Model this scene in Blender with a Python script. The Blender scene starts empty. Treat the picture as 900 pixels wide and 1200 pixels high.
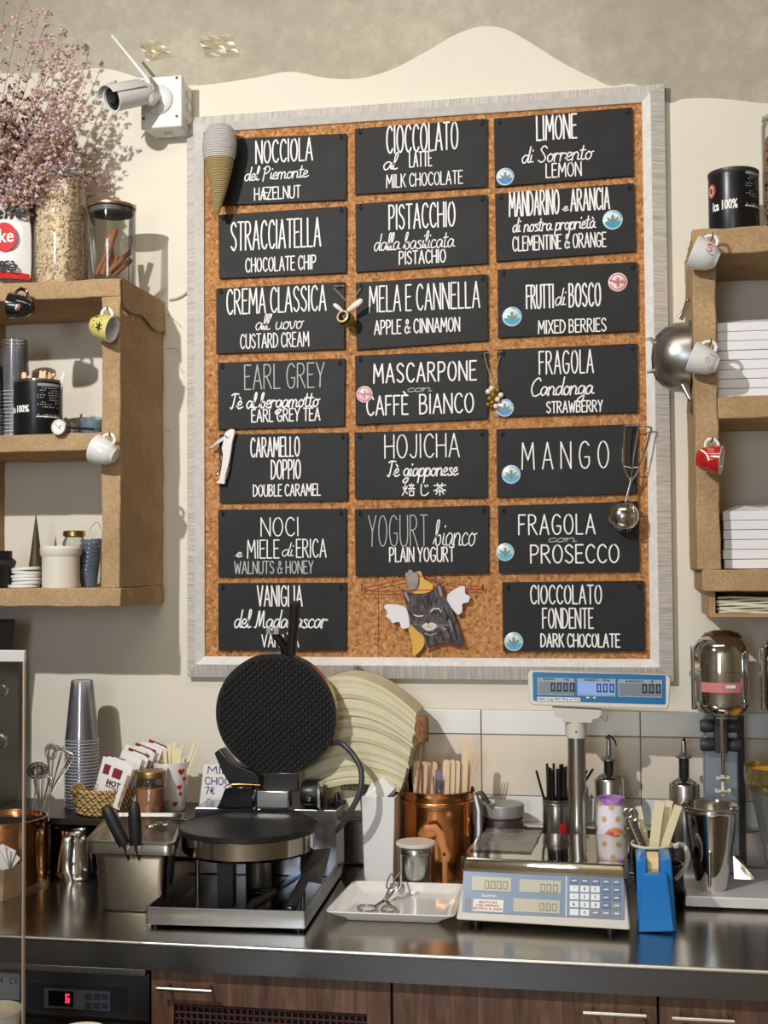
import bpy, math, random
from mathutils import Vector, Matrix
random.seed(7)
S = bpy.context.scene
COL = S.collection
sin, cos, pi = math.sin, math.cos, math.pi

# ------------------------------------------------------------------ camera
F = 1500.0; CD = 2.85; CZ = 1.57                       # focal length in px (900x1200 frame), distance to the wall, eye height
_t = math.atan(267/1500); _p = math.radians(2.25); _ro = .0072
FW = Vector((-sin(_t)*cos(_p), cos(_t)*cos(_p), sin(_p)))
_r = Vector((cos(_t), sin(_t), 0)); _u = _r.cross(FW)
RV = _r*cos(_ro) - _u*sin(_ro); UV = _u*cos(_ro) + _r*sin(_ro)
cam_d = bpy.data.cameras.new('camera'); cam = bpy.data.objects.new('camera', cam_d); COL.objects.link(cam)
cam.matrix_world = Matrix(((RV.x, UV.x, -FW.x, 0), (RV.y, UV.y, -FW.y, -CD), (RV.z, UV.z, -FW.z, CZ), (0, 0, 0, 1)))
cam_d.sensor_fit = 'VERTICAL'; cam_d.sensor_height = 36; cam_d.lens = 36*F/1200
cam_d.clip_start = .05
S.camera = cam
# ------------------------------------------------------------------ world, lights, exposure
w = bpy.data.worlds.new('world'); S.world = w; w.use_nodes = True
w.node_tree.nodes['Background'].inputs[0].default_value = (.75, .85, 1, 1)
w.node_tree.nodes['Background'].inputs[1].default_value = .25
def light(kind, name, loc, target, energy, color, **k):
    d = bpy.data.lights.new(name, kind); o = bpy.data.objects.new(name, d); COL.objects.link(o)
    o.location = loc; d.energy = energy; d.color = color
    o.rotation_euler = (Vector(target)-Vector(loc)).to_track_quat('-Z', 'Y').to_euler()
    for a, b in k.items(): setattr(d, a, b)
    return o
light('SPOT', 'track_spot', (-1.35, -2.45, 2.85), (-.2, 0, 2.05), 158, (1, .985, .95), spot_size=math.radians(100), spot_blend=.9, shadow_soft_size=.022)
light('AREA', 'ceiling_lamp', (-.2, -1.45, 3.2), (-.2, -1.2, 0), 9, (1, .9, .76), shape='RECTANGLE', size=1.6, size_y=.5)
light('AREA', 'front_wall_fill', (-.2, -4.9, 3.15), (-.2, -5.9, .9), 42, (1, .9, .76), shape='RECTANGLE', size=1.8, size_y=.9)  # added fill aimed at the front wall, so steel mirrors a bright room
light('AREA', 'shop_window_daylight', (-.9, -5.9, 1.7), (-.6, 0, 1.2), 34, (.72, .84, 1), shape='RECTANGLE', size=.9, size_y=1.6)
S.view_settings.view_transform = 'Standard'; S.view_settings.look = 'None'
S.view_settings.gamma = 1; S.view_settings.use_curve_mapping = False
S.view_settings.exposure = 0.4
S.cycles.max_bounces = 10; S.cycles.transparent_max_bounces = 40

# a point of the photograph (900x1200) on the plane y=Y or z=Z of the room
def ray(px, py): return RV*((px-450)/F) + UV*((600-py)/F) + FW
def W(px, py, Y=0.):
    d = ray(px, py); t = (Y+CD)/d.y; return Vector((d.x*t, Y, CZ+d.z*t))
def G(px, py, z=.9):
    d = ray(px, py); t = (z-CZ)/d.z; return Vector((d.x*t, -CD+d.y*t, z))
def X_(px, Y, py=900): return W(px, py, Y).x
def Z_(py, Y, px=450): return W(px, py, Y).z

# ------------------------------------------------------------------ object helpers
ROOT = {}
def thing(name, label, cat, loc=(0, 0, 0), rz=0, group=None):
    o = bpy.data.objects.new(name, None); COL.objects.link(o); o.empty_display_size = .05
    o.location = loc; o.rotation_euler = (0, 0, rz); o['label'] = label; o['category'] = cat
    if group: o['group'] = group
    ROOT[o.name] = (Matrix.Translation(Vector(loc)) @ Matrix.Rotation(rz, 4, 'Z')).inverted()
    return o
def tag(o, label, cat, group=None):
    o['label'] = label; o['category'] = cat
    if group: o['group'] = group
    return o
def copy_tree(o, loc=None, label=None, rot=None):
    r = o.copy(); COL.objects.link(r)
    if loc is not None: r.location = loc
    if rot is not None: r.rotation_euler = rot
    if label: r['label'] = label
    for ch in list(o.children):
        c = ch.copy(); COL.objects.link(c); c.parent = r
        for g in list(ch.children):
            d = g.copy(); COL.objects.link(d); d.parent = c
    return r
def spline(pts, n=6, closed=False):
    P = [Vector(p) for p in pts]; out = []; N = len(P)
    if N < 3: return P
    for i in range(N if closed else N-1):
        g = (lambda j: P[j % N]) if closed else (lambda j: P[max(0, min(N-1, j))])
        a, b, c, d = g(i-1), g(i), g(i+1), g(i+2)
        for k in range(n):
            t = k/n
            out.append(.5*((2*b)+(c-a)*t+(2*a-5*b+4*c-d)*t*t+(3*b-a-3*c+d)*t*t*t))
    if not closed: out.append(P[-1])
    return out
class MB:
    def __init__(s): s.v = []; s.f = []; s.m = []; s.cur = 0
    def add(s, vs, fs, M=None):
        n = len(s.v)
        s.v += [(M @ Vector(p)) if M else Vector(p) for p in vs]
        s.f += [tuple(n+i for i in f) for f in fs]; s.m += [s.cur]*len(fs); return s
    def box(s, c, d, M=None, top=None):
        x, y, z = d[0]/2, d[1]/2, d[2]/2; tx, ty = (top if top else (1, 1))
        vs = [(-x, -y, -z), (x, -y, -z), (x, y, -z), (-x, y, -z), (-x*tx, -y*ty, z), (x*tx, -y*ty, z), (x*tx, y*ty, z), (-x*tx, y*ty, z)]
        vs = [Vector(p)+Vector(c) for p in vs]
        return s.add(vs, [(0, 3, 2, 1), (4, 5, 6, 7), (0, 1, 5, 4), (1, 2, 6, 5), (2, 3, 7, 6), (3, 0, 4, 7)], M)
    def bb(s, a, b, M=None): return s.box([(a[i]+b[i])/2 for i in range(3)], [abs(b[i]-a[i]) for i in range(3)], M)
    def lathe(s, prof, c=(0, 0, 0), seg=32, M=None, cap=True, sx=1, sy=1, a0=0, a1=2*pi):
        full = abs(a1-a0-2*pi) < 1e-6; n = seg if full else seg+1
        vs = []; fs = []
        for (r, z) in prof:
            for k in range(n):
                a = a0+(a1-a0)*k/seg; vs.append((c[0]+r*cos(a)*sx, c[1]+r*sin(a)*sy, c[2]+z))
        for i in range(len(prof)-1):
            for k in range(seg):
                k2 = (k+1) % n; fs.append((i*n+k, i*n+k2, (i+1)*n+k2, (i+1)*n+k))
        if cap and full:
            if prof[0][0] > 1e-5: fs.append(tuple(reversed(range(n))))
            if prof[-1][0] > 1e-5: fs.append(tuple(range((len(prof)-1)*n, len(prof)*n)))
        return s.add(vs, fs, M)
    def tube(s, pts, r, seg=8, closed=False, M=None, flat=1.0, up=None):
        P = [Vector(p) for p in pts]; N = len(P); rs = r if isinstance(r, (list, tuple)) else [r]*N
        vs = []; fs = []; last = None
        for i in range(N):
            a = P[(i-1) % N] if (closed or i > 0) else P[i]; b = P[(i+1) % N] if (closed or i < N-1) else P[i]
            t = (b-a); t = t.normalized() if t.length > 1e-9 else Vector((0, 0, 1))
            if last is None:
                q = Vector(up) if up else (Vector((0, 0, 1)) if abs(t.z) < .9 else Vector((1, 0, 0)))
            else: q = last
            n1 = (q - t*q.dot(t)); n1 = n1.normalized() if n1.length > 1e-6 else t.orthogonal().normalized()
            n2 = t.cross(n1); last = n1
            for k in range(seg):
                an = 2*pi*k/seg; vs.append(P[i]+n1*cos(an)*rs[i]+n2*sin(an)*rs[i]*flat)
        for i in range(N if closed else N-1):
            for k in range(seg):
                j = (i+1) % N; fs.append((i*seg+k, i*seg+(k+1) % seg, j*seg+(k+1) % seg, j*seg+k))
        if not closed: fs += [tuple(reversed(range(seg))), tuple(range((N-1)*seg, N*seg))]
        return s.add(vs, fs, M)
    def rod(s, a, b, r, seg=10, r2=None): return s.tube([a, b], [r, r if r2 is None else r2], seg)
    def prism(s, poly, y0, y1, M=None):                     # polygon in x,z extruded along y
        n = len(poly)
        vs = [(p[0], y0, p[1]) for p in poly]+[(p[0], y1, p[1]) for p in poly]
        fs = [tuple(range(n)), tuple(reversed(range(n, 2*n)))]+[(i, i+n, (i+1) % n+n, (i+1) % n) for i in range(n)]
        return s.add(vs, fs, M)
    def slab(s, poly, z0, z1, M=None):                      # polygon in x,y extruded along z
        n = len(poly)
        vs = [(p[0], p[1], z0) for p in poly]+[(p[0], p[1], z1) for p in poly]
        fs = [tuple(reversed(range(n))), tuple(range(n, 2*n))]+[(i, (i+1) % n, (i+1) % n+n, i+n) for i in range(n)]
        return s.add(vs, fs, M)
    def ell(s, c, r, seg=16, rings=8, M=None):
        prof = [(max(1e-6, sin(pi*i/rings)), -cos(pi*i/rings)) for i in range(rings+1)]
        MM = Matrix.Translation(Vector(c)) @ Matrix.Diagonal((r[0], r[1], r[2], 1))
        return s.lathe(prof, (0, 0, 0), seg, (M @ MM) if M else MM, cap=False)
    def ribbon(s, pts, wd, y):                               # painted line in the x,z plane at depth y, facing the room
        P = [Vector((p[0], p[1])) for p in pts]; P = [p for i, p in enumerate(P) if i == 0 or (p-P[i-1]).length > 1e-6]
        if len(P) < 2: return s
        runs = [[P[0]]]
        for i in range(1, len(P)):
            runs[-1].append(P[i])
            if i < len(P)-1 and (P[i]-P[i-1]).normalized().dot((P[i+1]-P[i]).normalized()) < .45: runs.append([P[i]])
        for R in runs:
            s.k = getattr(s, 'k', 0)+1; yy = y-.00005*(s.k % 40); n = len(R); Lf = []; Rt = []
            for i in range(n):
                d = (R[min(n-1, i+1)]-R[max(0, i-1)]).normalized(); q = Vector((-d.y, d.x))*wd/2; Lf.append(R[i]+q); Rt.append(R[i]-q)
            d0 = (R[0]-R[1]).normalized(); d1 = (R[-1]-R[-2]).normalized(); h = wd/2
            n0 = Vector((-d0.y, d0.x)); n1 = Vector((-d1.y, d1.x))
            c0 = [R[0]+(d0*cos(t)+n0*sin(t))*h for t in (-.9, -.35, .35, .9)]; c1 = [R[-1]+(d1*cos(t)+n1*sin(t))*h for t in (-.9, -.35, .35, .9)]
            s.add([(p.x, yy, p.y) for p in Lf+Rt], [(i, i+1, n+i+1, n+i) for i in range(n-1)])
            s.add([(p.x, yy, p.y) for p in [Lf[0]]+c0+[Rt[0]]], [(0, 1, 2, 3, 4, 5)])
            s.add([(p.x, yy, p.y) for p in [Rt[-1]]+c1+[Lf[-1]]], [(0, 1, 2, 3, 4, 5)])
        return s
    def build(s, name, mat, parent=None, smooth=True, bevel=0, bseg=2, subsurf=0, merge=False):
        me = bpy.data.meshes.new(name); vs = s.v
        if parent is not None:
            rt = parent
            while rt.parent: rt = rt.parent
            M = ROOT.get(rt.name)
            if M is not None: vs = [M @ v for v in vs]
        me.from_pydata([tuple(v) for v in vs], [], s.f); me.validate()
        for m in (mat if isinstance(mat, (list, tuple)) else [mat]): me.materials.append(m)
        if isinstance(mat, (list, tuple)) and len(me.polygons) == len(s.m): me.polygons.foreach_set('material_index', s.m)
        import bmesh
        if len(me.polygons) < 20000:
            b = bmesh.new(); b.from_mesh(me)
            if merge: bmesh.ops.remove_doubles(b, verts=b.verts, dist=1e-5)
            if name not in FLAT: bmesh.ops.recalc_face_normals(b, faces=b.faces)
            b.to_mesh(me); b.free()
        if smooth:
            me.polygons.foreach_set('use_smooth', [True]*len(me.polygons)); me.set_sharp_from_angle(angle=math.radians(38))
        o = bpy.data.objects.new(name, me); COL.objects.link(o)
        if parent is not None: o.parent = parent
        if bevel:
            b = o.modifiers.new('bevel', 'BEVEL'); b.width = bevel; b.segments = bseg; b.limit_method = 'ANGLE'; b.angle_limit = math.radians(40)
        if subsurf:
            b = o.modifiers.new('sub', 'SUBSURF'); b.levels = subsurf; b.render_levels = subsurf
        return o
FLAT = set()
def axis_matrix(loc, z, x):
    z = Vector(z).normalized(); x = Vector(x); x = (x-z*x.dot(z)).normalized(); y = z.cross(x)
    return Matrix(((x.x, y.x, z.x, loc[0]), (x.y, y.y, z.y, loc[1]), (x.z, y.z, z.z, loc[2]), (0, 0, 0, 1)))

# ------------------------------------------------------------------ materials
MC = {}
def srgb(r, g, b): return tuple(((c/255/12.92) if c/255 <= .04045 else ((c/255+.055)/1.055)**2.4) for c in (r, g, b))
def mt(name, col, rough=.5, metal=0., var=0., vs=20., bump=0., bs=200., stretch=(1, 1, 1), detail=4, col2=None, spec=None, coat=0, sss=0):
    if name in MC: return MC[name]
    m = bpy.data.materials.new(name); m.use_nodes = True; nt = m.node_tree; b = nt.nodes['Principled BSDF']
    c = srgb(*col); b.inputs['Roughness'].default_value = rough; b.inputs['Metallic'].default_value = metal
    b.inputs['Base Color'].default_value = (*c, 1)
    if spec is not None: b.inputs['Specular IOR Level'].default_value = spec
    if coat: b.inputs['Coat Weight'].default_value = coat; b.inputs['Coat Roughness'].default_value = .06
    if var or bump or col2:
        tc = nt.nodes.new('ShaderNodeTexCoord'); mp = nt.nodes.new('ShaderNodeMapping'); mp.inputs['Scale'].default_value = stretch
        nt.links.new(tc.outputs['Object'], mp.inputs[0])
    if var or col2:
        n = nt.nodes.new('ShaderNodeTexNoise'); n.inputs['Scale'].default_value = vs; n.inputs['Detail'].default_value = detail
        nt.links.new(mp.outputs[0], n.inputs[0]); r = nt.nodes.new('ShaderNodeValToRGB')
        r.color_ramp.elements[0].position = .3; r.color_ramp.elements[1].position = .7
        d = srgb(*col2) if col2 else tuple(x*(1+var) for x in c)
        c0 = c if col2 else tuple(x*(1-var) for x in c)
        r.color_ramp.elements[0].color = (*c0, 1); r.color_ramp.elements[1].color = (*d, 1)
        nt.links.new(n.outputs[0], r.inputs[0]); nt.links.new(r.outputs[0], b.inputs['Base Color'])
    if bump:
        n = nt.nodes.new('ShaderNodeTexNoise'); n.inputs['Scale'].default_value = bs; n.inputs['Detail'].default_value = 3
        nt.links.new(mp.outputs[0], n.inputs[0]); bp = nt.nodes.new('ShaderNodeBump'); bp.inputs['Strength'].default_value = bump; bp.inputs['Distance'].default_value = .002
        nt.links.new(n.outputs[0], bp.inputs['Height']); nt.links.new(bp.outputs[0], b.inputs['Normal'])
    MC[name] = m; return m
def glassy(name, tint=(1, 1, 1), gl=.12, rough=.03, density=0.):
    if name in MC: return MC[name]
    m = bpy.data.materials.new(name); m.use_nodes = True; nt = m.node_tree; nt.nodes.clear()
    o = nt.nodes.new('ShaderNodeOutputMaterial'); t = nt.nodes.new('ShaderNodeBsdfTransparent'); t.inputs[0].default_value = (*tint, 1)
    g = nt.nodes.new('ShaderNodeBsdfGlossy'); g.inputs['Roughness'].default_value = rough
    mx = nt.nodes.new('ShaderNodeMixShader'); fr = nt.nodes.new('ShaderNodeLayerWeight'); fr.inputs[0].default_value = .25
    ma = nt.nodes.new('ShaderNodeMath'); ma.operation = 'MULTIPLY_ADD'; ma.inputs[1].default_value = .75; ma.inputs[2].default_value = gl*.5
    nt.links.new(fr.outputs['Fresnel'], ma.inputs[0]); nt.links.new(ma.outputs[0], mx.inputs[0])
    nt.links.new(t.outputs[0], mx.inputs[1]); nt.links.new(g.outputs[0], mx.inputs[2])
    out = mx
    if density:
        d = nt.nodes.new('ShaderNodeBsdfDiffuse'); d.inputs[0].default_value = (*tint, 1); m2 = nt.nodes.new('ShaderNodeMixShader'); m2.inputs[0].default_value = density
        nt.links.new(mx.outputs[0], m2.inputs[1]); nt.links.new(d.outputs[0], m2.inputs[2]); out = m2
    nt.links.new(out.outputs[0], o.inputs[0]); MC[name] = m; return m
def emit(name, col, st):
    m = bpy.data.materials.new(name); m.use_nodes = True; b = m.node_tree.nodes['Principled BSDF']
    c = srgb(*col); b.inputs['Base Color'].default_value = (*c, 1); b.inputs['Emission Color'].default_value = (*c, 1); b.inputs['Emission Strength'].default_value = st
    MC[name] = m; return m
def nodes_mat(name, build):
    m = bpy.data.materials.new(name); m.use_nodes = True; nt = m.node_tree; build(nt, nt.nodes['Principled BSDF']); MC[name] = m; return m
def N(nt, t, **k):
    n = nt.nodes.new('ShaderNode'+t)
    for a, b in k.items():
        if a in n.inputs: n.inputs[a].default_value = b
        else: setattr(n, a, b)
    return n
def ramp(nt, stops):
    r = N(nt, 'ValToRGB'); e = r.color_ramp.elements
    while len(e) < len(stops): e.new(.5)
    for i, (p, c) in enumerate(stops): e[i].position = p; e[i].color = (*srgb(*c), 1)
    return r
def _cork(nt, b):
    tc = N(nt, 'TexCoord'); v = N(nt, 'TexVoronoi', Scale=150.); n = N(nt, 'TexNoise', Scale=190., Detail=5.)
    nt.links.new(tc.outputs['Object'], v.inputs['Vector']); nt.links.new(tc.outputs['Object'], n.inputs['Vector'])
    mx = N(nt, 'Mix', data_type='FLOAT'); mx.inputs[0].default_value = .55
    nt.links.new(v.outputs['Color'], mx.inputs[2]); nt.links.new(n.outputs[0], mx.inputs[3])
    r = ramp(nt, [(.15, (96, 56, 26)), (.38, (166, 112, 64)), (.6, (198, 140, 86)), (.85, (226, 184, 134))])
    nt.links.new(mx.outputs[0], r.inputs[0]); nt.links.new(r.outputs[0], b.inputs['Base Color']); b.inputs['Roughness'].default_value = .85
    bp = N(nt, 'Bump', Strength=.5, Distance=.0015); nt.links.new(mx.outputs[0], bp.inputs['Height']); nt.links.new(bp.outputs[0], b.inputs['Normal'])
cork = nodes_mat('cork', _cork)
def _concrete(nt, b):
    tc = N(nt, 'TexCoord'); n = N(nt, 'TexNoise', Scale=2.6, Detail=9., Roughness=.62); n2 = N(nt, 'TexNoise', Scale=38., Detail=6.); n3 = N(nt, 'TexNoise', Scale=22., Detail=12., Roughness=.75)
    for q in (n, n2, n3): nt.links.new(tc.outputs['Object'], q.inputs['Vector'])
    mm = N(nt, 'Mix', data_type='FLOAT'); mm.inputs[0].default_value = .45; nt.links.new(n.outputs[0], mm.inputs[2]); nt.links.new(n3.outputs[0], mm.inputs[3])
    r = ramp(nt, [(.3, (156, 148, 132)), (.5, (178, 170, 152)), (.68, (206, 198, 180))]); nt.links.new(mm.outputs[0], r.inputs[0])
    nt.links.new(r.outputs[0], b.inputs['Base Color']); b.inputs['Roughness'].default_value = .9
    bp = N(nt, 'Bump', Strength=.35, Distance=.003); nt.links.new(n2.outputs[0], bp.inputs['Height']); nt.links.new(bp.outputs[0], b.inputs['Normal'])
concrete = nodes_mat('bare_plaster', _concrete)
def _burlap(nt, b):
    tc = N(nt, 'TexCoord'); mp = N(nt, 'Mapping'); nt.links.new(tc.outputs['Object'], mp.inputs[0])
    w1 = N(nt, 'TexWave', Scale=260., Distortion=1.5, Detail=2.); w1.bands_direction = 'Z'
    w2 = N(nt, 'TexWave', Scale=260., Distortion=1.5, Detail=2.); w2.bands_direction = 'DIAGONAL'
    n = N(nt, 'TexNoise', Scale=9., Detail=7., Roughness=.7)
    n4 = N(nt, 'TexNoise', Scale=210., Detail=3.); mz = N(nt, 'Mix', data_type='FLOAT'); mz.inputs[0].default_value = .5
    for q in (w1, w2, n, n4): nt.links.new(mp.outputs[0], q.inputs['Vector'])
    nt.links.new(n.outputs[0], mz.inputs[2]); nt.links.new(n4.outputs[0], mz.inputs[3])
    r = ramp(nt, [(.3, (158, 128, 92)), (.55, (190, 158, 118)), (.7, (212, 182, 142))]); nt.links.new(mz.outputs[0], r.inputs[0])
    nt.links.new(r.outputs[0], b.inputs['Base Color']); b.inputs['Roughness'].default_value = .95
    a = N(nt, 'Math', operation='ADD'); nt.links.new(w1.outputs[1], a.inputs[0]); nt.links.new(w2.outputs[1], a.inputs[1])
    bp = N(nt, 'Bump', Strength=.45, Distance=.0015); nt.links.new(a.outputs[0], bp.inputs['Height']); nt.links.new(bp.outputs[0], b.inputs['Normal'])
burlap = nodes_mat('burlap', _burlap)
def _frame(ax):
    def f(nt, b):
        tc = N(nt, 'TexCoord'); mp = N(nt, 'Mapping'); nt.links.new(tc.outputs['Object'], mp.inputs[0])
        mp.inputs['Scale'].default_value = (14, 14, 420) if ax == 'v' else (420, 14, 14)
        n = N(nt, 'TexNoise', Scale=1., Detail=4., Roughness=.7); nt.links.new(mp.outputs[0], n.inputs['Vector'])
        r = ramp(nt, [(.3, (168, 161, 154)), (.5, (206, 200, 194)), (.7, (232, 228, 222))]); nt.links.new(n.outputs[0], r.inputs[0])
        nt.links.new(r.outputs[0], b.inputs['Base Color']); b.inputs['Roughness'].default_value = .5
        bp = N(nt, 'Bump', Strength=.5, Distance=.001); nt.links.new(n.outputs[0], bp.inputs['Height']); nt.links.new(bp.outputs[0], b.inputs['Normal'])
    return f
frame_v = nodes_mat('frame_grain_v', _frame('v')); frame_h = nodes_mat('frame_grain_h', _frame('h'))
frame_in = mt('frame_inner', (228, 224, 219), .45, var=.08, vs=60, bump=.15, bs=90)
def _walnut(nt, b):
    tc = N(nt, 'TexCoord'); mp = N(nt, 'Mapping'); nt.links.new(tc.outputs['Object'], mp.inputs[0]); mp.inputs['Scale'].default_value = (9, 3, .9)
    n = N(nt, 'TexNoise', Scale=6., Detail=8., Roughness=.65, Distortion=1.2); nt.links.new(mp.outputs[0], n.inputs['Vector'])
    r = ramp(nt, [(.25, (66, 44, 34)), (.5, (108, 78, 60)), (.75, (142, 110, 88))]); nt.links.new(n.outputs[0], r.inputs[0])
    nt.links.new(r.outputs[0], b.inputs['Base Color']); b.inputs['Roughness'].default_value = .45
walnut = nodes_mat('walnut', _walnut)
def brushed(name, col, rough, stretch):
    def f(nt, b):
        tc = N(nt, 'TexCoord'); mp = N(nt, 'Mapping'); nt.links.new(tc.outputs['Object'], mp.inputs[0]); mp.inputs['Scale'].default_value = stretch
        n = N(nt, 'TexNoise', Scale=1., Detail=5., Roughness=.7); nt.links.new(mp.outputs[0], n.inputs['Vector'])
        b.inputs['Metallic'].default_value = 1; b.inputs['Base Color'].default_value = (*srgb(*col), 1)
        mr = N(nt, 'MapRange'); mr.inputs[3].default_value = rough*.7; mr.inputs[4].default_value = rough*1.4
        nt.links.new(n.outputs[0], mr.inputs[0]); nt.links.new(mr.outputs[0], b.inputs['Roughness'])
        bp = N(nt, 'Bump', Strength=.12, Distance=.0004); nt.links.new(n.outputs[0], bp.inputs['Height']); nt.links.new(bp.outputs[0], b.inputs['Normal'])
    return nodes_mat(name, f)
steel = brushed('brushed_steel', (190, 188, 184), .24, (300, 300, 5))
steel_h = brushed('worktop_steel', (188, 182, 172), .2, (4, 260, 260))
chrome = mt('chrome', (215, 215, 214), .07, 1)
steel_dull = mt('dull_steel', (165, 163, 160), .32, 1, var=.15, vs=12)
copper = mt('copper', (226, 156, 102), .2, 1, vs=9, col2=(196, 138, 82))
gold = mt('gold_metal', (190, 160, 95), .3, 1)
bmetal = mt('black_metal', (24, 24, 25), .38)
plaster = mt('cream_plaster', (230, 223, 207), .82, var=.035, vs=3, bump=.22, bs=26, detail=6)
slate = mt('slate', (34, 35, 37), .6, spec=.3, var=.22, vs=14, bump=.1, bs=160)
chalk = mt('chalk_paint', (244, 243, 240), .7)
chalk_thin = mt('chalk_thin', (190, 190, 190), .8)
white_cer = mt('white_ceramic', (238, 236, 232), .12, coat=.5)
white_pl = mt('white_plastic', (226, 226, 224), .35)
black_pl = mt('black_plastic', (20, 20, 22), .35)
dark_pl = mt('dark_plastic', (44, 44, 48), .4)
paper = mt('paper', (240, 238, 233), .75, var=.02, vs=30)
cream_paper = mt('cream_paper', (233, 226, 200), .75, var=.05, vs=40)
stickwood = mt('birch_stick', (232, 205, 168), .65, var=.1, vs=30, stretch=(1, 1, .2))
stickpink = mt('pale_stick', (226, 192, 160), .65, var=.1, vs=30, stretch=(1, 1, .2))
marble = mt('white_marble', (236, 236, 232), .28, var=.07, vs=7, bump=.03, bs=40)
tile_c = mt('beige_tile', (228, 216, 196), .3, var=.06, vs=9, bump=.05, bs=30)
grout = mt('grout', (150, 144, 130), .9)
red_p = mt('red_print', (206, 34, 38), .5); black_p = mt('black_print', (24, 22, 24), .6)
glass = glassy('clear_glass', (.97, .985, .97), .18)
clear = glassy('clear_plastic', (.95, .96, .99), .3, .08, .03)
bluepl = glassy('blue_plastic', (.62, .76, .85), .25, .12, .18)
plexi = glassy('acrylic', (.97, .97, .97), .06, .02)

# ------------------------------------------------------------------ hand lettering (stroke alphabet)
GU = {
'A': (.5, 'L 0 0 .25 1 .5 0;L .09 .34 .42 .34'), 'B': (.44, 'L 0 0 0 1;S 0 1 .28 .97 .36 .78 .26 .57 0 .53;S 0 .53 .32 .5 .42 .27 .3 .04 0 0'),
'C': (.46, 'S .45 .84 .3 1 .1 .88 .01 .5 .1 .12 .3 0 .46 .15'), 'D': (.46, 'L 0 0 0 1;S 0 1 .24 .95 .44 .7 .44 .3 .24 .05 0 0'),
'E': (.38, 'L .38 1 0 1 0 0 .38 0;L 0 .52 .31 .54'), 'F': (.38, 'L .38 1 0 1 0 0;L 0 .52 .3 .54'),
'G': (.5, 'S .47 .86 .3 1 .1 .88 .01 .5 .1 .1 .3 0 .46 .14 .48 .42;L .48 .42 .27 .42'), 'H': (.46, 'L 0 0 0 1;L .46 0 .46 1;L 0 .5 .46 .52'),
'I': (.05, 'L .02 0 .02 1'), 'J': (.34, 'S .32 1 .32 .4 .27 .08 .14 0 0 .14'), 'K': (.44, 'L 0 0 0 1;L .42 1 0 .45;L .12 .58 .44 0'),
'L': (.36, 'L 0 1 0 0 .36 0'), 'M': (.6, 'L 0 0 .05 1 .3 .35 .55 1 .6 0'), 'N': (.48, 'L 0 0 0 1 .48 0 .48 1'),
'O': (.5, 'C .25 .5 .25 .5'), 'P': (.42, 'L 0 0 0 1;S 0 1 .3 .97 .4 .76 .3 .52 0 .46'), 'Q': (.5, 'C .25 .5 .25 .5;L .3 .2 .5 0'),
'R': (.46, 'L 0 0 0 1;S 0 1 .3 .97 .4 .77 .3 .56 0 .5;L .16 .5 .46 0'), 'S': (.42, 'S .4 .85 .24 1 .04 .87 .06 .65 .34 .4 .4 .18 .22 0 .01 .14'),
'T': (.44, 'L 0 1 .44 1;L .22 1 .22 0'), 'U': (.46, 'S 0 1 0 .3 .1 .03 .23 0 .37 .03 .46 .3 .46 1'), 'V': (.48, 'L 0 1 .24 0 .48 1'),
'W': (.68, 'L 0 1 .17 0 .34 .8 .51 0 .68 1'), 'X': (.46, 'L 0 0 .46 1;L 0 1 .46 0'), 'Y': (.46, 'L 0 1 .23 .48 .46 1;L .23 .48 .2 0'),
'Z': (.42, 'L 0 1 .42 1 0 0 .42 0'), '&': (.5, 'S .5 .05 .16 .7 .2 .98 .34 .9 .3 .7 .06 .4 .02 .15 .18 0 .36 .1 .48 .42'),
'0': (.44, 'C .22 .5 .22 .5'), '1': (.16, 'L 0 .8 .14 1 .14 0'), '7': (.4, 'L 0 1 .4 1 .12 0'), '6': (.42, 'S .36 .95 .12 .7 .02 .3 .2 0 .4 .22 .3 .48 .06 .4'), '%': (.6, 'C .12 .75 .12 .22;C .48 .25 .12 .22;L .1 0 .5 1'),
'\u20ac': (.44, 'S .44 .85 .28 1 .1 .8 .06 .5 .1 .18 .28 0 .44 .14;L 0 .6 .34 .6;L 0 .4 .3 .4'), '.': (.04, 'L .02 0 .02 .05'), '-': (.3, 'L 0 .5 .3 .5'), "'": (.08, 'L .06 1.05 .03 .8'),
}
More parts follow.
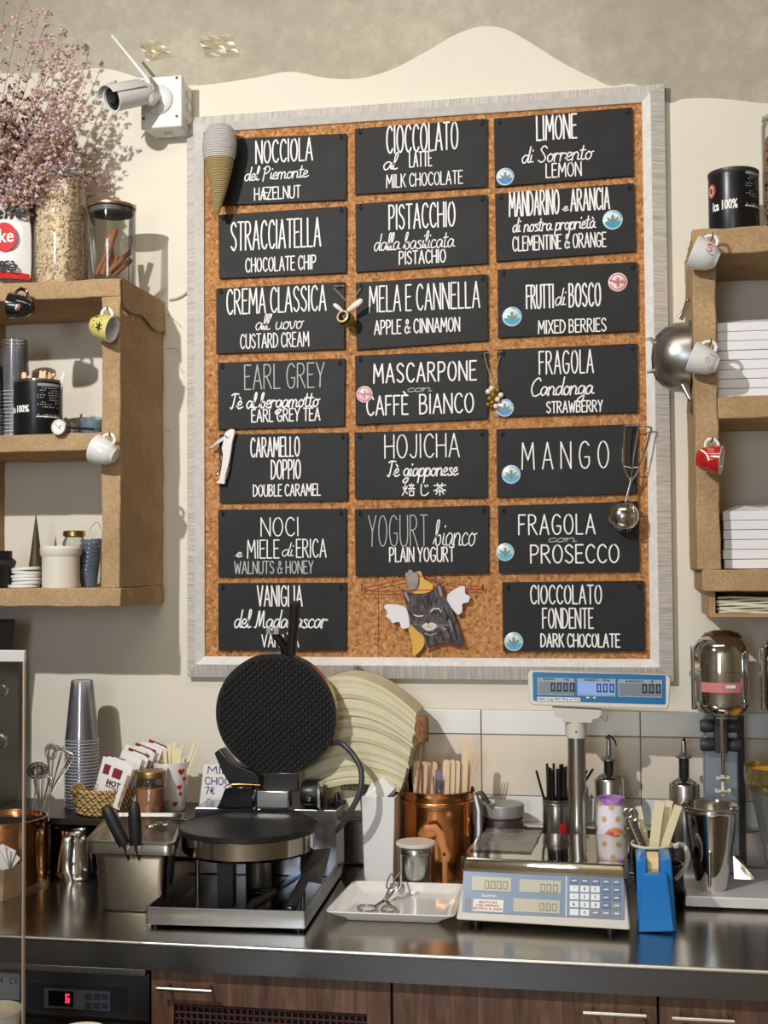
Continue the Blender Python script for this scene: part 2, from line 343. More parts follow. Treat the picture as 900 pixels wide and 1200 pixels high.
GL = {   # joined script, x-height .5
'a': (.46, 'S .4 .4 .22 .5 .04 .3 .1 .04 .26 .08 .4 .42;S .4 .42 .38 .1 .52 .06'), 'b': (.4, 'S -.06 .1 .14 .6 .2 .98 .08 .9 .06 .3 .14 .02 .32 .14 .3 .42 .18 .4'),
'c': (.38, 'S .34 .42 .2 .5 .04 .28 .14 .02 .42 .12'), 'd': (.46, 'S .38 .4 .22 .5 .04 .3 .1 .04 .26 .08 .4 .5 .46 1;S .46 1 .38 .12 .52 .06'),
'e': (.36, 'S -.04 .16 .26 .3 .28 .46 .16 .5 .04 .26 .14 .02 .4 .12'), 'g': (.46, 'S .38 .42 .2 .5 .04 .3 .12 .06 .3 .12 .4 .45;S .4 .45 .38 -.2 .2 -.4 .04 -.26 .5 .06'),
'h': (.42, 'L .04 1 .02 0;S .02 .3 .22 .5 .34 .36 .34 .05 .46 .05'), 'i': (.2, 'S .1 .48 .07 .1 .22 .06;L .14 .72 .15 .78'), 'j': (.16, 'S .1 .48 .06 -.3 -.1 -.36;L .12 .7 .13 .76'),
'k': (.4, 'L .04 1 .02 0;L .34 .46 .06 .2 .38 .02'), 'l': (.2, 'S -.04 .12 .16 .6 .2 .98 .1 .96 .06 .3 .1 .03 .26 .08'),
'm': (.66, 'L .04 .48 .02 0;S .02 .25 .16 .5 .28 .4 .27 0;S .27 .25 .42 .5 .54 .38 .53 .05 .68 .07'), 'n': (.44, 'L .04 .48 .02 0;S .02 .25 .2 .5 .34 .38 .33 .05 .48 .07'),
'o': (.42, 'S .2 .5 .04 .3 .12 .02 .3 .08 .36 .34 .2 .5 .3 .42 .46 .48'), 'p': (.42, 'L .06 .5 -.02 -.4;S .02 .2 .2 .5 .36 .4 .32 .08 .14 0 .04 .1;L .3 .07 .44 .1'),
'r': (.34, 'L .04 .5 .02 0;S .02 .22 .14 .5 .24 .44 .3 .48;L .3 .48 .36 .44'), 's': (.34, 'S .3 .42 .18 .5 .08 .4 .26 .2 .24 .04 .08 .02;L .24 .05 .36 .08'),
't': (.3, 'S .16 .85 .1 .2 .16 .02 .32 .08;L .0 .58 .3 .6'), 'u': (.44, 'S .04 .48 .02 .15 .14 0 .3 .14 .36 .48;S .36 .48 .34 .1 .48 .06'),
'v': (.4, 'S .02 .48 .1 .1 .16 0 .3 .2 .32 .48 .44 .46'), 'z': (.36, 'L .04 .48 .3 .48 .02 .02 .36 .04'), 'f': (.3, 'S .3 .9 .2 1 .12 .8 .08 -.3;L 0 .5 .26 .52'),
'C': (.56, 'S .52 .84 .4 1 .14 .8 .02 .4 .14 .04 .34 0 .58 .14'), 'P': (.5, 'L .14 .95 .04 -.1;S 0 .8 .26 1 .46 .78 .3 .5 .1 .45'), 'M': (.72, 'S 0 .05 .1 .1 .22 .95 .3 .2 .34 .2 .5 .95 .56 .1 .7 .05'),
'S': (.5, 'S .46 .85 .3 1 .12 .8 .3 .5 .42 .2 .22 0 .02 .12'), 'T': (.46, 'S .02 .9 .2 1 .5 .96;S .26 .98 .18 .3 .1 .02 .0 .1'), "'": (.12, 'L .08 1.02 .04 .78'),
'\u00e8': (.36, 'S -.04 .16 .26 .3 .28 .46 .16 .5 .04 .26 .14 .02 .4 .12;L .1 .78 .22 .64'), '\u00e0': (.46, 'S .4 .4 .22 .5 .04 .3 .1 .04 .26 .08 .4 .42;S .4 .42 .38 .1 .52 .06;L .16 .78 .28 .64'),
}
KJ = [  # brush strokes of the three signs for roasted green tea, each in a unit box
 'L .1 .75 .16 .55;L .42 .8 .34 .6;S .26 .95 .24 .5 .04 .08;L .26 .45 .42 .2;L .55 .9 .95 .9;L .75 1 .75 .9;L .65 .85 .7 .65;L .88 .85 .82 .65;L .5 .6 1 .6;L .6 .42 .6 .05 .92 .05 .92 .42 .6 .42',
 'S .3 .95 .26 .3 .38 .04 .62 .05 .85 .25;L .55 .85 .62 .72;L .72 .9 .79 .77',
 'L .05 .82 .95 .82;L .32 .98 .32 .7;L .68 .98 .68 .7;S .5 .72 .3 .5 .04 .38;S .5 .72 .7 .5 .96 .38;L .22 .34 .78 .34;L .5 .48 .5 .0;L .3 .24 .2 .1;L .7 .24 .8 .1']
def strokes(spec):
    out = []
    for part in spec.split(';'):
        k, *v = part.split(); v = [float(x) for x in v]
        if k == 'C':
            if len(v) == 4: cx, cz, rx, rz = v
            out.append([(cx+rx*cos(a*pi/9+1.7), cz+rz*sin(a*pi/9+1.7)) for a in range(19)])
        else:
            p = [(v[i], v[i+1]) for i in range(0, len(v), 2)]
            if k == 'S': p = [(q.x, q.y) for q in spline([(a, b, 0) for a, b in p], 5)]
            out.append(p)
    return out
def layout(text, script, gap=None, slant=0.):
    T = []; x = 0; g = (.0 if script else .16) if gap is None else gap
    for ch in text:
        if ch == ' ': x += .3 if script else .26; continue
        tb = GL if script else GU
        base, acc = ch, None
        if not script and ch in '\u00c8': base, acc = 'E', 1
        if base not in tb: base = base.upper() if not script else base.lower(); 
        if base not in tb: tb = GU if tb is GL else GL
        wd, sp = tb[base]
        for st in strokes(sp): T.append([(x+a+b*slant, b) for a, b in st])
        if acc: T.append([(x+.1, 1.2), (x+.25, 1.06)])
        x += wd+g
    return T
def write(mb, text, pl, pr, pt, pb, Y, script=False, wpx=1.4, gap=None, slant=None, jit=.0):
    """hand-written line filling px box (pl..pr, pt..pb measured at its middle) on plane y=Y"""
    T = layout(text, script, gap, (.12 if script else 0) if slant is None else slant)
    xs = [p[0] for s_ in T for p in s_]; x0, x1 = min(xs), max(xs)
    c = (pl+pr)/2; A = W(pl, (pt+pb)/2, Y).x; B = W(pr, (pt+pb)/2, Y).x; zt = W(c, pt, Y).z; zb = W(c, pb, Y).z
    lo = 0.
    for st in T:
        mb.ribbon([(A+(B-A)*(p[0]-x0)/(x1-x0)+random.uniform(-jit, jit), zb+(zt-zb)*p[1]) for p in st], wpx*(CD+Y)/F, Y)
    return mb
def font_mesh(text, size, mat, name, bold=.0, extrude=.0002):
    cu = bpy.data.curves.new(name, 'FONT'); cu.body = text; cu.size = size; cu.extrude = extrude; cu.offset = bold; cu.align_x = 'CENTER'; cu.resolution_u = 3
    o = bpy.data.objects.new(name, cu); me = bpy.data.meshes.new_from_object(o); bpy.data.objects.remove(o)
    me.materials.clear(); me.materials.append(mat); return me
def text_part(text, pl, pr, pt, pb, Y, mat, parent, name='lettering', bold=.0, cyl=None, italic=0.):
    """printed text filling a px box on plane y=Y; cyl=(cx,cy,r) wraps it round an upright cylinder"""
    me = font_mesh(text, .1, mat, name, bold); xs = [v.co.x for v in me.vertices]; ys = [v.co.y for v in me.vertices]
    x0, x1, y0, y1 = min(xs), max(xs), min(ys), max(ys); c = (pl+pr)/2; m = (pt+pb)/2
    A, B = W(pl, m, Y).x, W(pr, m, Y).x; zt, zb = W(c, pt, Y).z, W(c, pb, Y).z
    rt = parent
    while rt.parent: rt = rt.parent
    IM = ROOT.get(rt.name, Matrix())
    for v in me.vertices:
        t = (v.co.y-y0)/(y1-y0); x = A+(B-A)*(v.co.x-x0)/(x1-x0)+italic*t*(zt-zb); z = zb+(zt-zb)*t; y = Y-v.co.z
        if cyl: 
            cx, cy, r = cyl; a = (x-cx)/r; a = max(-1.5, min(1.5, a)); rr = r+.0004+v.co.z; x = cx+rr*sin(a); y = cy-rr*cos(a)
        v.co = IM @ Vector((x, y, z))
    o = bpy.data.objects.new(name, me); COL.objects.link(o); o.parent = parent; return o
SEG = {'0': 'abcdef', '6': 'acdefg'}
def digits(mb, text, x0, z0, h, Y, th=.12):
    """seven-segment figures, lower left corner x0,z0"""
    wd = h*.5; x = x0
    for ch in text:
        if ch == '.': mb.bb((x-h*.12, Y, z0), (x-h*.04, Y-.0003, z0+h*.08)); continue
        t = h*th
        sg = {'a': ((0, h-t), (wd, h)), 'g': ((0, h/2-t/2), (wd, h/2+t/2)), 'd': ((0, 0), (wd, t)), 'f': ((0, h/2), (t, h)), 'b': ((wd-t, h/2), (wd, h)), 'e': ((0, 0), (t, h/2)), 'c': ((wd-t, 0), (wd, h/2))}
        for q in SEG[ch]:
            a, b = sg[q]; mb.bb((x+a[0], Y, z0+a[1]), (x+b[0], Y-.0003, z0+b[1]))
        x += wd+h*.24
    return mb
# ================================================================== the room
def struct(name, mb, mat, **k):
    o = mb.build(name, mat, None, **k); o['kind'] = 'structure'; return o
XL, XR, YB, ZT = -2.6, 1.7, -6.0, 3.3
wall = struct('wall_back', MB().bb((XL, .004, 0), (XR, .16, ZT)), concrete, smooth=False)
bp = [(-60, 84), (20, 86), (90, 83), (110, 80), (133, 82), (150, 87), (167, 92), (200, 98), (233, 100), (267, 96), (300, 91), (340, 84), (380, 91), (420, 92), (460, 81), (500, 60), (535, 40), (565, 31),
      (592, 34), (620, 49), (660, 74), (700, 94), (718, 101), (745, 99), (782, 120), (800, 116), (830, 115), (860, 117), (900, 121), (960, 118)]
cur = [(W(a, b).x, W(a, b).z) for a, b in bp]
cur = [(q.x, q.y) for q in spline([(a, b, 0) for a, b in cur], 4)]
zl, zr = cur[0][1], cur[-1][1]
mb = MB()
pts = [(XL, zl)]+cur+[(XR, zr)]
for (a, b), (c, d) in zip(pts, pts[1:]):
    mb.add([(a, 0, 0), (c, 0, 0), (c, 0, d), (a, 0, b), (a, .004, b), (c, .004, d)], [(0, 1, 2, 3), (3, 2, 5, 4)])
mb.build('plaster_coat', plaster, wall, smooth=False, merge=True)
struct('wall_left', MB().bb((XL-.1, YB, 0), (XL, .16, ZT)), mt('side_paint', (150, 138, 116), .85), smooth=False)
struct('wall_right', MB().bb((XR, YB, 0), (XR+.1, .16, ZT)), MC['side_paint'], smooth=False)
struct('floor', MB().bb((XL-.1, YB-.2, -.1), (XR+.1, .16, 0)), mt('floor_tile', (160, 148, 132), .4, var=.1, vs=5), smooth=False)
struct('ceiling', MB().bb((XL-.1, YB-.2, ZT), (XR+.1, .16, ZT+.1)), mt('ceiling_paint', (160, 150, 132), .9), smooth=False)
fw = MB(); fw.bb((XL, YB-.1, 0), (-1.5, YB, ZT)); fw.bb((-.3, YB-.1, 0), (XR, YB, ZT)); fw.bb((-1.5, YB-.1, 2.7), (-.3, YB, ZT)); fw.bb((-1.5, YB-.1, 0), (-.3, YB, .7))
struct('wall_front', fw, mt('shop_wall', (206, 196, 176), .8), smooth=False)
wn = MB()
for a, b in (((-1.5, .7), (-1.44, 2.7)), ((-.36, .7), (-.3, 2.7)), ((-.93, .7), (-.87, 2.7)), ((-1.5, .7), (-.3, .76)), ((-1.5, 2.64), (-.3, 2.7))):
    wn.bb((a[0], YB-.08, a[1]), (b[0], YB-.02, b[1]))
struct('window_1', wn, walnut, smooth=False)

# tiled splashback: a white marble strip over beige slabs, pale foot row
tp = struct('trim_1', MB().bb((X_(395, 0), -.006, Z_(963, 0, 620)), (XR, 0, Z_(832, 0, 620))), grout, smooth=False)
zt1, zt2, zt3, zt4 = Z_(831.5, 0, 620), Z_(860.5, 0, 620), Z_(932, 0, 620), Z_(962, 0, 620)
xj = X_(565, 0); xs = [X_(398, 0), xj, xj+.345, xj+.69, xj+1.035, XR]
for a, b in zip(xs, xs[1:]):
    for (z1, z0, m_, pr) in ((zt1, zt2, marble, .013), (zt2, zt3, tile_c, .0095), (zt3, zt4, marble, .0105)):
        q = MB().bb((a+.0012, -pr, z0+.001), (b-.0012, -.004, z1-.001)).build('tile', m_, tp, smooth=False, bevel=.0012)
# ---- worktop with upstand, and the cabinets and fridge under it
CT = .90; YF = -.66
wt = thing('worktop', 'long stainless steel worktop running under all the equipment, with a raised lip at the wall', 'worktop', (-.5, -.33, CT))
mb = MB().bb((-1.75, YF, CT-.05), (1.2, -.001, CT)); mb.build('top_slab', steel_h, wt, bevel=.004, bseg=3)
struct('trim_2', MB().bb((-1.75, -.045, CT+.0005), (1.2, -.001, Z_(963, -.02, 620))), steel, bevel=.006, bseg=3)
MB().bb((-1.75, YF-.0012, CT-.0495), (1.2, YF+.001, CT-.007)).build('shaded_front', brushed('shaded_front_steel', (128, 130, 134), .22, (4, 260, 260)), wt)  # same worktop steel; a thin added sheet with the front's shade in its colour
MB().rod((-1.75, YF+.002, CT-.0035), (1.2, YF+.002, CT-.0035), .0042, 10).build('edge_highlight_strip', mt('highlight_steel', (225, 222, 214), .3, 1), wt)  # added bright strip standing in for the highlight along the worktop edge
xc = [X_(176, -.64, 1150), X_(459, -.64, 1150), X_(771, -.64, 1160), 1.15]
zt, zb = CT-.053, .12
def cabinet(x0, x1, label, hpx, inset=False):
    r = thing('base_cabinet', label, 'cabinet', ((x0+x1)/2, -.33, .1))
    MB().bb((x0+.001, -.618, .1), (x1-.001, -.03, CT-.054)).build('body', walnut, r, smooth=False)
    d = MB(); y0, y1 = -.64, -.619; a, b = x0+.002, x1-.002; t_, bt = zt-.002, zb
    if inset:
        f = .042; u = t_-.058
        for q in (((a, y0, bt), (a+f, y1, t_)), ((b-f, y0, bt), (b, y1, t_)), ((a+f, y0, u), (b-f, y1, t_)), ((a+f, y0, bt), (b-f, y1, bt+.06))): d.bb(*q)
    else: d.bb((a, y0, bt), (b, y1, t_))
    dr = d.build('door', walnut, r, smooth=False, bevel=.0012)
    if inset:
        MB().bb((a+f, -.622, bt+.06), (b-f, -.620, u)).build('backing_panel', mt('dark_brown', (42, 26, 22), .6), r, smooth=False)
        g = MB(); k = 0; xx = a+f+.006
        while xx < b-f: g.bb((xx, -.632, bt+.06), (xx+.0035, -.628, u)); xx += .0115
        zz = u-.006
        while zz > u-.12: g.bb((a+f, -.634, zz), (b-f, -.632, zz+.0035)); zz -= .0115
        l = g.build('lattice', mt('lattice_brown', (74, 46, 38), .5), r, smooth=False); l['kind'] = 'stuff'
    hx0, hx1, hz = X_(hpx[0], -.67, 1160), X_(hpx[1], -.67, 1160), Z_(hpx[2], -.67, (hpx[0]+hpx[1])/2)
    h = MB(); h.rod((hx0, -.67, hz), (hx1, -.67, hz), .0042, 10)
    for q in (hx0+.012, hx1-.012): h.rod((q, -.67, hz), (q, -.64, hz), .0035, 8)
    h.build('handle', mt('satin_handle', (225, 218, 205), .3, 1), dr)
cabinet(xc[0], xc[1], 'walnut cabinet with a dark lattice panel framed in its door, beside the fridge', (184, 248, 1160), True)
cabinet(xc[1], xc[2], 'plain walnut cabinet between the lattice-door cabinet and the end cabinet', (683, 757, 1189))
cabinet(xc[2], xc[3], 'plain walnut cabinet below the drink mixer at the far end of the worktop', (787, 860, 1195.5))
fr = thing('undercounter_fridge', 'dark steel undercounter fridge with a red digital readout', 'fridge', (-1.2, -.33, 0))
fx0, fx1 = -1.7, X_(175, -.64, 1150)
MB().bb((fx0, -.60, 0), (fx1-.002, -.03, CT-.064)).build('body', steel_dull, fr, smooth=False)
yf = -.635
MB().bb((fx0, yf, Z_(1190, yf, 80)), (fx1-.002, -.60, CT-.064)).build('control_panel', mt('graphite_steel', (92, 92, 92), .35, .7), fr, bevel=.001)
MB().bb((fx0, YF+.004, CT-.063), (fx1-.002, -.58, CT-.0505)).build('top_strip', steel, fr, bevel=.001)
MB().bb((fx0, yf+.004, .1), (fx1-.002, -.60, Z_(1196, yf, 80))).build('door', mt('fridge_door', (70, 66, 64), .4, .4), fr, bevel=.001)
MB().bb((fx0, yf-.004, Z_(1194, yf, 80)), (fx1-.002, yf+.002, Z_(1190.5, yf, 80))).build('chrome_edge', chrome, fr)
MB().bb((X_(33, yf, 1165), yf-.002, Z_(1183, yf, 90)), (X_(149, yf, 1165), yf+.001, Z_(1154, yf, 90))).build('bezel', mt('bezel', (44, 46, 50), .35), fr)
ct = MB().bb((X_(53, yf, 1165), yf-.004, Z_(1182, yf, 90)), (X_(130, yf, 1165), yf-.001, Z_(1159, yf, 90))).build('thermostat', mt('thermostat', (98, 101, 108), .4), fr)
MB().bb((X_(58, yf, 1165), yf-.0048, Z_(1178, yf, 72)), (X_(87, yf, 1165), yf-.0039, Z_(1160.5, yf, 72))).build('display_window', mt('dark_lcd', (20, 16, 30), .15), ct)
digits(MB(), '6', X_(78, yf, 1170), Z_(1174, yf, 80), .0155, yf-.005, .17).build('digit', emit('led_red', (255, 30, 60), 3), ct)
for i in range(3):
    for j in range(2):
        px, py = 101+i*9.6, 1163.5+j*10.5
        MB().bb((X_(px, yf, 1165), yf-.0055, Z_(py+7, yf, px)), (X_(px+7.4, yf, 1165), yf-.0039, Z_(py, yf, px))).build('button', mt('btn', (58, 62, 72), .4), ct)
rp = MB().bb((fx0+.1, yf-.0015, Z_(1171, yf, 10)), (X_(23, yf, 1155), yf, Z_(1140, yf, 10))).build('rating_plate', mt('rating', (150, 152, 152), .4), fr)
text_part('C E', 11, 21, 1146, 1153.5, yf-.0016, black_p, rp, bold=.002)
text_part('N', -2, 3, 1145, 1151.5, yf-.0016, black_p, rp, bold=.002)

# ================================================================== the menu board
fo = [-.9655, .1265, 1.310, 2.6125]; fi = [-.925, .078, 1.357, 2.5755]
bd = thing('menu_board', 'large cork noticeboard in a whitewashed grained wooden frame, carrying the chalk menu signs', 'noticeboard', (-.42, 0, 1.31))
MB().bb((fi[0]-.01, -.012, fi[2]-.01), (fi[1]+.01, -.003, fi[3]+.01)).build('cork_panel', cork, bd, smooth=False)
for (a, b) in (((-.52, 1.357), (-.5188, 2.575)), ((fi[0], 1.665), (fi[1], 1.6662)), ((fi[0], 2.18), (fi[1], 2.1812))):
    MB().bb((a[0], -.0124, a[1]), (b[0], -.0119, b[1])).build('panel_joint', mt('dark_joint', (84, 52, 30), .9), bd)
def rail(o0, o1, r0, r1, i0, i1, ax, name):
    """a mitred moulding: outer edge o, ridge r, inner edge i (x, z pairs)"""
    def P3(p, y): return (p[0], y, p[1])
    M1 = [frame_v, frame_h][ax == 'h']
    q = MB(); q.add([P3(o0, -.001), P3(o1, -.001), P3(o1, -.02), P3(o0, -.02), P3(r0, -.033), P3(r1, -.033)], [(0, 1, 2, 3), (3, 2, 5, 4)])
    ob = q.build('frame_rail', M1, bd, smooth=False)
    q = MB(); q.add([P3(r0, -.033), P3(r1, -.033), P3(i1, -.0185), P3(i0, -.0185), P3(i0, -.011), P3(i1, -.011)], [(0, 1, 2, 3), (3, 2, 5, 4)])
    q.build('inner_lip', frame_in, ob, smooth=False)
O = [(fo[0], fo[3]), (fo[1], fo[3]), (fo[1], fo[2]), (fo[0], fo[2])]
Rg = [(fi[0]-.018, fi[3]+.016), (fi[1]+.018, fi[3]+.016), (fi[1]+.018, fi[2]-.017), (fi[0]-.018, fi[2]-.017)]
I_ = [(fi[0], fi[3]), (fi[1], fi[3]), (fi[1], fi[2]), (fi[0], fi[2])]
for k, ax in enumerate('hvhv'):
    j = (k+1) % 4; rail(O[k], O[j], Rg[k], Rg[j], I_[k], I_[j], ax, '')

YP = -.0215                                             # front face of the signs
SG = [
# tl, tr, bl, br (px) ; lines (text, xl, xr, ytop, ybot, script, pen)
('NOCCIOLA hazelnut sign, topmost of the first column, partly behind the knitted cone', (256, 163, 405.7, 156.3, 256, 240.5, 405.7, 234), [('NOCCIOLA', 300, 366, 163.5, 189.5, 0, 1.9), ('del Piemonte', 287, 361.6, 194, 210, 1, 1.4), ('HAZELNUT', 298.4, 352, 219, 233, 0, 1.5), ('E', 309, 315, 219.5, 233, 0, 1.1)]),
('STRACCIATELLA chocolate chip sign, second in the first column', (255.8, 251.8, 405.7, 241.5, 256.7, 326.5, 405.7, 319.6), [('STRACCIATELLA', 271, 375.6, 258, 291, 0, 2), ('CHOCOLATE CHIP', 288, 370, 301, 317, 0, 1.6)]),
('CREMA CLASSICA custard cream sign with a ceramic bee at its corner', (253.3, 338, 403.6, 330.2, 253.3, 414.5, 403.6, 409), [('CREMA CLASSICA', 266, 382, 337, 366, 0, 1.9), ("all' uovo", 300, 356, 368, 386, 1, 1.3), ('CUSTARD CREAM', 282, 362, 390.5, 407, 0, 1.5)]),
('EARL GREY bergamot tea sign, fourth in the first column', (255, 425, 404.3, 420, 255.7, 503.3, 403.3, 499.3), [('EARL GREY', 286.7, 380, 426.5, 455, 0, 1.4), ('T\u00e8 al bergamotto', 270, 375, 460, 478, 1, 1.7), ('EARL GREY TEA', 295, 375, 479, 493.5, 0, 1.6)]),
('CARAMELLO DOPPIO double caramel sign with a corkscrew hanging on its corner', (256.7, 509.3, 407.3, 506.7, 257.3, 589.3, 407.3, 586.7), [('CARAMELLO', 294, 351, 512.7, 535, 0, 1.8), ('DOPPIO', 318, 352, 539, 561, 0, 1.8), ('DOUBLE CARAMEL', 297, 375.7, 567.7, 581, 0, 1.5)]),
('NOCI e MIELE walnuts and honey sign, sixth in the first column', (255.7, 597.3, 405.7, 596, 255.7, 676, 405.7, 675), [('NOCI', 306, 349, 606.7, 628, 0, 1.5), ('e', 276, 284, 642, 653, 1, 1.2), ('MIELE', 290, 327, 633, 654, 0, 1.5), ('di', 331, 344, 636, 652, 1, 1.2), ('ERICA', 347.5, 382, 632, 653, 0, 1.5), ('WALNUTS & HONEY', 275, 367, 657.7, 672, 0, 1.3)]),
('VANIGLIA vanilla sign of the bottom row, behind the waffle maker handle', (255.7, 683.3, 405.7, 682.7, 255.7, 762.3, 405.7, 762.3), [('VANIGLIA', 301.7, 354, 686.7, 710, 0, 1.8), ('del Madagascar', 275, 384, 715, 736, 1, 1.7), ('VANILLA', 307, 350, 744, 758, 0, 1.5)]),
('CIOCCOLATO al LATTE milk chocolate sign, topmost of the middle column', (415.6, 150.9, 570.7, 138.9, 416, 227.8, 570.7, 218.9), [('CIOCCOLATO', 453.3, 536.4, 145.5, 177, 0, 1.9), ('al', 449.8, 466.7, 180, 199, 1, 1.5), ('LATTE', 480, 505.8, 178, 195, 0, 1.5), ('MILK CHOCOLATE', 453, 542, 202.5, 217.5, 0, 1.4)]),
('PISTACCHIO sign, second in the middle column', (416.4, 238.9, 570.7, 227.8, 416.9, 318.9, 571.6, 308.7), [('PISTACCHIO', 456, 533, 238.5, 267, 0, 1.9), ('dalla basilicata', 438.7, 533, 272, 292, 1, 1.3), ('PISTACHIO', 468, 522, 293.5, 308.5, 0, 1.6)]),
('MELA E CANNELLA apple and cinnamon sign, third in the middle column', (416.9, 331.3, 571, 321, 417.8, 410, 572, 398.9), [('MELA E CANNELLA', 433, 562, 333, 363, 0, 1.8), ('APPLE & CINNAMON', 439, 538.7, 374, 390, 0, 1.6)]),
('MASCARPONE con CAFFE BIANCO sign with a pink sticker, fourth in the middle column', (416, 416.7, 571.7, 410.6, 416.7, 497.7, 571.7, 490.6), [('MASCARPONE', 438, 558, 425, 447, 0, 2), ('con', 478, 506, 450, 459, 1, .9), ('CAFF\u00c8', 430, 478, 464, 486, 0, 1.9), ('BIANCO', 492, 554.7, 461.5, 484, 0, 1.9)]),
('HOJICHA Japanese tea sign with three brush characters', (415.3, 506.7, 570.7, 502.7, 416, 584.3, 570.7, 583), [('HOJICHA', 451, 538, 509, 536, 0, 1.6), ('T\u00e8 giapponese', 454, 537, 539.5, 558, 1, 1.7)]),
('YOGURT bianco plain yogurt sign above the cat figure', (415.7, 596.7, 572.4, 592, 416.7, 675, 572.4, 672), [('YOGURT', 432, 501, 604, 640, 0, 1.1), ('bianco', 507.7, 559, 609, 640, 1, 1.3), ('PLAIN YOGURT', 456.7, 532, 641.5, 658, 0, 1.6)]),
('LIMONE di Sorrento lemon sign, topmost of the third column', (578.7, 138.9, 740.9, 125.6, 580, 218.9, 742, 205.6), [('LIMONE', 629, 675.6, 135, 163, 0, 2), ('di Sorrento', 612, 695.6, 170, 189, 1, 1.5), ('LEMON', 640, 681, 191, 207, 0, 1.5)]),
('MANDARINO e ARANCIA clementine and orange sign, second in the third column', (580, 226.9, 743, 214.4, 581.3, 306.4, 744.9, 294.4), [('MANDARINO', 597, 655, 224, 252, 0, 1.9), ('e', 659, 666, 237, 247, 1, 1.3), ('ARANCIA', 669, 714, 221, 246, 0, 1.9), ('di nostra propriet\u00e0', 601, 698, 253, 270, 1, 1.5), ('CLEMENTINE & ORANGE', 601, 710, 275, 291.5, 0, 1.5)]),
('FRUTTI di BOSCO mixed berries sign with two round stickers', (583, 315.8, 746.7, 306.9, 583.6, 395.8, 747.6, 387.8), [('FRUTTI', 617, 648, 334, 361, 0, 1.9), ('di', 651, 663, 338, 358, 1, 1.4), ('BOSCO', 667, 703.6, 332, 359, 0, 1.9), ('MIXED BERRIES', 631, 710, 374.5, 389.5, 0, 1.5)]),
('FRAGOLA Candonga strawberry sign, fourth in the third column', (582.8, 409.6, 746.7, 402.4, 583.8, 488.5, 747.4, 483.2), [('FRAGOLA', 632, 695, 411, 437.5, 0, 1.7), ('Candonga', 623, 696, 442, 463, 1, 1.6), ('STRAWBERRY', 640.7, 706, 470, 483, 0, 1.5)]),
('MANGO sign behind the handle of the ice cream scoop', (581.7, 503, 747.4, 496.7, 582.4, 583, 746.7, 578.4), [('MANGO', 611.6, 713, 518, 549, 0, 1.6)]),
('FRAGOLA con PROSECCO sign behind the bowl of the ice cream scoop', (583.5, 592.7, 748.4, 587.3, 584.5, 671.6, 749.2, 669.8), [('FRAGOLA', 608, 697, 603, 626, 0, 1.7), ('con', 643, 675.6, 626, 635, 1, .9), ('PROSECCO', 622, 725, 638.5, 659.5, 0, 1.8)]),
('CIOCCOLATO FONDENTE dark chocolate sign of the bottom row', (588.4, 682.3, 754.5, 680.5, 589.5, 763.3, 755.9, 763.3), [('CIOCCOLATO', 622, 704.7, 686, 707.5, 0, 1.7), ('FONDENTE', 636, 695, 713, 736, 0, 1.7), ('DARK CHOCOLATE', 634, 726, 743, 758, 0, 1.7)]),
]
GAP = {'MANGO': .42, 'MASCARPONE': .2, 'FRAGOLA': .2}
hookm = mt('hook_black', (18, 17, 17), .4, .6)
for k, (lab, c, lines) in enumerate(SG):
    q = [W(c[i], c[i+1], YP) for i in (0, 2, 4, 6)]
    cx = sum(v.x for v in q)/4; cz = sum(v.z for v in q)/4
    root = thing('menu_sign', lab[0:0]+'slate '+lab, 'sign', (cx, YP+.008, cz), 0, 'slate flavour signs on the cork board')
    n = 1.004
    mb = MB(); V_ = [(v.x, YP, v.z) for v in (q[2], q[3], q[1], q[0])]
    mb.add(V_+[(a, YP+.0085, b) for a, _, b in V_], [(0, 1, 2, 3), (7, 6, 5, 4), (0, 4, 5, 1), (1, 5, 6, 2), (2, 6, 7, 3), (3, 7, 4, 0)])
    mb.build('slate_plate', slate, root, smooth=False, bevel=.0008)
    for (t, a, b, y0, y1, sc, pen) in lines:
        m_ = chalk_thin if t in ('YOGURT', 'con', 'WALNUTS & HONEY', 'EARL GREY') else chalk
        write(MB(), t, a, b, y0, y1, YP-.0006, bool(sc), pen, gap=GAP.get(t), jit=.00015).build('lettering', m_, root, smooth=False)
    if 'HOJICHA' in lab:
        for i, sp in enumerate(KJ):
            m2 = MB(); A = W(471+i*18.5, 581.5-i*.5, YP); B = W(471+i*18.5+15, 567-i*.5, YP)
            for st in strokes(sp): m2.ribbon([(A.x+(B.x-A.x)*p[0], A.z+(B.z-A.z)*p[1]) for p in st], .0026, YP-.0006)
            m2.build('lettering', chalk, root, smooth=False)
    # drilled corners and the little hooks
    for i, (sx, sz) in enumerate(((1, -1), (-1, -1), (1, 1), (-1, 1))):
        v = q[i]; hx, hz = v.x+sx*.012, v.z+sz*.012
        m2 = MB(); m2.lathe([(.0028, 0), (.0028, .0004)], (0, 0, 0), 10, M=axis_matrix((hx, YP-.0002, hz), (0, -1, 0), (1, 0, 0))); m2.build('drill_hole', black_p, root)
        if i < 2:
            m2 = MB(); m2.tube(spline([(hx, YP+.002, hz), (hx, YP-.007, hz-.001), (hx+.001, YP-.009, hz+.004), (hx+.001, YP-.008, hz+.009)], 4), .0013, 6); m2.build('hook', hookm, root)
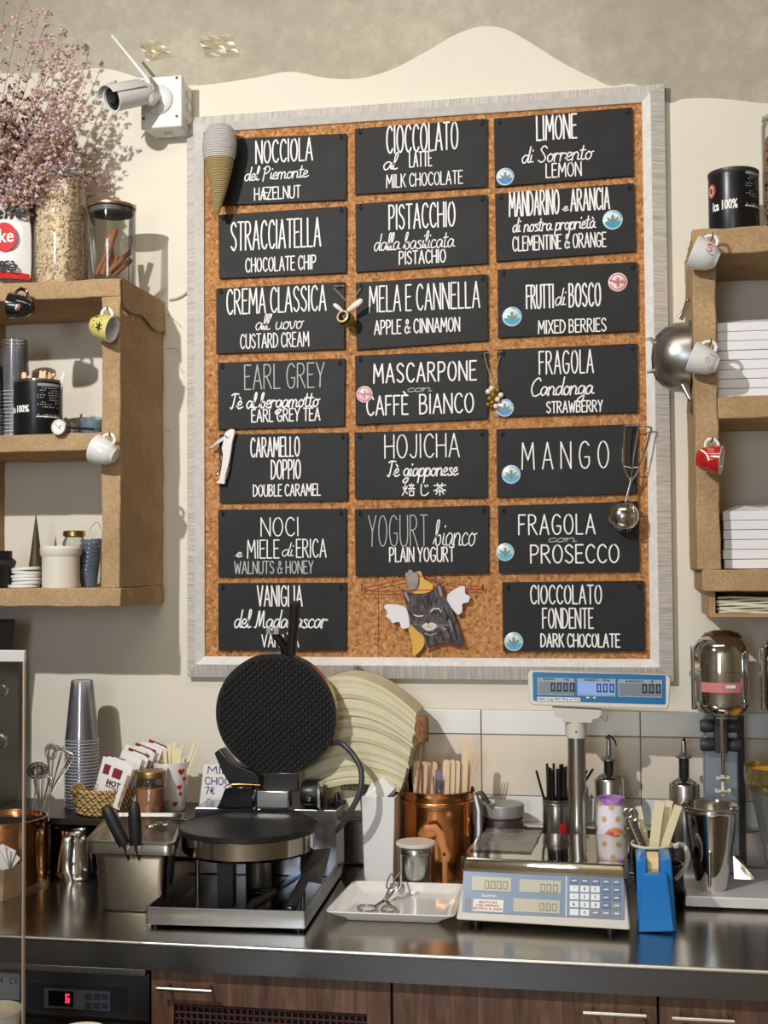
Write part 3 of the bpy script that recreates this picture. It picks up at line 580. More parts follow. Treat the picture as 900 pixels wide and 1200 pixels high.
# round stickers
def sticker(px, py, r, look, label, Yp=YP):
    c = W(px, py, Yp-.001); rr = r*(CD+Yp)/F
    root = thing('round_sticker', label, 'sticker', (c.x, Yp, c.z), 0, 'round stickers on the signs')
    cols = {'blue': ((206, 226, 232), (64, 160, 200)), 'pink': ((236, 206, 206), (196, 96, 110)), 'sky': ((216, 228, 236), (56, 140, 200))}[look]
    M = axis_matrix((c.x, Yp-.0006, c.z), (0, -1, 0), (1, 0, 0))
    MB().lathe([(rr, -.0006), (rr, 0), (rr*.93, .0009)], seg=28, M=M).build('disc', mt('st_'+look, cols[0], .25, coat=.4), root)
    y = Yp-.0018
    b = MB(); pr = [(c.x+rr*.86*cos(a), c.z+rr*.86*sin(a)) for a in [(-.95+i*.1)*pi if look != 'pink' else (-.22+i*.03)*pi for i in range(10)]]
    if look == 'pink': b.ribbon([(c.x-rr*.8, c.z+rr*.15), (c.x+rr*.8, c.z-rr*.1)], rr*.2, y); b.ribbon([(c.x+rr*.8*cos(t), c.z+rr*.8*sin(t)) for t in [i*.35 for i in range(19)]], rr*.1, y)
    else: b.add([(p[0], y, p[1]) for p in pr], [tuple(range(len(pr)))]); b.ribbon([(c.x+rr*.86*cos(t), c.z+rr*.86*sin(t)) for t in [.2+i*.15 for i in range(10)]], rr*.1, y)
    b.build('print', mt('stp_'+look, cols[1], .3), root, smooth=False)
    e = MB(); y -= .0003   # small winged figure
    for s_ in (-1, 1): e.add([(c.x+s_*rr*.1, y, c.z), (c.x+s_*rr*.6, y, c.z+rr*.28), (c.x+s_*rr*.5, y, c.z-rr*.05), (c.x+s_*rr*.15, y, c.z-rr*.2)], [(0, 1, 2, 3)])
    e.ribbon([(c.x, c.z+rr*.35), (c.x, c.z-rr*.4)], rr*.28, y)
    e.build('emblem', mt('emb_'+look, (120, 132, 112) if look != 'pink' else (180, 120, 120), .4), root, smooth=False)
for a in [(592, 207, 10.5, 'sky', 'round blue sticker at the corner of the LIMONE sign'), (718, 257.5, 11.5, 'blue', 'round blue and white sticker beside the word ARANCIA'),
          (600, 371, 11.5, 'blue', 'round blue sticker at the lower corner of the FRUTTI di BOSCO sign'), (724, 330.5, 11, 'pink', 'round pink sticker at the upper corner of the FRUTTI di BOSCO sign'),
          (427, 462, 10, 'pink', 'round pink sticker before the word CAFFE on the MASCARPONE sign'), (591.5, 478, 10.5, 'sky', 'round blue sticker on the Candonga sign under the bead pendant'),
          (599, 556, 11, 'blue', 'round blue sticker on the MANGO sign'), (592, 647, 10.5, 'blue', 'round blue sticker at the edge of the PROSECCO sign'), (602, 752, 11, 'blue', 'round blue sticker on the dark chocolate sign')]:
    sticker(*a)

# ---- knitted ice cream cone
yk = -.075
def px_lathe(name_parts, cx_top, y_rows, Y, root, mat, seg=32, flat=1.):
    pass
kc = thing('knitted_cone', 'crocheted ice cream cone with white top and tan cone hanging at the board corner', 'ornament', tuple(W(258, 200, yk)))
def knit(name, col, zsc):
    def f(nt, b):
        tc = N(nt, 'TexCoord'); wv = N(nt, 'TexWave', Scale=zsc, Distortion=2.2, Detail=2.); wv.bands_direction = 'Z'; wv.inputs['Detail Scale'].default_value = 3.
        nt.links.new(tc.outputs['Object'], wv.inputs['Vector']); r = ramp(nt, [(.1, tuple(int(c*.72) for c in col)), (.55, col)])
        nt.links.new(wv.outputs[1], r.inputs[0]); nt.links.new(r.outputs[0], b.inputs['Base Color']); b.inputs['Roughness'].default_value = .95
        bp = N(nt, 'Bump', Strength=.9, Distance=.003); nt.links.new(wv.outputs[1], bp.inputs['Height']); nt.links.new(bp.outputs[0], b.inputs['Normal'])
    return nodes_mat(name, f)
sc = (CD+yk)/F
def rows(rws, Y):           # (py, half width px, centre px) -> stacked rings
    out = []
    for (py, hw, cx) in rws: out.append((hw*(CD+Y)/F, W(cx, py, Y)))
    return out
def ring_body(rws, Y, seg=28, squash=.8, cap=True):
    mb = MB(); R_ = rows(rws, Y); vs = []; fs = []
    for (r, c) in R_:
        for k in range(seg): a = 2*pi*k/seg; vs.append((c.x+r*cos(a), c.y+r*sin(a)*squash, c.z))
    for i in range(len(R_)-1):
        for k in range(seg): fs.append((i*seg+k, i*seg+(k+1) % seg, (i+1)*seg+(k+1) % seg, (i+1)*seg+k))
    if cap: fs += [tuple(range(seg)), tuple(reversed(range((len(R_)-1)*seg, len(R_)*seg)))]
    return mb.add(vs, fs)
ring_body([(144.5, 3, 258), (146, 9, 258), (149, 14, 258), (154, 18, 257.8), (160, 20.3, 257.5), (168, 21.3, 257.3), (176, 21, 257), (184, 20, 257), (187, 18.5, 257)], yk, squash=.85).build('wool_top', knit('knit_white', (236, 230, 226), 75), kc)
ring_body([(181, 18, 256.5), (184, 18.8, 256.5), (192, 17.5, 257), (206, 14.5, 257), (220, 11, 256.5), (234, 7.5, 255.5), (244, 5, 254.5), (250, 2.5, 254)], yk, squash=.85).build('wool_cone', knit('knit_tan', (196, 172, 118), 75), kc)
for (px, py) in ((245, 149), (255, 146.5), (267, 150), (239, 158), (249, 154), (260, 153.5), (254, 161.5), (262, 164), (269, 160.5), (276, 157), (244.5, 157)):
    hw = 20.5*sc; dx = (px-257.5)*sc; dz = (168-py)*sc; yy = -math.sqrt(max(0, 1-(dx/hw)**2-(dz/(23.5*sc))**2))*hw*.85
    c = W(px, py, yk); MB().ell((W(257.5, 160, yk).x+dx, yk+yy, W(257, 168, yk).z+dz), (.0013, .001, .0026), 8, 5).build('bead', black_p, kc)
MB().tube(spline([W(255, 252, -.03), W(256, 247, -.06), W(254, 240, yk)], 4), .0012, 6).build('yarn_end', mt('yarn', (120, 100, 66), .9), kc)
# ---- ceramic bee on twine between two signs
yb = -.05
be = thing('ceramic_bee', 'small ceramic bee with white wings hung on twine between CREMA CLASSICA and MELA E CANNELLA', 'ornament', tuple(W(406, 370, yb)))
def pz(px, py, Y): v = W(px, py, Y); return (v.x, v.y, v.z)
M = axis_matrix(pz(402.5, 371.5, yb-.02), (-.3, -1, .22), (1, 0, 0))
MB().lathe([(.0125, -.034), (.0165, -.022), (.0175, -.012), (.0165, -.003)], seg=28, M=M).build('body', mt('bee_gold', (150, 118, 52), .35, var=.2, vs=60), be)
MB().lathe([(.0165, -.003), (.0158, .001), (.0145, .003)], seg=28, M=M, cap=False).build('dark_band', mt('bee_dark', (40, 22, 18), .2), be)
MB().lathe([(.0146, .003), (.0143, .0052), (.0108, .0062), (.0098, .004)], seg=28, M=M, cap=False).build('cream_band', mt('bee_cream', (222, 202, 140), .3), be)
MB().ell((0, 0, .003), (.0118, .0118, .006), 20, 10, M=M).build('face', mt('bee_face', (58, 14, 22), .06, coat=1), be)
for (a, b, hw) in (((402, 365), (391, 356), .004), ((407, 364), (424.5, 351), .0058)):
    A, B = Vector(pz(*a, yb-.008)), Vector(pz(*b, yb-.012))
    MB().tube([A, A.lerp(B, .3), A.lerp(B, .65), A.lerp(B, .92), B], [hw*.6, hw, hw*1.25, hw, hw*.4], 10, flat=.45, up=(0, 0, 1)).build('wing', mt('bee_wing', (232, 224, 210), .25, coat=.4), be)
tw = mt('twine', (182, 160, 130), .9)
for a, b in (((409, 356), (391, 337.5)), ((409, 356), (423, 337.5)), ((391, 335), (404, 335)), ((409, 356), (408, 364))):
    MB().rod(pz(*a, -.035), pz(*b, YP-.006), .0009, 6).build('twine', tw, be)
# ---- bead pendant
bp_ = thing('bead_pendant', 'bee pendant of white and gold beads on twine beside the Candonga sign', 'ornament', pz(578, 462, -.035))
for a, b in (((577, 450), (567, 415)), ((577, 450), (586, 417)), ((566, 414), (588, 412)), ((577, 462), (577, 450))):
    MB().rod(pz(*a, YP-.006), pz(*b, YP-.006), .0009, 6).build('twine', tw, bp_)
for (px, py, r, c) in ((576, 455, 3.2, 0), (583, 457, 3.2, 1), (572, 459, 3.3, 0), (587, 463, 3.3, 0), (578, 463, 3.6, 1), (574, 467, 3.6, 1), (583, 468, 3.2, 0), (577, 472, 3.6, 1), (581, 476, 3.0, 0), (572, 474, 2.8, 1)):
    MB().ell(pz(px, py, YP-.01), (r*.0019, r*.0016, r*.0019), 12, 8).build('bead', [mt('bead_white', (235, 226, 205), .25), mt('bead_gold', (150, 118, 40), .3, .5)][c], bp_)
# ---- corkscrew
yc = YP-.012
ck = thing('corkscrew', 'folding waiter corkscrew with a white handle hanging over the CARAMELLO sign', 'corkscrew', pz(268, 535, yc))
def cpx(pts): return [(W(235+a/12, 490+b/12, yc).x, W(235+a/12, 490+b/12, yc).z) for a, b in pts]
MB().prism(cpx([(440, 152), (485, 165), (488, 200), (455, 330), (430, 500), (405, 640), (360, 800), (350, 880), (345, 930), (232, 918), (225, 905), (270, 870), (300, 700), (322, 520), (305, 420), (335, 300), (345, 220), (390, 175)]), yc-.005, yc+.005).build('handle', mt('ivory_handle', (232, 230, 224), .3), ck, bevel=.0015, bseg=3)
MB().lathe([(.0048, -.0005), (.0046, .0012), (.0015, .0016)], seg=16, M=axis_matrix(pz(235+375/12, 490+250/12, yc-.0055), (0, -1, 0), (1, 0, 0))).build('rivet', steel_dull, ck)
MB().prism(cpx([(330, 250), (350, 300), (290, 340), (200, 400), (150, 430), (110, 410), (170, 380), (240, 310)]), yc-.002, yc+.002).build('lever', steel_dull, ck, bevel=.0006)
hx = [Vector((W(235+(300-i*.9)/12, 490+(520+i*4.6)/12, yc).x+.0035*cos(i*.75), yc+.0035*sin(i*.75), W(270, 490+(520+i*4.6)/12, yc).z)) for i in range(66)]
MB().tube(hx, .0011, 6).build('worm', steel_dull, ck)
MB().prism(cpx([(400, 660), (408, 690), (385, 800), (358, 870), (352, 840), (372, 770)]), yc+.001, yc+.003).build('blade', chrome, ck)
# ---- ice cream scoop
ys = YP-.03
sp = thing('ice_cream_scoop', 'steel ice cream scoop with squeeze handles hanging in front of the MANGO and PROSECCO signs', 'scoop', pz(735, 560, ys))
def spx(a, b, y=ys): return pz(560+a/4.09, 400+b/4.09, y)
MB().tube([spx(703, 405), spx(697, 500), spx(696, 600), spx(715, 645), spx(733, 668)], .0022, 8).build('handle_wire', chrome, sp)
MB().tube([spx(833, 415), spx(805, 520), spx(775, 600), spx(755, 640), spx(733, 668)], .0022, 8).build('handle_wire', chrome, sp)
MB().tube([spx(770, 408, ys-.006), spx(745, 540, ys-.006), spx(733, 668, ys-.003)], .0017, 8).build('centre_rod', chrome, sp)
MB().tube([spx(703, 403), spx(765, 402), spx(833, 413)], .0022, 8).build('top_bar', chrome, sp)
MB().tube([spx(695, 598), spx(735, 608), spx(778, 603)], .002, 8).build('toothed_rack', steel_dull, sp)
MB().ell(spx(732, 662), (.0055, .005, .0055), 14, 8).build('pivot', chrome, sp)
MB().rod(spx(732, 668), spx(705, 775), .0028, 10).build('shank', chrome, sp)
M = axis_matrix(spx(697, 838, ys), (.25, -.5, -.75), (1, 0, 0)); r0 = .0335
prof = [(max(1e-6, r0*sin(a)), r0*cos(a)) for a in [pi-i*pi/2/10 for i in range(11)]]
b_ = MB().lathe(prof, seg=36, M=M, cap=False); b_.lathe([(r0-.0012 if i else 1e-6, 0) if False else (max(1e-6, (r0-.0015)*sin(a)), (r0-.0015)*cos(a)) for i, a in enumerate([pi-j*pi/2/10 for j in range(11)])], seg=36, M=M, cap=False)
# the bowl shows its rounded back; a closed ball outline with a scraper arc
MB().ell(spx(697, 838), (.0335, .030, .0335), 36, 20).build('bowl', mt('scoop_steel', (186, 182, 176), .17, 1, bump=.05, bs=60), sp)
MB().tube([Vector(spx(697, 838))+Vector((.0345*cos(a)*.55+.004, -.031*abs(sin(a))**.5 if False else -.0305*cos(a)*.9, .0345*sin(a))) for a in [(-1.4+i*.14) for i in range(21)]], .0012, 6).build('scraper', chrome, sp)
# ---- cat figure
ya = YP-.004
ct_ = thing('angel_cat_figure', 'cut-out grey tabby cat with white wings and a yellow ribbon hung on red cord', 'ornament', pz(507, 720, ya))
def q4(pts, y=ya): return [(W(400+a/4.5, 650+b/4.5, y).x, W(400+a/4.5, 650+b/4.5, y).z) for a, b in pts]
def shape(pts, y, th, name, m_, close=True):
    P_ = [(q.x, q.y) for q in spline([(a, b, 0) for a, b in q4(pts, y)], 4, True)]
    return MB().prism(P_, y-th, y).build(name, m_, ct_, smooth=False, bevel=.0004)
wm = mt('wing_white', (228, 226, 232), .6)
shape([(345, 285), (300, 265), (240, 262), (228, 280), (245, 300), (238, 325), (258, 340), (270, 360), (305, 355), (318, 385), (335, 390), (362, 372)], ya+.002, .004, 'wing', wm)
shape([(560, 215), (610, 175), (650, 167), (655, 205), (678, 220), (670, 250), (640, 260), (638, 300), (615, 316), (590, 290), (565, 260)], ya+.002, .004, 'wing', wm)
yl = mt('ribbon_yellow', (214, 164, 44), .35)
shape([(352, 372), (400, 385), (440, 420), (436, 480), (405, 520), (378, 530), (374, 460)], ya+.003, .003, 'ribbon', yl)
shape([(398, 95), (420, 90), (440, 130), (485, 160), (470, 195), (400, 207), (378, 195), (410, 150)], ya+.003, .003, 'ribbon', yl)
tab = mt('tabby', (104, 96, 100), .8, col2=(44, 38, 44), vs=110, stretch=(1.6, 1, .7))
shape([(318, 185), (330, 182), (385, 210), (430, 205), (485, 195), (510, 145), (530, 160), (548, 225), (575, 270), (600, 330), (625, 400), (648, 478), (590, 470), (540, 462), (480, 478), (445, 490), (435, 430), (390, 390), (362, 350), (352, 290), (335, 235)], ya-.002, .003, 'cat', tab)
fy = ya-.0052
def mark(pts, wd, m_, name='marking'):
    b = MB(); b.ribbon([(W(400+a/4.5, 650+c/4.5, fy).x, W(400+a/4.5, 650+c/4.5, fy).z) for a, c in pts], wd, fy); return b.build(name, m_, ct_, smooth=False)
pf = mt('pale_fur', (216, 202, 194), .8); dk = mt('dark_fur', (28, 24, 28), .8)
mark([(385, 318), (405, 325), (430, 322)], .003, pf); mark([(472, 300), (485, 285), (515, 285), (525, 300)], .003, pf)
mark([(388, 312), (410, 316), (432, 310)], .0016, dk); mark([(470, 308), (495, 303), (522, 292)], .0016, dk)
fy = ya-.0062
mark([(450, 355), (458, 360), (466, 355)], .0026, dk, 'nose'); mark([(458, 360), (459, 376), (446, 386)], .0009, dk, 'mouth'); mark([(459, 376), (476, 384)], .0009, dk, 'mouth'); fy = ya-.0062
shape([(425, 378), (440, 362), (458, 356), (478, 358), (496, 364), (505, 378), (492, 392), (468, 402), (445, 398)], ya-.0055, .0004, 'muzzle', pf)
for pts in ([(440, 222), (452, 240), (455, 275)], [(422, 232), (436, 255), (444, 285)], [(462, 215), (464, 270)], [(482, 220), (474, 250), (473, 275)], [(398, 235), (415, 262)], [(508, 225), (494, 250)]): mark(pts, .0017, dk)
for pts in ([(362, 300), (385, 345)], [(540, 280), (560, 330), (556, 350)], [(580, 330), (600, 400), (612, 450)], [(555, 380), (575, 420), (590, 460)], [(525, 410), (540, 450)], [(450, 430), (455, 470)], [(490, 425), (500, 465)]): mark(pts, .0028, dk)
for pts in ([(440, 415), (470, 425), (500, 415)], [(530, 380), (545, 400)], [(566, 345), (586, 400)]): mark(pts, .0022, mt('mid_fur', (168, 158, 158), .8))
for pts in ([(335, 200), (355, 240)], [(515, 170), (528, 215)]): mark(pts, .005, mt('ear_pink', (170, 140, 138), .8), 'inner_ear')
for pts in ([(500, 372), (570, 372)], [(500, 380), (560, 392)], [(428, 375), (380, 365)]): mark(pts, .0006, pf, 'whisker')
shape([(338, 100), (352, 92), (358, 80), (372, 82), (385, 95), (400, 90), (408, 120), (402, 165), (380, 185), (352, 160), (345, 130)], ya-.003, .004, 'paw', mt('paw_grey', (158, 146, 138), .8, var=.2, vs=80))
cord = mt('red_cord', (176, 62, 40), .6)
MB().tube(spline([q for q in (pz(424, 690, ya), pz(440, 686, ya), pz(470, 680, ya), pz(495, 675, ya), pz(530, 684, ya), pz(566, 688, ya))], 5), .0011, 6).build('cord', cord, ct_)
MB().tube(spline([pz(424, 692, ya), pz(450, 693, ya), pz(480, 692, ya), pz(520, 691, ya), pz(566, 690, ya)], 5), .0011, 6).build('cord', cord, ct_)
for px in (424, 566): MB().rod(pz(px, 684.5, YP-.004), pz(px, 692, YP-.004), .0012, 6).build('pin', hookm, ct_)

# ---- wall bits: cable, taped patches, camera
cb = MB().tube(spline([W(224, 128, -.012), W(221, 148, -.01), W(220.5, 180, -.008), W(222, 300, -.006), W(222, 335, -.006), W(212, 347, -.006), W(198, 351, -.006)], 8), .0028, 8).build('cable', mt('cable_white', (205, 202, 194), .5), None)
tag(cb, 'thin white cable running down beside the board frame to the shelf', 'cable')
tape = glassy('sticky_tape', (.93, .9, .8), .22, .2, .12)
def patch(label, px, py, pts):
    c = W(px, py, -.0); r = thing('tape_patch', label, 'tape', (c.x, .002, c.z))
    random.seed(int(px)); mb = MB(); n = 7
    A = [W(*p, 0) for p in pts]
    vs = []; 
    for i in range(n):
        for j in range(n):
            u, v = i/(n-1), j/(n-1); p = A[0].lerp(A[1], u).lerp(A[3].lerp(A[2], u), v); vs.append((p.x, .001-random.uniform(0, .005), p.z))
    mb.add(vs, [(i*n+j, (i+1)*n+j, (i+1)*n+j+1, i*n+j+1) for i in range(n-1) for j in range(n-1)])
    mb.build('film', tape, r, smooth=False)
    mb = MB()
    for k in range(6): p = W(px+random.uniform(-7, 7), py+random.uniform(-6, 6), 0); mb.ell((p.x, .003, p.z), (random.uniform(.005, .012), .003, random.uniform(.005, .01)), 8, 5)
    mb.build('putty', mt('putty', (206, 190, 140), .4, var=.2, vs=50), r)
patch('crumpled clear tape patch nearer the security camera antenna', 182, 60, [(163, 50), (187, 47), (203, 66), (172, 72)])
patch('crumpled clear tape patch stuck on bare plaster above the board corner', 258, 54, [(233, 43), (270, 41), (281, 66), (240, 67)])
yj = -.085
sj = thing('security_camera', 'white bullet security camera with antenna on a square junction box', 'camera', pz(205, 120, -.04))
jx0, jx1, jz0, jz1 = W(165, 120, yj).x, W(213, 120, yj).x, Z_(149.5, yj, 190), Z_(89, yj, 190)
box = MB().bb((jx0+.003, yj+.01, jz0+.003), (jx1-.003, 0, jz1-.003)).build('junction_box', white_pl, sj, bevel=.006, bseg=3)
MB().bb((jx0, yj, jz0), (jx1, yj+.018, jz1)).build('box_lid', white_pl, sj, bevel=.003)
for (px, py) in ((207, 91), (207, 136), (165.5, 139), (165, 96)): 
    c = W(px, py, yj-.001); c.x = min(max(c.x, jx0+.007), jx1-.007); c.z = min(max(c.z, jz0+.007), jz1-.007)
    MB().lathe([(.0033, -.001), (.0033, .0012)], seg=12, M=axis_matrix((c.x, yj, c.z), (0, -1, 0), (1, 0, 0))).build('screw', dark_pl, sj)
for pz_ in (.25, .5, .75):      # blank cable glands on the side and underside
    z = jz0+(jz1-jz0)*pz_; MB().lathe([(.011, 0), (.009, .006), (.004, .007)], seg=16, M=axis_matrix((jx1-.003, -.035, z), (1, 0, 0), (0, 0, 1))).build('gland', white_pl, sj)
MB().lathe([(.011, 0), (.009, .006), (.004, .007)], seg=16, M=axis_matrix(((jx0+jx1)/2, -.035, jz0+.003), (0, 0, -1), (1, 0, 0))).build('gland', white_pl, sj)
mc = Vector(pz(186, 117, yj)); MB().lathe([(.034, -.001), (.034, .005), (.029, .010), (.012, .013)], seg=32, M=axis_matrix(mc, (0, -1, 0), (1, 0, 0))).build('mounting_plate', white_pl, sj)
A = mc+Vector((-.002, -.008, 0)); Bc = Vector(pz(173, 112, yj-.055))
MB().tube(spline([A, A+Vector((-.003, -.02, -.004)), Bc+Vector((.004, .01, -.006)), Bc], 5), [.014]*16, 14).build('bracket', white_pl, sj)
for (px, py) in ((178, 105), (183, 111), (181, 117), (187, 118)): MB().ell(pz(px, py, yj-.018), (.0024, .003, .0024), 8, 5).build('screw', steel_dull, sj)
fr_ = Vector(pz(131, 116, yj-.125)); bk = Vector(pz(172, 108, yj-.045)); ax_ = (fr_-bk); L = ax_.length
M = axis_matrix(bk, ax_, (0, 0, 1)); r1 = .0285
MB().lathe([(.017, -.004), (.022, 0), (.0245, .006), (.0265, .02), (r1, L-.012), (r1, L), (r1-.003, L), (r1-.0035, L-.01)], seg=40, M=M, cap=False).build('body', white_pl, sj)
MB().lathe([(1e-5, -.006), (.017, -.004)], seg=24, M=M, cap=False).build('rear_cap', white_pl, sj)
mb = MB(); h0, h1 = .018, L+.014
mb.lathe([(r1+.0005, h0), (r1+.003, h0+.004), (r1+.0032, h1), (r1+.0018, h1), (r1+.0006, h0+.006)], seg=24, M=M, cap=False, a0=-1.25, a1=1.25); mb.build('sun_hood', white_pl, sj)
lf = MB().lathe([(r1-.0035, 0), (1e-5, .0005)], seg=32, M=M @ Matrix.Translation((0, 0, L-.006)), cap=False).build('lens_plate', mt('lens_black', (14, 14, 16), .12), sj)
MB().lathe([(.0105, 0), (.0105, .005), (.008, .006), (.006, .003), (1e-5, .002)], seg=24, M=M @ Matrix.Translation((0, 0, L-.006)), cap=False).build('lens', mt('lens_glass', (34, 44, 40), .04, coat=1), sj)
for k in range(14):
    a = 2*pi*k/14; MB().lathe([(.0022, 0), (.0018, .0012), (1e-5, .0018)], seg=8, M=M @ Matrix.Translation((.0185*cos(a), .0185*sin(a), L-.0057))).build('infrared_led', mt('ir_led', (60, 56, 58), .1), lf)
t0 = Vector(pz(176, 103, yj-.048)); t1 = Vector(pz(173, 93, yj-.05)); t2 = Vector(pz(131, 41, yj-.06))
MB().tube([t0, t1], .006, 12).build('antenna_joint', white_pl, sj)
MB().tube([t1, t1.lerp(t2, .15), t2], [.0052, .0045, .0028], 12).build('antenna', white_pl, sj)
c = M @ Vector((.0, -(r1+.0004), L*.45))
lbm = MB(); vs = []
for i in range(7):
    a = -.15+i*.1+pi*.0
    for zz in (L*.36, L*.66): vs.append((((r1+.0035))*cos(a+ -.5), (r1+.0035)*sin(a-.5)*-1, zz))
lbm.add(vs, [(2*i, 2*i+1, 2*i+3, 2*i+2) for i in range(6)], M=M); lbm.build('label_sticker', mt('cam_label', (190, 182, 206), .5, col2=(90, 80, 140), vs=160), sj)
# ================================================================== the burlap wall shelves
SD = -.27
zT, zTb = Z_(329, SD, 70), Z_(350, SD, 70)
zM, zMb = Z_(508, SD, 70), Z_(528.5, SD, 70)
zB, zBb = Z_(689.5, SD, 70), Z_(711, SD, 70)
sx1 = -1.030; pw = .042
ls = thing('wall_shelf', 'burlap wrapped wall shelf holding the grain jar and the stoneware pot', 'shelf', (-1.4, 0, zBb))
def fray(mb, x0, x1, y, z, n, sgn=-1):
    for i in range(n):
        x = x0+(x1-x0)*random.random(); mb.tube([(x, y, z), (x+random.uniform(-.006, .006), y-.004, z+sgn*random.uniform(.004, .014)), (x+random.uniform(-.012, .012), y-.006, z+sgn*random.uniform(.01, .02))], .0005, 4)
def wrapped(a, b, name, parent, seed=0, amp=.0012):
    """a board wrapped in cloth: finely divided box with a soft uneven surface"""
    random.seed(seed); mb = MB(); nx, ny, nz = [max(1, min(26, int(abs(b[i]-a[i])/.03))) for i in range(3)]
    idx = {}; vs = []
    def vid(i, j, k):
        if (i, j, k) not in idx:
            p = [a[0]+(b[0]-a[0])*i/nx, a[1]+(b[1]-a[1])*j/ny, a[2]+(b[2]-a[2])*k/nz]
            idx[(i, j, k)] = len(vs); vs.append((p[0]+random.uniform(-amp, amp), p[1]+(random.uniform(-amp, amp) if 0 < j < ny or p[1] < -.1 else 0), p[2]+random.uniform(-amp, amp)))
        return idx[(i, j, k)]
    fs = []
    for i in range(nx):
        for j in range(ny):
            for k in (0, nz): fs.append((vid(i, j, k), vid(i+1, j, k), vid(i+1, j+1, k), vid(i, j+1, k)))
    for i in range(nx):
        for k in range(nz):
            for j in (0, ny): fs.append((vid(i, j, k), vid(i+1, j, k), vid(i+1, j, k+1), vid(i, j, k+1)))
    for j in range(ny):
        for k in range(nz):
            for i in (0, nx): fs.append((vid(i, j, k), vid(i, j+1, k), vid(i, j+1, k+1), vid(i, j, k+1)))
    mb.add(vs, fs); return mb.build(name, burlap, parent, bevel=.0025)
xl_ = -1.85
wrapped((xl_, SD, zTb), (sx1, -.001, zT), 'shelf_board', ls, 1)
wrapped((xl_, SD, zMb), (sx1-pw, -.001, zM), 'shelf_board', ls, 2)
wrapped((xl_, SD, zBb), (sx1+.002, -.001, zB), 'shelf_board', ls, 3)
wrapped((sx1-pw, SD+.001, zB), (sx1, -.001, zTb), 'side_panel', ls, 4)
vx = X_(6, -.002, 450)
wrapped((vx-pw, SD+.002, zB), (vx, -.001, zMb), 'divider', ls, 5); wrapped((vx-pw, SD+.002, zM), (vx, -.001, zTb), 'divider', ls, 6)
# folded cloth flap on the outer side, with a frayed hem
mb = MB(); n = 12; vs = []
for i in range(n+1):
    y = SD+.004-(SD)*i/n*.985; vs += [(sx1+.003, y, zT+.001), (sx1+.0045+random.uniform(0, .0015), y, zTb-.018-.006*sin(i*.9)-.02*i/n+.02*0)]
mb.add(vs, [(2*i, 2*i+1, 2*i+3, 2*i+2) for i in range(n)]); mb.build('cloth_flap', burlap, ls)
mb = MB(); random.seed(3)
for i in range(22):
    y = random.uniform(SD, -.01); z = random.choice((zTb-.03, zTb-.032, zBb+.03, zB)); mb.tube([(sx1+.004, y, z), (sx1+.008, y-.004, z-.006), (sx1+.006+random.uniform(0, .006), y+random.uniform(-.01, .01), z-random.uniform(.004, .018))], .0005, 4)
for (px, py, qx, qy) in ((194, 368, 212, 383), (195, 409, 210, 411), (193, 505, 199, 507)):
    mb.tube(spline([W(px, py, -.006), W((px+qx)/2, (py+qy)/2-2, -.012), W(qx, qy, -.004)], 4), .0006, 4)
q = mb.build('loose_threads', burlap, ls); q['kind'] = 'stuff'
# right shelf
RD = SD; rx0 = .1645; rpw = .044
zt_, ztb = Z_(267, RD, 860), Z_(297, RD, 860); zm_, zmb = Z_(464, RD, 870), Z_(490, RD, 870); zb_, zbb = Z_(667.5, RD, 860), Z_(693, RD, 860)
rs = thing('wall_shelf', 'burlap wrapped wall shelf with stacks of white boxes and a hanging strainer', 'shelf', (.5, 0, zbb))
wrapped((rx0+.001, RD-.004, ztb), (.95, -.001, zt_), 'shelf_board', rs, 11, .002)
wrapped((rx0+rpw, RD+.002, zmb), (.95, -.001, zm_), 'shelf_board', rs, 12)
wrapped((rx0+.009, RD-.002, zbb), (.95, -.001, zb_), 'shelf_board', rs, 13)
wrapped((rx0, RD+.001, zb_), (rx0+rpw, -.001, ztb), 'side_panel', rs, 14, .0016)
dx0, dx1, dz0, dz1 = X_(831, RD+.02, 710), .6, Z_(723, RD+.02, 860), zbb
dm = mt('tray_wood', (176, 140, 98), .6, var=.12, vs=12, stretch=(1, 4, 12))
MB().bb((dx0+.012, RD+.02, dz0), (dx1, -.02, dz0+.007)).build('tray_floor', dm, rs, smooth=False)
MB().bb((dx0, RD+.02, dz0), (dx0+.012, -.02, dz1-.001)).build('tray_side', dm, rs, smooth=False)
MB().bb((dx0+.012, -.028, dz0+.007), (dx1, -.02, dz1-.001)).build('tray_back', dm, rs, smooth=False)
random.seed(9)
for i in range(7):
    z0 = dz0+.0075+i*.0046; x0 = X_(839, RD+.03, 710)+random.uniform(0, .01); o_ = MB(); n = 14; vs = []
    for s_ in (0, 1):
        for j in range(n+1):
            x = x0+(dx1-.02-x0)*j/n; wv = .0012*sin(j*1.3+i*2.1)
            vs += [(x, RD+.03+random.uniform(0, .004), z0+wv+s_*.0036), (x, -.06, z0+s_*.0036)]
    m_ = 2*(n+1); fs = []
    for j in range(n): fs += [(2*j, 2*j+2, 2*j+3, 2*j+1), (m_+2*j, m_+2*j+1, m_+2*j+3, m_+2*j+2), (2*j, m_+2*j, m_+2*j+2, 2*j+2), (2*j+1, 2*j+3, m_+2*j+3, m_+2*j+1)]
    fs += [(0, 1, m_+1, m_), (2*n, m_+2*n, m_+2*n+1, 2*n+1)]
    nk = o_.add(vs, fs).build('napkin_wad', cream_paper, None)
    tag(nk, 'cream paper napkins in the slot under the box shelf, '+['bottom layer', 'second layer from the bottom', 'third layer from the bottom', 'middle layer', 'third layer from the top', 'second layer from the top', 'top layer'][i], 'napkins', 'napkins in the slot under the shelf')
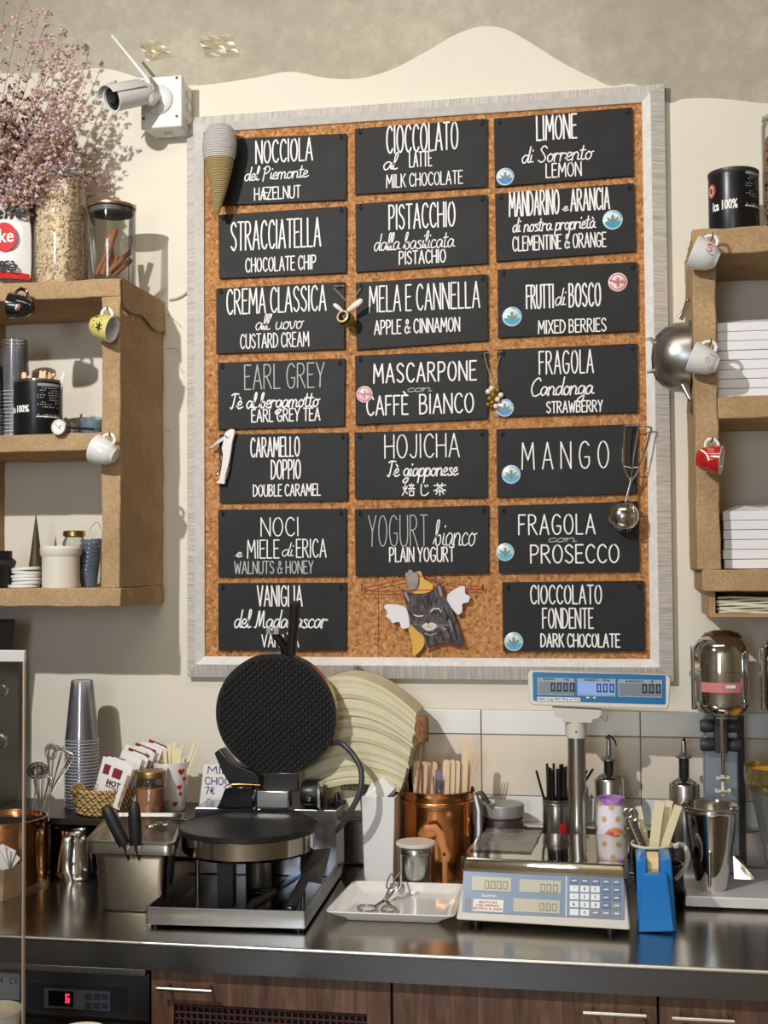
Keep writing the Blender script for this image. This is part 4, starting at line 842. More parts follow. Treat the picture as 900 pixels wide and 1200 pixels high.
# stacks of white flat boxes
def boxes(x0px, pyt, zbot, nb, Y0, where):
    x0 = X_(x0px, Y0, 640); zt = Z_(pyt, Y0, x0px+20); h = (zt-zbot)/nb
    for i in range(nb):
        random.seed(i+int(x0px)); dx = random.uniform(-.0015, .0015)-.0012*(nb-i if nb < 7 else 0)*0; z0 = zbot+i*h
        mb = MB()
        if i < nb-1: mb.bb((x0+dx, Y0+random.uniform(0, .002), z0+.0004), (x0+.34, -.03, z0+h-.0006))
        else:
            a, b, c, d = x0+dx, x0+.34, Y0, -.03
            mb.add([(a, c, z0), (b, c, z0), (b, d, z0), (a, d, z0), (a, c, z0+h*.9), (b, c, z0+h*.98), (b, c+.05, z0+h*.98+.012), (a+.032, c+.05, z0+h*.98+.012), (b, d, z0+h*.98+.012), (a+.032, d, z0+h*.98+.012), (a, d, z0+h*.9)],
                   [(0, 1, 5, 4), (4, 5, 6, 7), (7, 6, 8, 9), (0, 4, 10, 3), (4, 7, 9, 10), (0, 3, 2, 1), (1, 2, 8, 6, 5), (2, 3, 10, 9, 8)])
        o_ = mb.build('takeaway_box', mt('box_card', (236, 236, 238), .7), None, smooth=False, bevel=.0012)
        pos = ['bottom of its stack', 'second from the bottom', 'third from the bottom', 'fourth from the bottom', 'fifth from the bottom', 'sixth from the bottom', 'seventh from the bottom', 'eighth from the bottom'][i] if i < nb-1 else 'with raised lid on top of its stack'
        tag(o_, 'white takeaway box on the %s, %s' % (where, pos), 'box', 'white takeaway boxes '+where)
boxes(844, 377, zm_+.001, 8, SD+.035, 'middle burlap board')
boxes(848, 598, zb_+.001, 6, SD+.035, 'lowest burlap board')

# ================================================================== cups hung on the shelves
def hung_cup(label, px, py, Y, dirpx, toward, rb, rr, h, hpx, m_out, m_in, deco=None):
    """px,py = middle of the cup; dirpx = direction of the opening in the picture plane"""
    a = Vector((dirpx[0], -toward, -dirpx[1])).normalized(); c = Vector(W(px, py, Y))
    up = Vector((hpx[0], 0, -hpx[1])).normalized()
    M = axis_matrix(c-a*h/2, a, up)
    r = thing('espresso_cup', label, 'cup', tuple(c), 0, 'espresso cups hung on the shelves')
    prof = [(rb*.78, 0), (rb*.82, .003), (rb, .006), (rb+(rr-rb)*.45, h*.3), (rb+(rr-rb)*.8, h*.65), (rr, h)]
    MB().lathe(prof, seg=36, M=M, cap=True).build('body', m_out, r) if False else MB().lathe([(1e-5, .001)]+prof, seg=36, M=M, cap=False).build('body', m_out, r)
    MB().lathe([(rr, h), (rr-.001, h+.0012), (rr-.0028, h), (rb+(rr-rb)*.75-.003, h*.6), (rb-.003, h*.14), (1e-5, h*.1)], seg=36, M=M, cap=False).build('inside', m_in, r)
    pts = [(rb+(rr-rb)*.35+.0+x, 0, z) for x, z in ((-.001, h*.3), (.009, h*.3), (.016, h*.45), (.016, h*.62), (.009, h*.8), (.001, h*.82))]
    MB().tube([M @ q for q in spline(pts, 5)], .0032, 10, flat=.7).build('handle', m_in if deco != 'red' else m_in, r)
    hk = M @ Vector((rb+(rr-rb)*.35+.013, 0, h*.55)); 
    MB().tube([hk+Vector((0, .03, .0)), hk+Vector((0, -.004, .001)), hk+Vector((0, -.006, .008))], .0012, 6).build('hook', hookm, r)
    return r, M
blk = mt('black_ceramic', (20, 20, 24), .1, coat=1); yel = mt('yellow_ceramic', (216, 206, 116), .15, coat=.6); redc = mt('red_ceramic', (176, 30, 30), .15, coat=.6); wht = mt('cup_white', (226, 226, 224), .18, coat=.4)
def wrap_mark(M, R, pts, wd, col, name, root, z0=0, lift=.0006):
    """painted line on the cup wall: pts are (angle, height)"""
    b = MB(); P_ = []
    for a, z in pts: rr = R(z)+lift; P_.append(Vector((rr*cos(a), rr*sin(a), z)))
    b.tube([M @ p for p in P_], wd, 5, flat=.5); return b.build(name, col, root)
c1, M1 = hung_cup('black espresso cup hanging from the top burlap board by the coffee bag', 25, 359, SD-.036, (-1, -.12), .1, .017, .0275, .05, (.15, -1), blk, blk)
M1i = M1.to_3x3().inverted() @ Vector((0, -1, 0)); a1 = math.atan2(M1i.y, M1i.x)
bb_ = MB(); bb_.ell((0, 0, 0), (.008, .0015, .010), 16, 6, M=axis_matrix(M1 @ Vector((.0225*cos(a1-.2), .0225*sin(a1-.2), .026)), (0, 0, 1), (1, 0, 0))); bb_.build('emblem', mt('emb_brown', (120, 60, 40), .4), c1)
bb_ = MB(); bb_.ell((0, 0, 0), (.0022, .002, .007), 10, 6, M=axis_matrix(M1 @ Vector((.023*cos(a1-.2), .023*sin(a1-.2), .0265)), (.35, 0, 1), (1, 0, 0))); bb_.build('emblem', chalk, c1)
c2, M2 = hung_cup('yellow espresso cup with black leafy print hanging at the shelf corner', 120, 383, SD-.036, (1, .28), .1, .021, .029, .046, (.35, -1), yel, wht)
M2i = M2.to_3x3().inverted() @ Vector((0, -1, 0)); a2 = math.atan2(M2i.y, M2i.x); R2 = lambda z: .0215+.0085*min(1, z/.046)**.6
random.seed(4)
for k in range(13):
    a, z = a2+random.uniform(-.9, .35), random.uniform(.012, .038); wrap_mark(M2, R2, [(a, z), (a+random.uniform(-.22, .22), z+random.uniform(-.006, .006))], .0008, mt('yprint', (120, 100, 40), .5) if k < 8 else black_p, 'print', c2)
for k in range(6):
    a, z = a2+.1, .03; wrap_mark(M2, R2, [(a, z), (a+.35*cos(k*1.05), z+.008*sin(k*1.05))], .0013, black_p, 'print', c2)
c3, M3 = hung_cup('plain white espresso cup hanging at the corner of the middle left board', 123, 530, SD-.036, (-1, -.42), -.05, .019, .031, .05, (.45, -1), wht, wht)
c4, M4 = hung_cup('white espresso cup with a red letter S hanging below the black tin', 827, 300, SD-.038, (-1, -.45), -.05, .02, .034, .05, (.1, -1), wht, wht)
R4 = lambda z: .0205+.0135*min(1, z/.05)**.75
M4i = M4.to_3x3().inverted() @ Vector((0, -1, 0)); a4 = math.atan2(M4i.y, M4i.x); hu = 1 if (M4.to_3x3() @ Vector((-sin(a4), cos(a4), 0))).z > 0 else -1
sp_ = [(.34, .85), (.2, 1), (.04, .87), (.06, .65), (.34, .4), (.4, .18), (.22, 0), (.01, .14)]
wrap_mark(M4, R4, [(a4+hu*(.12+.55*(v)), .012+.016*(1-u*1.6)) for u, v in [(q.x, q.y) for q in spline([(a, b, 0) for a, b in sp_], 4)]], .0017, red_p, 'letter_s', c4)
wrap_mark(M4, R4, [(a4+hu*.0, .020), (a4-hu*.02, .010)], .0006, black_p, 'print', c4)
c5, M5 = hung_cup('white espresso cup with a small orange swirl hanging before the strainer', 826, 423, SD-.038, (-1, -.42), -.1, .019, .031, .052, (.55, -1), wht, wht)
R5 = lambda z: .0195+.0115*min(1, z/.052)**.75; M5i = M5.to_3x3().inverted() @ Vector((0, -1, 0)); a5 = math.atan2(M5i.y, M5i.x)
wrap_mark(M5, R5, [(a5+.22*cos(t)*(1-t/14), .019+.005*sin(t)*(1-t/14)) for t in [i*.5 for i in range(16)]], .0006, mt('orange_print', (222, 120, 90), .5), 'swirl', c5)
wrap_mark(M5, R5, [(a5+.45, .013), (a5+.5, .02)], .0006, black_p, 'print', c5)
c6, M6 = hung_cup('red espresso cup with white script hanging on the shelf post', 831, 538, SD-.038, (1, .12), .22, .019, .029, .046, (-.25, -1), redc, wht)
R6 = lambda z: .0195+.0095*min(1, z/.046)**.7; M6i = M6.to_3x3().inverted() @ Vector((0, -1, 0)); a6 = math.atan2(M6i.y, M6i.x)
h6 = 1 if (M6.to_3x3() @ Vector((-sin(a6), cos(a6), 0))).z > 0 else -1
wrap_mark(M6, R6, [(a6+h6*(.7-.9*t), .008+.018*t+.004*sin(t*3)) for t in [i/8 for i in range(9)]], .0018, chalk, 'script', c6)
for k in range(5): wrap_mark(M6, R6, [(a6+h6*(.75-.2*k), .022+.0*k), (a6+h6*(.7-.2*k), .034)], .0007, mt('pinkish', (226, 170, 165), .5), 'script', c6)

# ================================================================== strainer hung on the post
yc = -.155
cl = thing('strainer', 'steel colander with handles hung sideways against the shelf post', 'strainer', pz(795, 420, yc))
Rr = .073; cz = W(800, 419, yc); M = axis_matrix((X_(807, yc, 420), yc, cz.z), (-1, 0, .03), (0, 0, 1))
prof = [(Rr, 0), (Rr*.995, .010), (Rr*.96, .030), (Rr*.84, .050), (Rr*.62, .066), (Rr*.34, .0735), (1e-5, .0755)]
MB().lathe(prof, seg=48, M=M, cap=False).build('bowl', steel_dull, cl)
MB().lathe([(Rr-.002, .002), (Rr+.003, .002), (Rr+.003, -.002), (Rr-.002, -.002)], seg=48, M=M, cap=False).build('rim', steel_dull, cl)
hl = MB(); dk_ = mt('hole_dark', (40, 38, 36), .6)
for k in range(90):
    a = k*2.39996; t = .034+(k/90)*.028; rr = None
    for i in range(len(prof)-1):
        if prof[i][1] <= t <= prof[i+1][1]: u = (t-prof[i][1])/(prof[i+1][1]-prof[i][1]); rr = prof[i][0]*(1-u)+prof[i+1][0]*u
    if rr and (k % 5 != 0): hl.ell((rr*cos(a), rr*sin(a), t), (.0011, .0011, .0008), 6, 4, M=M)
h_ = hl.build('holes', dk_, cl); h_['kind'] = 'stuff'
for (p0, p1, p2) in (((797, 374), (803, 363), (806, 352)), ((800, 450), (806, 462), (809, 468))):
    A, B, C_ = [Vector(pz(*q, yc-.045)) for q in (p0, p1, p2)]
    MB().tube([A, B, C_], [.0065, .005, .0045], 10, flat=.35, up=(1, 0, 0)).build('handle', chrome, cl)
    MB().ell(C_, (.0045, .004, .0045), 12, 8).build('rivet', steel_dull, cl)
MB().rod(pz(809, 470, yc-.042), pz(808, 484, yc-.035), .0055, 10).build('wooden_peg', mt('peg', (120, 92, 66), .6), cl)
for (a, b) in (((771, 433), (758, 436)), ((768, 403), (757, 398))):
    MB().tube([pz(*a, yc-.01), pz((a[0]+b[0])/2, b[1]-1, yc-.012), pz(*b, yc-.012)], [.005, .004, .003], 10, flat=.4, up=(0, 0, 1)).build('foot', steel_dull, cl)

# ================================================================== things on the shelves
def tin(label, pxl, pxr, pyt, zb, Y, name='coffee_tin', rim=None, grp=None):
    cx = (X_(pxl, Y, pyt+30)+X_(pxr, Y, pyt+30))/2; r = (X_(pxr, Y, pyt+30)-X_(pxl, Y, pyt+30))/2; h = Z_(pyt, Y, (pxl+pxr)/2)-zb
    t = thing(name, label, 'tin', (cx, Y, zb), 0, grp); t['r'] = r; return t, cx, r, h
tinm = mt('tin_black', (30, 30, 33), .3, .3)
def coffee_tin(label, pxl, pxr, pyt, zb, Y, lid, tpy, pyb):
    t, cx, r, h = tin(label, pxl, pxr, pyt, zb, Y)
    if lid: MB().lathe([(r*.97, 0), (r*.985, .002), (r*.985, h-.008)], (cx, Y, zb), 40).build('can', tinm, t); MB().lathe([(r*.985, h-.010), (r, h-.009), (r, h-.001), (r*.97, h), (r*.93, h), (r*.92, h-.003), (1e-5, h-.003)], (cx, Y, zb), 40, cap=False).build('plastic_lid', dark_pl, t)
    else:
        MB().lathe([(1e-5, .002), (r*.97, 0), (r*.985, .002), (r*.985, h-.006)], (cx, Y, zb), 40, cap=False).build('can', tinm, t)
        MB().lathe([(r*.985, h-.006), (r, h-.004), (r, h), (r*.95, h), (r*.94, h-.01), (r*.94, .01)], (cx, Y, zb), 40, cap=False).build('steel_rim', chrome, t)
    cyl = (cx, Y, r*.985)
    pxs = pxr-pxl; f = lambda u: pxl+pxs*u
    ph = (Z_(pyt, Y)-zb)/((CD+Y)/F); g = lambda v: pyt+ph*v
    text_part('ica 100%', f(.0), f(.53), *tpy, Y, chalk, t, bold=.003, cyl=cyl)
    zE = Z_(pyb, Y, (pxl+pxr)/2); hE = zb+h-zE
    def band(name, a0, a1, v0, v1, m_, lift=.0004):
        b = MB(); n = 8; vs = []
        for i in range(n+1):
            a = a0+(a1-a0)*i/n; vs += [(cx+(r*.985+lift)*sin(a), Y-(r*.985+lift)*cos(a), zE+hE*(1-v0)), (cx+(r*.985+lift)*sin(a), Y-(r*.985+lift)*cos(a), zE+hE*(1-v1))]
        b.add(vs, [(2*i, 2*i+1, 2*i+3, 2*i+2) for i in range(n)]); return b.build(name, m_, t)
    band('white_line', .36, 1.5, .71, .735, chalk)
    for i in range(11):
        random.seed(i); a0 = .4; 
        while a0 < 1.35:
            L_ = random.uniform(.03, .14); v = .17+i*.045+(.1 if i > 8 else 0); band('small_print', a0, min(1.4, a0+L_), v, v+.018, mt('smallprint', (150, 150, 150), .6), .0006) if random.random() < .7 else None; a0 += L_+.05
    band('print_block', .4, 1.4, .09, .145, mt('smallprint', (150, 150, 150), .6), .0006)
    for col, s_, lf in (((196, 84, 52), 1, .0005), ((236, 230, 222), .72, .0009), ((150, 40, 30), .5, .0013)):
        b = MB(); vs = []
        for i in range(20):
            a = 2*pi*i/20; da = -1.1+.25*s_*cos(a)*(1 if s_ == 1 else .8); zz = zE+hE*(.62+.13*s_*sin(a)); vs.append((cx+(r*.985+lf)*sin(da), Y-(r*.985+lf)*cos(da), zz))
        b.add(vs, [tuple(range(20))]); b.build('oval_badge', mt('badge%d' % col[0], col, .4), t)
    return t, cx, r, h
coffee_tin('closed black coffee tin standing on top of the box shelf', 829.5, 890, 203, zt_, -.165, True, (241, 252.5), 266)
t1_, tx, tr, th_ = coffee_tin('open black coffee tin of wooden spoons on the middle left board', 18.5, 71.5, 447, zM, -.205, False, (478, 486.5), 508)
random.seed(12)
def stick(name_lab, a, b, wd, m_, cat, grp, kind='ice_cream_spoon', th=.0012, face=(0, -1, 0), spoon=False):
    A, B = Vector(a), Vector(b); d = (B-A).normalized(); sx = d.cross(Vector(face)).normalized(); fy = sx.cross(d)
    L = (B-A).length; out = [(-wd*.5, 0), (wd*.5, 0)]; n = 6
    prof = [(wd*.5, L-wd*.5)]+[(wd*.5*cos(pi*i/n), L-wd*.5+wd*.5*sin(pi*i/n)) for i in range(1, n)]+[(-wd*.5, L-wd*.5)]
    if spoon: out = [(-wd*.3, 0), (wd*.3, 0), (wd*.3, L*.62)]; prof = prof+[(-wd*.3, L*.62)]
    poly = out+prof; n = len(poly); vs = [A+sx*p[0]+d*p[1]-fy*th/2 for p in poly]+[A+sx*p[0]+d*p[1]+fy*th/2 for p in poly]
    o_ = MB().add(vs, [tuple(range(n)), tuple(reversed(range(n, 2*n)))]+[(i, i+n, (i+1) % n+n, (i+1) % n) for i in range(n)]).build(kind, m_, None, smooth=False)
    o_['label'] = name_lab; o_['category'] = cat; o_['group'] = grp; return o_
for i, (bx, by, tx2, ty2, w_, c) in enumerate([(30, 500, 28, 436, 6, 0), (33, 500, 34, 440, 6, 0), (40, 500, 48, 434, 3, 0), (42, 500, 51, 435, 3.4, 1), (44, 500, 53, 434, 3, 1), (46, 500, 56, 439, 3.4, 0), (50, 500, 58, 436, 3, 1), (52, 500, 61, 438, 3, 1), (55, 500, 63, 437, 3, 0), (54, 500, 66, 441, 3, 1), (60, 500, 75, 436, 3.4, 2), (26, 500, 15, 440, 2.6, 3)]):
    yy = -.205+random.uniform(-.02, .02)
    stick(['pale wooden spoon', 'pinkish wooden spoon', 'white plastic spoon', 'grey plastic spoon'][c]+' in the open black coffee tin', W(bx, by, yy), W(tx2, ty2, yy), w_*.0018, [stickwood, stickpink, white_pl, steel_dull][c], 'spoon', ['pale wooden spoons in the tin', 'pink wooden spoons in the tin', 'white spoon in the tin', 'grey spoon in the tin'][c], spoon=c == 0 and i < 2)
# stacks of nested clear cups, upside down
def clear_cup(label, grp, r_rim, r_base, h, loc):
    t = thing('clear_plastic_cup', label, 'cup', loc, 0, grp); ROOT[t.name] = Matrix()
    MB().lathe([(r_rim, 0), (r_rim+.0012, .0012), (r_rim+.0012, .0024), (r_rim-.0006, .0036), (r_base, h-.002), (r_base-.004, h), (1e-5, h-.001)], (0, 0, 0), 28, cap=False).build('wall', clear, t)
    MB().tube([(r_rim*cos(a)+.0006*cos(a), (r_rim+.0006)*sin(a), .0012) for a in [i*2*pi/28 for i in range(28)]], .0009, 5, closed=True).build('rolled_rim', mt('rim_plastic', (206, 210, 220), .15), t)
    return t
def cup_stack(label, grp, px, r, rb, h, Y, zb, n, pitch, py=900, tilt=0):
    x = X_(px, Y, py); t = clear_cup(label, grp, r, rb, h, (x, Y, zb))
    for i in range(1, n): random.seed(i); copy_tree(t, (x+random.uniform(-.0004, .0004)+tilt*i, Y, zb+i*pitch), label=label.replace('clear plastic cup in', 'topmost clear plastic cup of').replace('greenish clear cup in', 'topmost greenish clear cup of') if i == n-1 else None)
    return t
h1 = Z_(457, -.2, 20)-zM; cup_stack('clear plastic cup in the upturned stack behind the open tin', 'clear cups behind the open tin', 17, .035, .0285, Z_(396, -.15, 20)-Z_(457, -.15, 20)+.004, -.15, zM+.001, 14, (Z_(457, -.15, 20)-zM)/14, 450)
cup_stack('greenish clear cup in the upturned stack at the picture edge', 'clear cups at the picture edge', -16, .035, .0285, .11, -.2, zM+.001, 11, .0062, 450)
cup_stack('clear plastic cup in the tall upturned stack beside the whisks', 'tall stack of clear cups by the whisks', 96, .0375, .0245, Z_(793, -.13, 96)-Z_(863, -.13, 96), -.13, 1.031, 22, (Z_(863, -.13, 96)-1.031)/22)
# shelf thermometer
yt = SD-.012; tc_ = W(69, 500.5, yt)
tt = thing('dial_thermometer', 'round dial thermometer lying on the middle shelf edge before the tin', 'thermometer', tuple(tc_))
M = axis_matrix(tc_, (-.12, -1, .05), (1, 0, 0))
MB().lathe([(.0165, -.006), (.0185, -.002), (.0185, .002), (.0168, .0035), (.0162, .002)], seg=32, M=M, cap=False).build('case', steel_dull, tt)
MB().lathe([(.0165, -.001), (1e-5, -.001)], seg=32, M=M @ Matrix.Translation((0, 0, .003)), cap=False).build('dial', paper, tt)
mb = MB()
for k in range(28): a = k*2*pi/28; mb.tube([M @ Vector((.0125*cos(a), .0125*sin(a), .003)), M @ Vector((.0148*cos(a), .0148*sin(a), .003))], .0003, 4)
mb.build('scale_marks', black_p, tt)
MB().tube([M @ Vector((-.009, .008, .0036)), M @ Vector((.007, -.006, .0036))], .0005, 4).build('needle', mt('needle', (60, 40, 70), .5), tt)
MB().tube([M @ Vector((.001, -.001, .0034)), M @ Vector((.008, .004, .0034))], .0007, 4).build('red_mark', red_p, tt)
MB().rod(M @ Vector((.01, 0, -.008)), M @ Vector((.01, 0, -.008))+Vector((.045, .05, .0)), .003, 8).build('stem', dark_pl, tt)
# nested blue tubs
for i, (px, m_, hh) in enumerate(((108, bluepl, .048), (86, clear, .035))):
    x = X_(px, -.13, 490); t = thing('plastic_tub', ['pale blue nested plastic tubs at the post on the middle board', 'small clear plastic tub behind the dial thermometer'][i], 'tub', (x, -.13, zM)); r = .021+(1-i)*.005
    mb = MB()
    for k in range(5): mb.lathe([(r*.82, .001+k*hh*.13), (r, hh*.45+k*hh*.13), (r+.0015, hh*.45+k*hh*.13), (r+.0015, hh*.45+k*hh*.13+.0015), (r-.0005, hh*.45+k*hh*.13+.0015)], (x, -.13, zM), 24, cap=(k == 0))
    mb.build('tub_wall', m_, t)
    MB().lathe([(r*.7, hh*.3), (r*.7, hh*.32)], (x, -.13, zM), 20).build('tub_base', m_, t)
# bottom board: black grinder cup, lids, cone former, jar pot, glass jar, blue cups
def lat(label, name, cat, px, Y, zb, prof, m_, part='body', py=650, seg=36, grp=None, parts=()):
    x = X_(px, Y, py); t = thing(name, label, cat, (x, Y, zb), 0, grp); MB().lathe(prof, (x, Y, zb), seg, cap=False).build(part, m_, t)
    for (nm, pr, mm) in parts: MB().lathe(pr, (x, Y, zb), seg, cap=False).build(nm, mm, t)
    return t, x
lat('black plastic container with a stepped lid at the edge of the lowest board', 'black_container', 'container', -2, -.2, zB, [(1e-5, 0), (.034, 0), (.036, .004), (.036, .062), (.030, .068), (.030, .082), (1e-5, .083)], black_pl, parts=[('lid', [(.0365, .05), (.0385, .052), (.0385, .06), (.031, .066)], dark_pl)])
yl_ = -.2
for i in range(6):
    random.seed(i+40); x = X_(31+random.uniform(-.8, .8)-(3 if i == 0 else 0), yl_, 680); r = .0315 if i else .034; z = zB+.0005+(0 if i == 0 else .0062+.0078*(i-1))
    o_ = thing('saucer', 'white round saucer in the small pile before the brown cone, '+['bottom', 'second', 'third', 'fourth', 'fifth', 'top'][i]+' one', 'saucer', (x, yl_, z), 0, 'white saucers before the cone'); ROOT[o_.name] = Matrix()
    MB().lathe([(1e-5, 0), (r-.003, 0), (r, .0015), (r, .0058), (r-.002, .0072), (r-.005, .006), (1e-5, .006)], (0, 0, 0), 32, cap=False).build('disc', mt('lid_white', (232, 230, 226), .5), o_)
    o_.rotation_euler = (random.uniform(-.04, .02), random.uniform(-.07, .07) if i else 0, 0)
lat('dark wooden cone former standing on the lowest board', 'cone_former', 'mould', 42, -.1, zB, [(1e-5, 0), (.0215, 0), (.0005, Z_(602, -.1, 42)-zB)], mt('cone_brown', (74, 58, 40), .5, var=.15, vs=30, stretch=(1, 1, .2)))
hp = Z_(640, -.2, 70)-zB; rp_ = (X_(92, -.2, 670)-X_(51, -.2, 670))/2
lat('cream stoneware pot with a rolled collar on the lowest board', 'stoneware_pot', 'pot', 71.5, -.2, zB, [(1e-5, 0), (rp_*.98, 0), (rp_, .004), (rp_, hp*.72), (rp_*1.02, hp*.76)], mt('stoneware', (226, 220, 208), .4),
    parts=[('collar', [(rp_*1.01, hp*.75), (rp_*1.1, hp*.8), (rp_*1.12, hp*.94), (rp_*1.02, hp), (rp_*.9, hp*.99), (1e-5, hp*.97)], mt('stoneware', (0, 0, 0)))])
hg = Z_(622, -.1, 85)-zB
lat('glass jar with gold lid behind the stoneware pot', 'glass_jar', 'jar', 87, -.09, zB, [(1e-5, 0), (.024, 0), (.0265, .004), (.0265, hg-.028), (.021, hg-.014)], glass, parts=[('lid', [(.021, hg-.014), (.0255, hg-.012), (.0255, hg-.002), (.023, hg), (1e-5, hg-.001)], gold)])
x = X_(107, -.15, 660); n_ = 11
t = thing('blue_cup_stack', 'nest of smoky blue plastic cups beside the shelf post', 'cups', (x, -.15, zB))
bc = glassy('smoky_blue', (.26, .34, .43), .3, .15, .35)
for i in range(8):
    M = Matrix.Translation((x-.005+i*.0012, -.15, zB+.001+i*.0095)) @ Matrix.Rotation(-.08, 4, 'Y')
    MB().lathe([(1e-5, .001), (.017, 0), (.0235, .036), (.0248, .037), (.0248, .039), (.0228, .038)], seg=26, M=M, cap=False).build('cup', bc, t)
MB().tube(spline([W(105, 622, -.13), W(109, 615, -.13), W(115, 612, -.13), W(118, 620, -.13)], 5), .0006, 5).build('wire', steel_dull, t)

# ---- top board: coffee bag, grain jar, cinnamon jar, dried flowers
ybg = -.215
bg = thing('coffee_bag', 'white coffee bag with red bands and a red oval standing on the top shelf', 'bag', tuple(W(5, 330, ybg)))
mb = MB(); rws = [(331, -46, 36), (318, -45, 37.5), (296, -44, 37), (270, -43, 37), (252, -42, 33), (240, -40, 35), (232, -40, 35.5)]; vs = []; n = 18
for k, (py, a, b) in enumerate(rws):
    thk = [.02, .03, .034, .03, .02, .006, .002][k]
    A, B = W(a, py, ybg), W(b, py, ybg)
    for i in range(n+1):
        u = i/n; x = A.x+(B.x-A.x)*u; bul = thk*(1-(2*u-1)**4); vs.append((x, ybg-bul+.002*sin(i*1.9+k*2), A.z))
    for i in range(n+1):
        u = 1-i/n; x = A.x+(B.x-A.x)*u; vs.append((x, ybg+thk*(1-(2*u-1)**4)*.9+.001, A.z))
m_ = 2*(n+1)
for k in range(len(rws)-1):
    for i in range(m_): mb.f.append((k*m_+i, k*m_+(i+1) % m_, (k+1)*m_+(i+1) % m_, (k+1)*m_+i)); mb.m.append(0)
mb.v += [Vector(v) for v in vs]; mb.build('foil_body', mt('bag_white', (232, 230, 228), .25, bump=.25, bs=40, coat=.3), bg, subsurf=1)
yq = ybg-.036
def on_bag(py, px):     # bulge of the front at a given row, to lay the print on
    k = max(0, min(5, next((i for i in range(6) if rws[i+1][0] <= py), 5))); t = (rws[k][0]-py)/(rws[k][0]-rws[k+1][0]); th_k = [.02, .03, .034, .03, .02, .006, .002]
    return ybg-(th_k[k]*(1-t)+th_k[k+1]*t)-.0035
def bag_strip(py0, py1, a, b, m_, name):
    mb = MB(); vs = []; n = 14
    for i in range(n+1):
        px = a+(b-a)*i/n
        for py in (py0, py1): u = (px+44)/81.; v = W(px, py, ybg); yy = ybg+(on_bag(py, px)-ybg)*(1-max(0, min(1, abs(2*u-1)))**4)-.001; vs.append((v.x, yy, v.z))
    mb.add(vs, [(2*i, 2*i+1, 2*i+3, 2*i+2) for i in range(n)]); return mb.build(name, m_, bg)
bag_strip(233, 240.5, -39, 34.5, red_p, 'red_band'); bag_strip(322, 329, -44, 35.5, red_p, 'red_band')
mb = MB(); 
mb.add([W(5+14.5*cos(a), 277.5+17*sin(a), on_bag(277, 5)-.001) for a in [i*2*pi/28 for i in range(28)]], [tuple(range(28))]); mb.build('red_oval', red_p, bg, smooth=False)
text_part('ke', -1, 16, 268, 284, on_bag(277, 5)-.002, chalk, bg, bold=.0015)
text_part('caff\u00e8', -18, 28, 241, 257, on_bag(252, 5)-.002, black_p, bg, bold=.002, italic=.25)
text_part('caff\u00e8', -30, 19, 306, 319, on_bag(312, 0)-.002, black_p, bg, bold=.002, italic=.25)
# grain jar
yj2 = -.185; gx0, gx1 = X_(42, yj2, 270), X_(98.5, yj2, 270); gr = (gx1-gx0)/2; gx = (gx0+gx1)/2; gz = zT; gh = Z_(210, yj2, 70)-gz
gj = thing('grain_jar', 'tall glass jar full of puffed grain with a knobbed glass lid', 'jar', (gx, yj2, gz))
MB().lathe([(1e-5, .001), (gr*.95, 0), (gr, .004), (gr, gh-.014), (gr*.97, gh-.006), (gr*.86, gh)], (gx, yj2, gz), 48, cap=False).build('glass_body', glass, gj)
zl_ = gh
MB().lathe([(gr*.86, zl_), (gr*.97, zl_+.001), (gr*.99, zl_+.006), (gr*.95, zl_+.0095), (gr*.6, zl_+.013), (gr*.25, zl_+.0145), (gr*.22, zl_+.018), (gr*.34, zl_+.021), (gr*.34, zl_+.0265), (gr*.2, zl_+.029), (1e-5, zl_+.029)], (gx, yj2, gz), 40, cap=False).build('glass_lid', glassy('lid_glass', (.86, .9, .84), .25, .05, .25), gj)
MB().lathe([(gr*.885, zl_-.001), (gr*.9, zl_-.004), (gr*.86, zl_-.006)], (gx, yj2, gz), 40, cap=False).build('seal', glassy('seal', (.8, .84, .78), .2, .2, .5), gj)
random.seed(5); mb = MB()
ico = [(0, 0, -1), (.72, -.53, -.45), (-.28, -.85, -.45), (-.89, 0, -.45), (-.28, .85, -.45), (.72, .53, -.45), (.28, -.85, .45), (-.72, -.53, .45), (-.72, .53, .45), (.28, .85, .45), (.89, 0, .45), (0, 0, 1)]
icf = [(0, 2, 1), (1, 5, 0), (0, 3, 2), (0, 4, 3), (0, 5, 4), (1, 10, 5), (2, 6, 1), (3, 7, 2), (4, 8, 3), (5, 9, 4), (1, 6, 10), (2, 7, 6), (3, 8, 7), (4, 9, 8), (5, 10, 9), (6, 11, 10), (7, 11, 6), (8, 11, 7), (9, 11, 8), (10, 11, 9)]
gtop = Z_(212, yj2, 70)-gz
for i in range(1900):
    a = random.uniform(0, 2*pi); rr = (gr-.0062)*(1-random.random()**2*.16) if i < 1760 else (gr-.006)*math.sqrt(random.random()); z = random.uniform(.004, gtop-.004) if i < 1760 else gtop-.004+random.uniform(-.002, .002)
    M = Matrix.Translation((gx+rr*cos(a), yj2+rr*sin(a), gz+z)) @ Matrix.Rotation(random.uniform(0, 6), 4, 'Z') @ Matrix.Rotation(random.uniform(-1.5, 1.5), 4, 'X') @ Matrix.Diagonal((.0030, .0026, .0045, 1))
    mb.add(ico, icf, M)
mb.lathe([(1e-5, .003), (gr-.009, .003), (gr-.009, gtop-.006), (1e-5, gtop-.006)], (gx, yj2, gz), 24, cap=False)
o_ = mb.build('puffed_grain', mt('grain', (200, 172, 138), .8, var=.2, vs=150, col2=(242, 224, 198)), gj); o_['kind'] = 'stuff'
